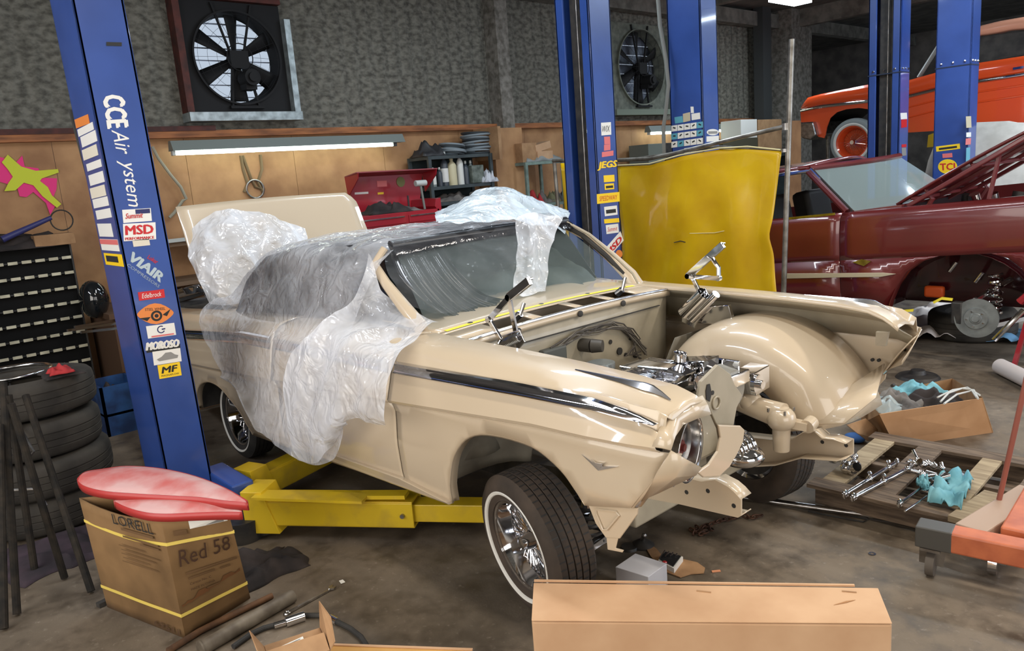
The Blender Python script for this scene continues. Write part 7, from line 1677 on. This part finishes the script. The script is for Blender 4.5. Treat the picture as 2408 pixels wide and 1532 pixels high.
# jack stand with red saddle, light behind
t = thing('jack_stand', 'red and chrome jack stand at the right edge under the red car', 'jack stand', (.48, 4.02, 0))
obj('saddle', MB().tube([V((.38, 3.90, .55)), V((.44, 3.90, .62)), V((.50, 3.90, .60)), V((.53, 3.90, .48))], .03, 8), redp, t)
obj('leg', MB().beam((.47, 3.90, .58), (.36, 3.90, .02), .05, .03), redp, t, smooth=0); obj('leg', MB().beam((.47, 3.90, .58), (.6, 3.90, .02), .05, .03), redp, t, smooth=0)
obj('bar', MB().cyl((.42, 3.85, .5), (.25, 3.80, .26), .02, n=10), chrome, t)
p = Z(2215, 806); old_tire((p.x + .12, p.y + .38, .13), .36, .24, 5, 'black tire lying flat behind the brake rotor of the red car')
pw = mat('pale_sheet', sr(220, 208, 200), .7)
towel('white_drop_cloth', 'crumpled white drop cloth with yellow tape under the red car', [(2110, 800), (2130, 735), (2260, 705), (2250, 800)], .03, pw, 12, 'cloth')
for k, pts in enumerate((((2108, 738), (2125, 732), (2148, 730)), ((2195, 712), (2215, 702), (2240, 705)))): obj('tape_strip', MB().tube([Q(x, y, RY + .1) for x, y in pts], .014, 6, flat=.4), MATS['yellow_tape'], smooth=60, label=['yellow tape strip at the sill of the red car, left piece', 'yellow tape strip on the white cloth, right piece'][k], cat='tape', group='yellow tape under the red car')
towel('blue_rag', 'blue rag on the floor under the brake rotor', [(2290, 806), (2330, 775), (2440, 780), (2430, 812)], .01, mat('rag_blue', sr(110, 160, 200), .8), 16, 'rag')

# ================================================================ orange car on the far lift, seen from its side
org_ = mat('bright_orange_paint', sr(232, 84, 38), .22, coat=1)
OY = 9.0; OPX = -.13
oc = thing('orange_classic_car', 'bright orange classic coupe raised high on the far lift, nose to the left', 'car', (-1.2, 8.8, 0))
def O(x, y, yy=OY): return at('y', yy, x, y)
top = [(1884, 252), (1900, 230), (1930, 222), (2040, 200), (2136, 190), (2200, 172), (2290, 150), (2408, 132), (2500, 118)]
spear = [(1882, 258), (1930, 248), (2040, 236), (2137, 224), (2200, 208), (2290, 190), (2408, 172), (2500, 160)]
arch = [(1941, 318), (1944, 300), (1952, 278), (1968, 264), (1990, 257), (2020, 254), (2050, 258), (2072, 275), (2082, 300), (2086, 318)]
bottom = [(2135, 312), (2200, 308), (2290, 300), (2408, 288), (2500, 278)]
def osurf(T, Bm, n, y0, bulge):
    def samp(L, x):
        for (a, b), (c, d) in zip(L, L[1:]):
            if a <= x <= c: return b + (d - b) * (x - a) / (c - a)
        return L[0][1] if x < L[0][0] else L[-1][1]
    rows = []
    x0 = max(T[0][0], Bm[0][0]); x1 = min(T[-1][0], Bm[-1][0])
    for i in range(n + 1):
        x = x0 + (x1 - x0) * i / n; a, b = samp(T, x), samp(Bm, x); rows.append([O(x, a + (b - a) * q, y0 - bulge * math.sin(math.pi * q)) for q in (0, .2, .4, .6, .8, 1)])
    return MB().grid(rows)
obj('fender_top', osurf(top, spear, 40, OY, .03), org_, oc, smooth=50, solid=.01)
low = [(1882, 300), (1905, 318), (1940, 322)] 
lower_loop = [(x, y + 2) for x, y in spear] + [(2500, 278), (2408, 288), (2290, 300), (2200, 308), (2135, 312)] + arch[::-1] + [(1938, 325), (1925, 322), (1905, 305), (1884, 290)]
obj('side_panel', MB().prism([O(*p) for p in lower_loop], (0, .02, 0)), org_, oc, smooth=0)
obj('spear_trim', MB().grid([[O(x, y - 1, OY - .02) for x, y in spear], [O(x, y + 6, OY - .02) for x, y in spear]]), chrome, oc, solid=.01)
for dy_ in (28, 52): obj('body_crease', MB().tube([O(x, y + dy_, OY - .005) for x, y in spear[3:]], .012, 6), org_, oc)
obj('bumper', MB().prism([O(1874, 300, OY - .1), O(1878, 288, OY - .1), O(1912, 286, OY - .1), O(1920, 318, OY - .1), O(1905, 330, OY - .1), O(1885, 325, OY - .1)], (0, 1.9, 0)), chromed, oc, smooth=0, bevel=.02)
obj('body_core', MB().prism([O(x, y, OY + .05) for x, y in ((1900, 240), (2137, 200), (2500, 130), (2500, 270), (2135, 305), (2090, 250), (1945, 250), (1900, 290))], (0, 1.75, 0)), blackp, oc, smooth=0)
obj('hood_top', MB().grid([[O(x, y, OY + .02) for x, y in top[1:6]], [O(x, y, OY + .02) + V((0, 1.8, .03)) for x, y in top[1:6]]]), org_, oc, smooth=0, solid=.01)
obj('windshield', MB().prism([O(2160, 183, OY + .15), O(2215, 96, OY + .3), O(2215, 96, OY + 1.6), O(2160, 183, OY + 1.75)], (.01, 0, 0)), mat('glass_grey', sr(130, 134, 132), .15, alpha=.7), oc, smooth=0)
obj('pillar', MB().tube([O(2160, 183, OY + .1), O(2215, 96, OY + .25)], .03, 8), mat('pillar_grey', sr(120, 118, 112), .4), oc)
rt = [(2280, 72), (2310, 62), (2350, 52), (2408, 42), (2500, 34)]; rb = [(2280, 86), (2330, 80), (2380, 70), (2408, 68), (2500, 62)]
obj('roof', osurf([(2210, 92), (2240, 76)] + rt, [(2210, 98), (2240, 92)] + rb, 20, OY + .25, .05), mat('peach_roof', sr(240, 170, 140), .3, coat=.8), oc, smooth=60, solid=.03)
obj('roof_panel', MB().grid([[O(x, y, OY + .27) for x, y in rt], [O(x, y, OY + .27) + V((0, 1.3, .04)) for x, y in rt]]), org_, oc, smooth=0, solid=.02)
obj('side_window', MB().prism([O(2225, 162, OY + .12), O(2240, 95, OY + .24), O(2500, 62, OY + .24), O(2500, 112, OY + .12)], (0, .01, 0)), darkin, oc, smooth=0)
obj('door_handle', MB().beam(O(2383, 162, OY - .04), O(2408, 158, OY - .04), .03, .03), chrome, oc, smooth=0)
c = O(2003, 335, OY - .02)
WS = 1.1
wt = obj('wheel', MB().lathe([(r_ * WS, h_ * WS) for r_, h_ in [(.22, -.08), (.26, -.095), (.30, -.085), (.318, -.05), (.322, 0), (.318, .05), (.30, .085), (.26, .095), (.22, .08)]], c + V((0, .1, 0)), (0, -1, 0), 48), mat('grey_wall_tire', sr(150, 158, 158), .6), oc)
obj('whitewall', MB().lathe([(.244, .099), (.264, .113), (.282, .11)], c + V((0, .1, 0)), (0, -1, 0), 48), wallw, wt)
obj('rim', MB().lathe([(.243, .094), (.22, .077), (.21, .03), (.187, -.05)], c + V((0, .1, 0)), (0, -1, 0), 48), org_, wt, label='orange rim')
obj('rim_back', MB().cyl(c + V((0, .16, 0)), c + V((0, .18, 0)), .19, n=40), MATS['bright_orange'], wt)
mb = MB()
for k in range(28):
    a_ = 2 * math.pi * k / 28; mb.cyl(c + V((.03 * math.cos(a_), .03, .03 * math.sin(a_))), c + V((.19 * math.cos(a_ + .2), .12, .19 * math.sin(a_ + .2))), .003, n=4)
obj('spokes', mb, chrome, wt); obj('hub', MB().cyl(c + V((0, .08, 0)), c + V((0, .0, 0)), .05, .03, 20), chrome, wt)
# lift arms that carry it, plus stand bits on the floor
t = thing('support_stand', 'pale grey vertical stand under the nose of the raised orange car', 'stand', (O(1933, 350).x, OY, 0)); obj('pole', MB().cyl((O(1933, 350).x, OY + .2, 0), (O(1933, 350).x, OY + .2, O(1933, 322, OY + .2).z), .03, n=12), pm, t)
obj('foot', MB().cyl((O(1933, 350).x, OY + .2, 0), (O(1933, 350).x, OY + .2, .02), .15, n=20), pm, t)
q = O(1875, 376, 7.2); obj('plywood_board', MB().box((q.x - .1, 7.3, 1.1), (.02, .35, 2.2)), ply, smooth=0, label='narrow plywood board standing upright left of the raised orange car', cat='board')
# covered car behind the right post
cvm = mat('car_cover', sr(206, 202, 194), .6, c2=sr(176, 172, 164), scale=4, bump=.4, bscale=5)
rows = []
outl = [(2120, 1), (2152, 440), (2165, 380), (2185, 330), (2215, 305), (2270, 290), (2340, 287), (2408, 300), (2480, 320)]
pts = [at('y', 7.45, x, y) for x, y in outl[1:]]
rows.append([V((p.x, 7.45 + .0, 0)) for p in pts])
for k in range(1, 9):
    q = k / 8; rows.append([V((p.x + .02 * math.sin(p.x * 30) * (1 - q), 7.45 + .25 * q ** 3 + .03 * noise.noise(V((p.x * 6, q * 3, 1))), p.z * (q ** .8))) for p in pts])
for k in range(1, 5): rows.append([V((p.x, 7.7 + .25 * k, p.z * (1.0 - .004 * k) + .02 * noise.noise(V((p.x * 4, k, 4))))) for p in pts])
obj('covered_car', MB().grid(rows), cvm, smooth=180, solid=.01, label='car under a pale cloth cover behind the right blue post', cat='covered car')
# tail of another red car seen under the windshield tail, beyond the post
t = thing('parked_red_car', 'rear end of another red car with chrome bumper seen between plastic and yellow curtain', 'car', (-4.6, 3.9, 0))
X9 = -4.45
obj('trunk', MB().hexa([V((X9 - 1.0, 2.7, .3)), V((X9, 2.7, .3)), V((X9, 4.4, .3)), V((X9 - 1.0, 4.4, .3))], [V((X9 - 1.0, 2.8, 1.16)), V((X9 - .2, 2.75, 1.13)), V((X9 - .2, 4.35, 1.13)), V((X9 - 1.0, 4.3, 1.16))]), red, t, bevel=.05, smooth=30)
obj('bumper', MB().box((X9 + .06, 3.55, .84), (.12, 1.8, .12)).box((X9 + .05, 3.55, .62), (.1, 1.8, .16)), chrome, t, bevel=.03, smooth=30)
obj('grille_panel', MB().box((X9 + .03, 3.55, .70), (.05, 1.7, .1)), mat('panel_green_grey', sr(120, 140, 136), .3, .5), t, smooth=0)
for yy in (2.85, 4.25): obj('wheel', MB().cyl((X9 - .6, yy - .1, .3), (X9 - .6, yy + .1, .3), .3, n=28), blackr, t)

cc_ = [o for o in bpy.data.objects if o.name == 'covered_car'][0]
obj('note', MB().prism([at('y', 7.42, *k) for k in ((2183, 318), (2199, 312), (2199, 345), (2180, 347))], (0, -.003, 0)), s_yel, cc_, smooth=0, label='yellow paper note')
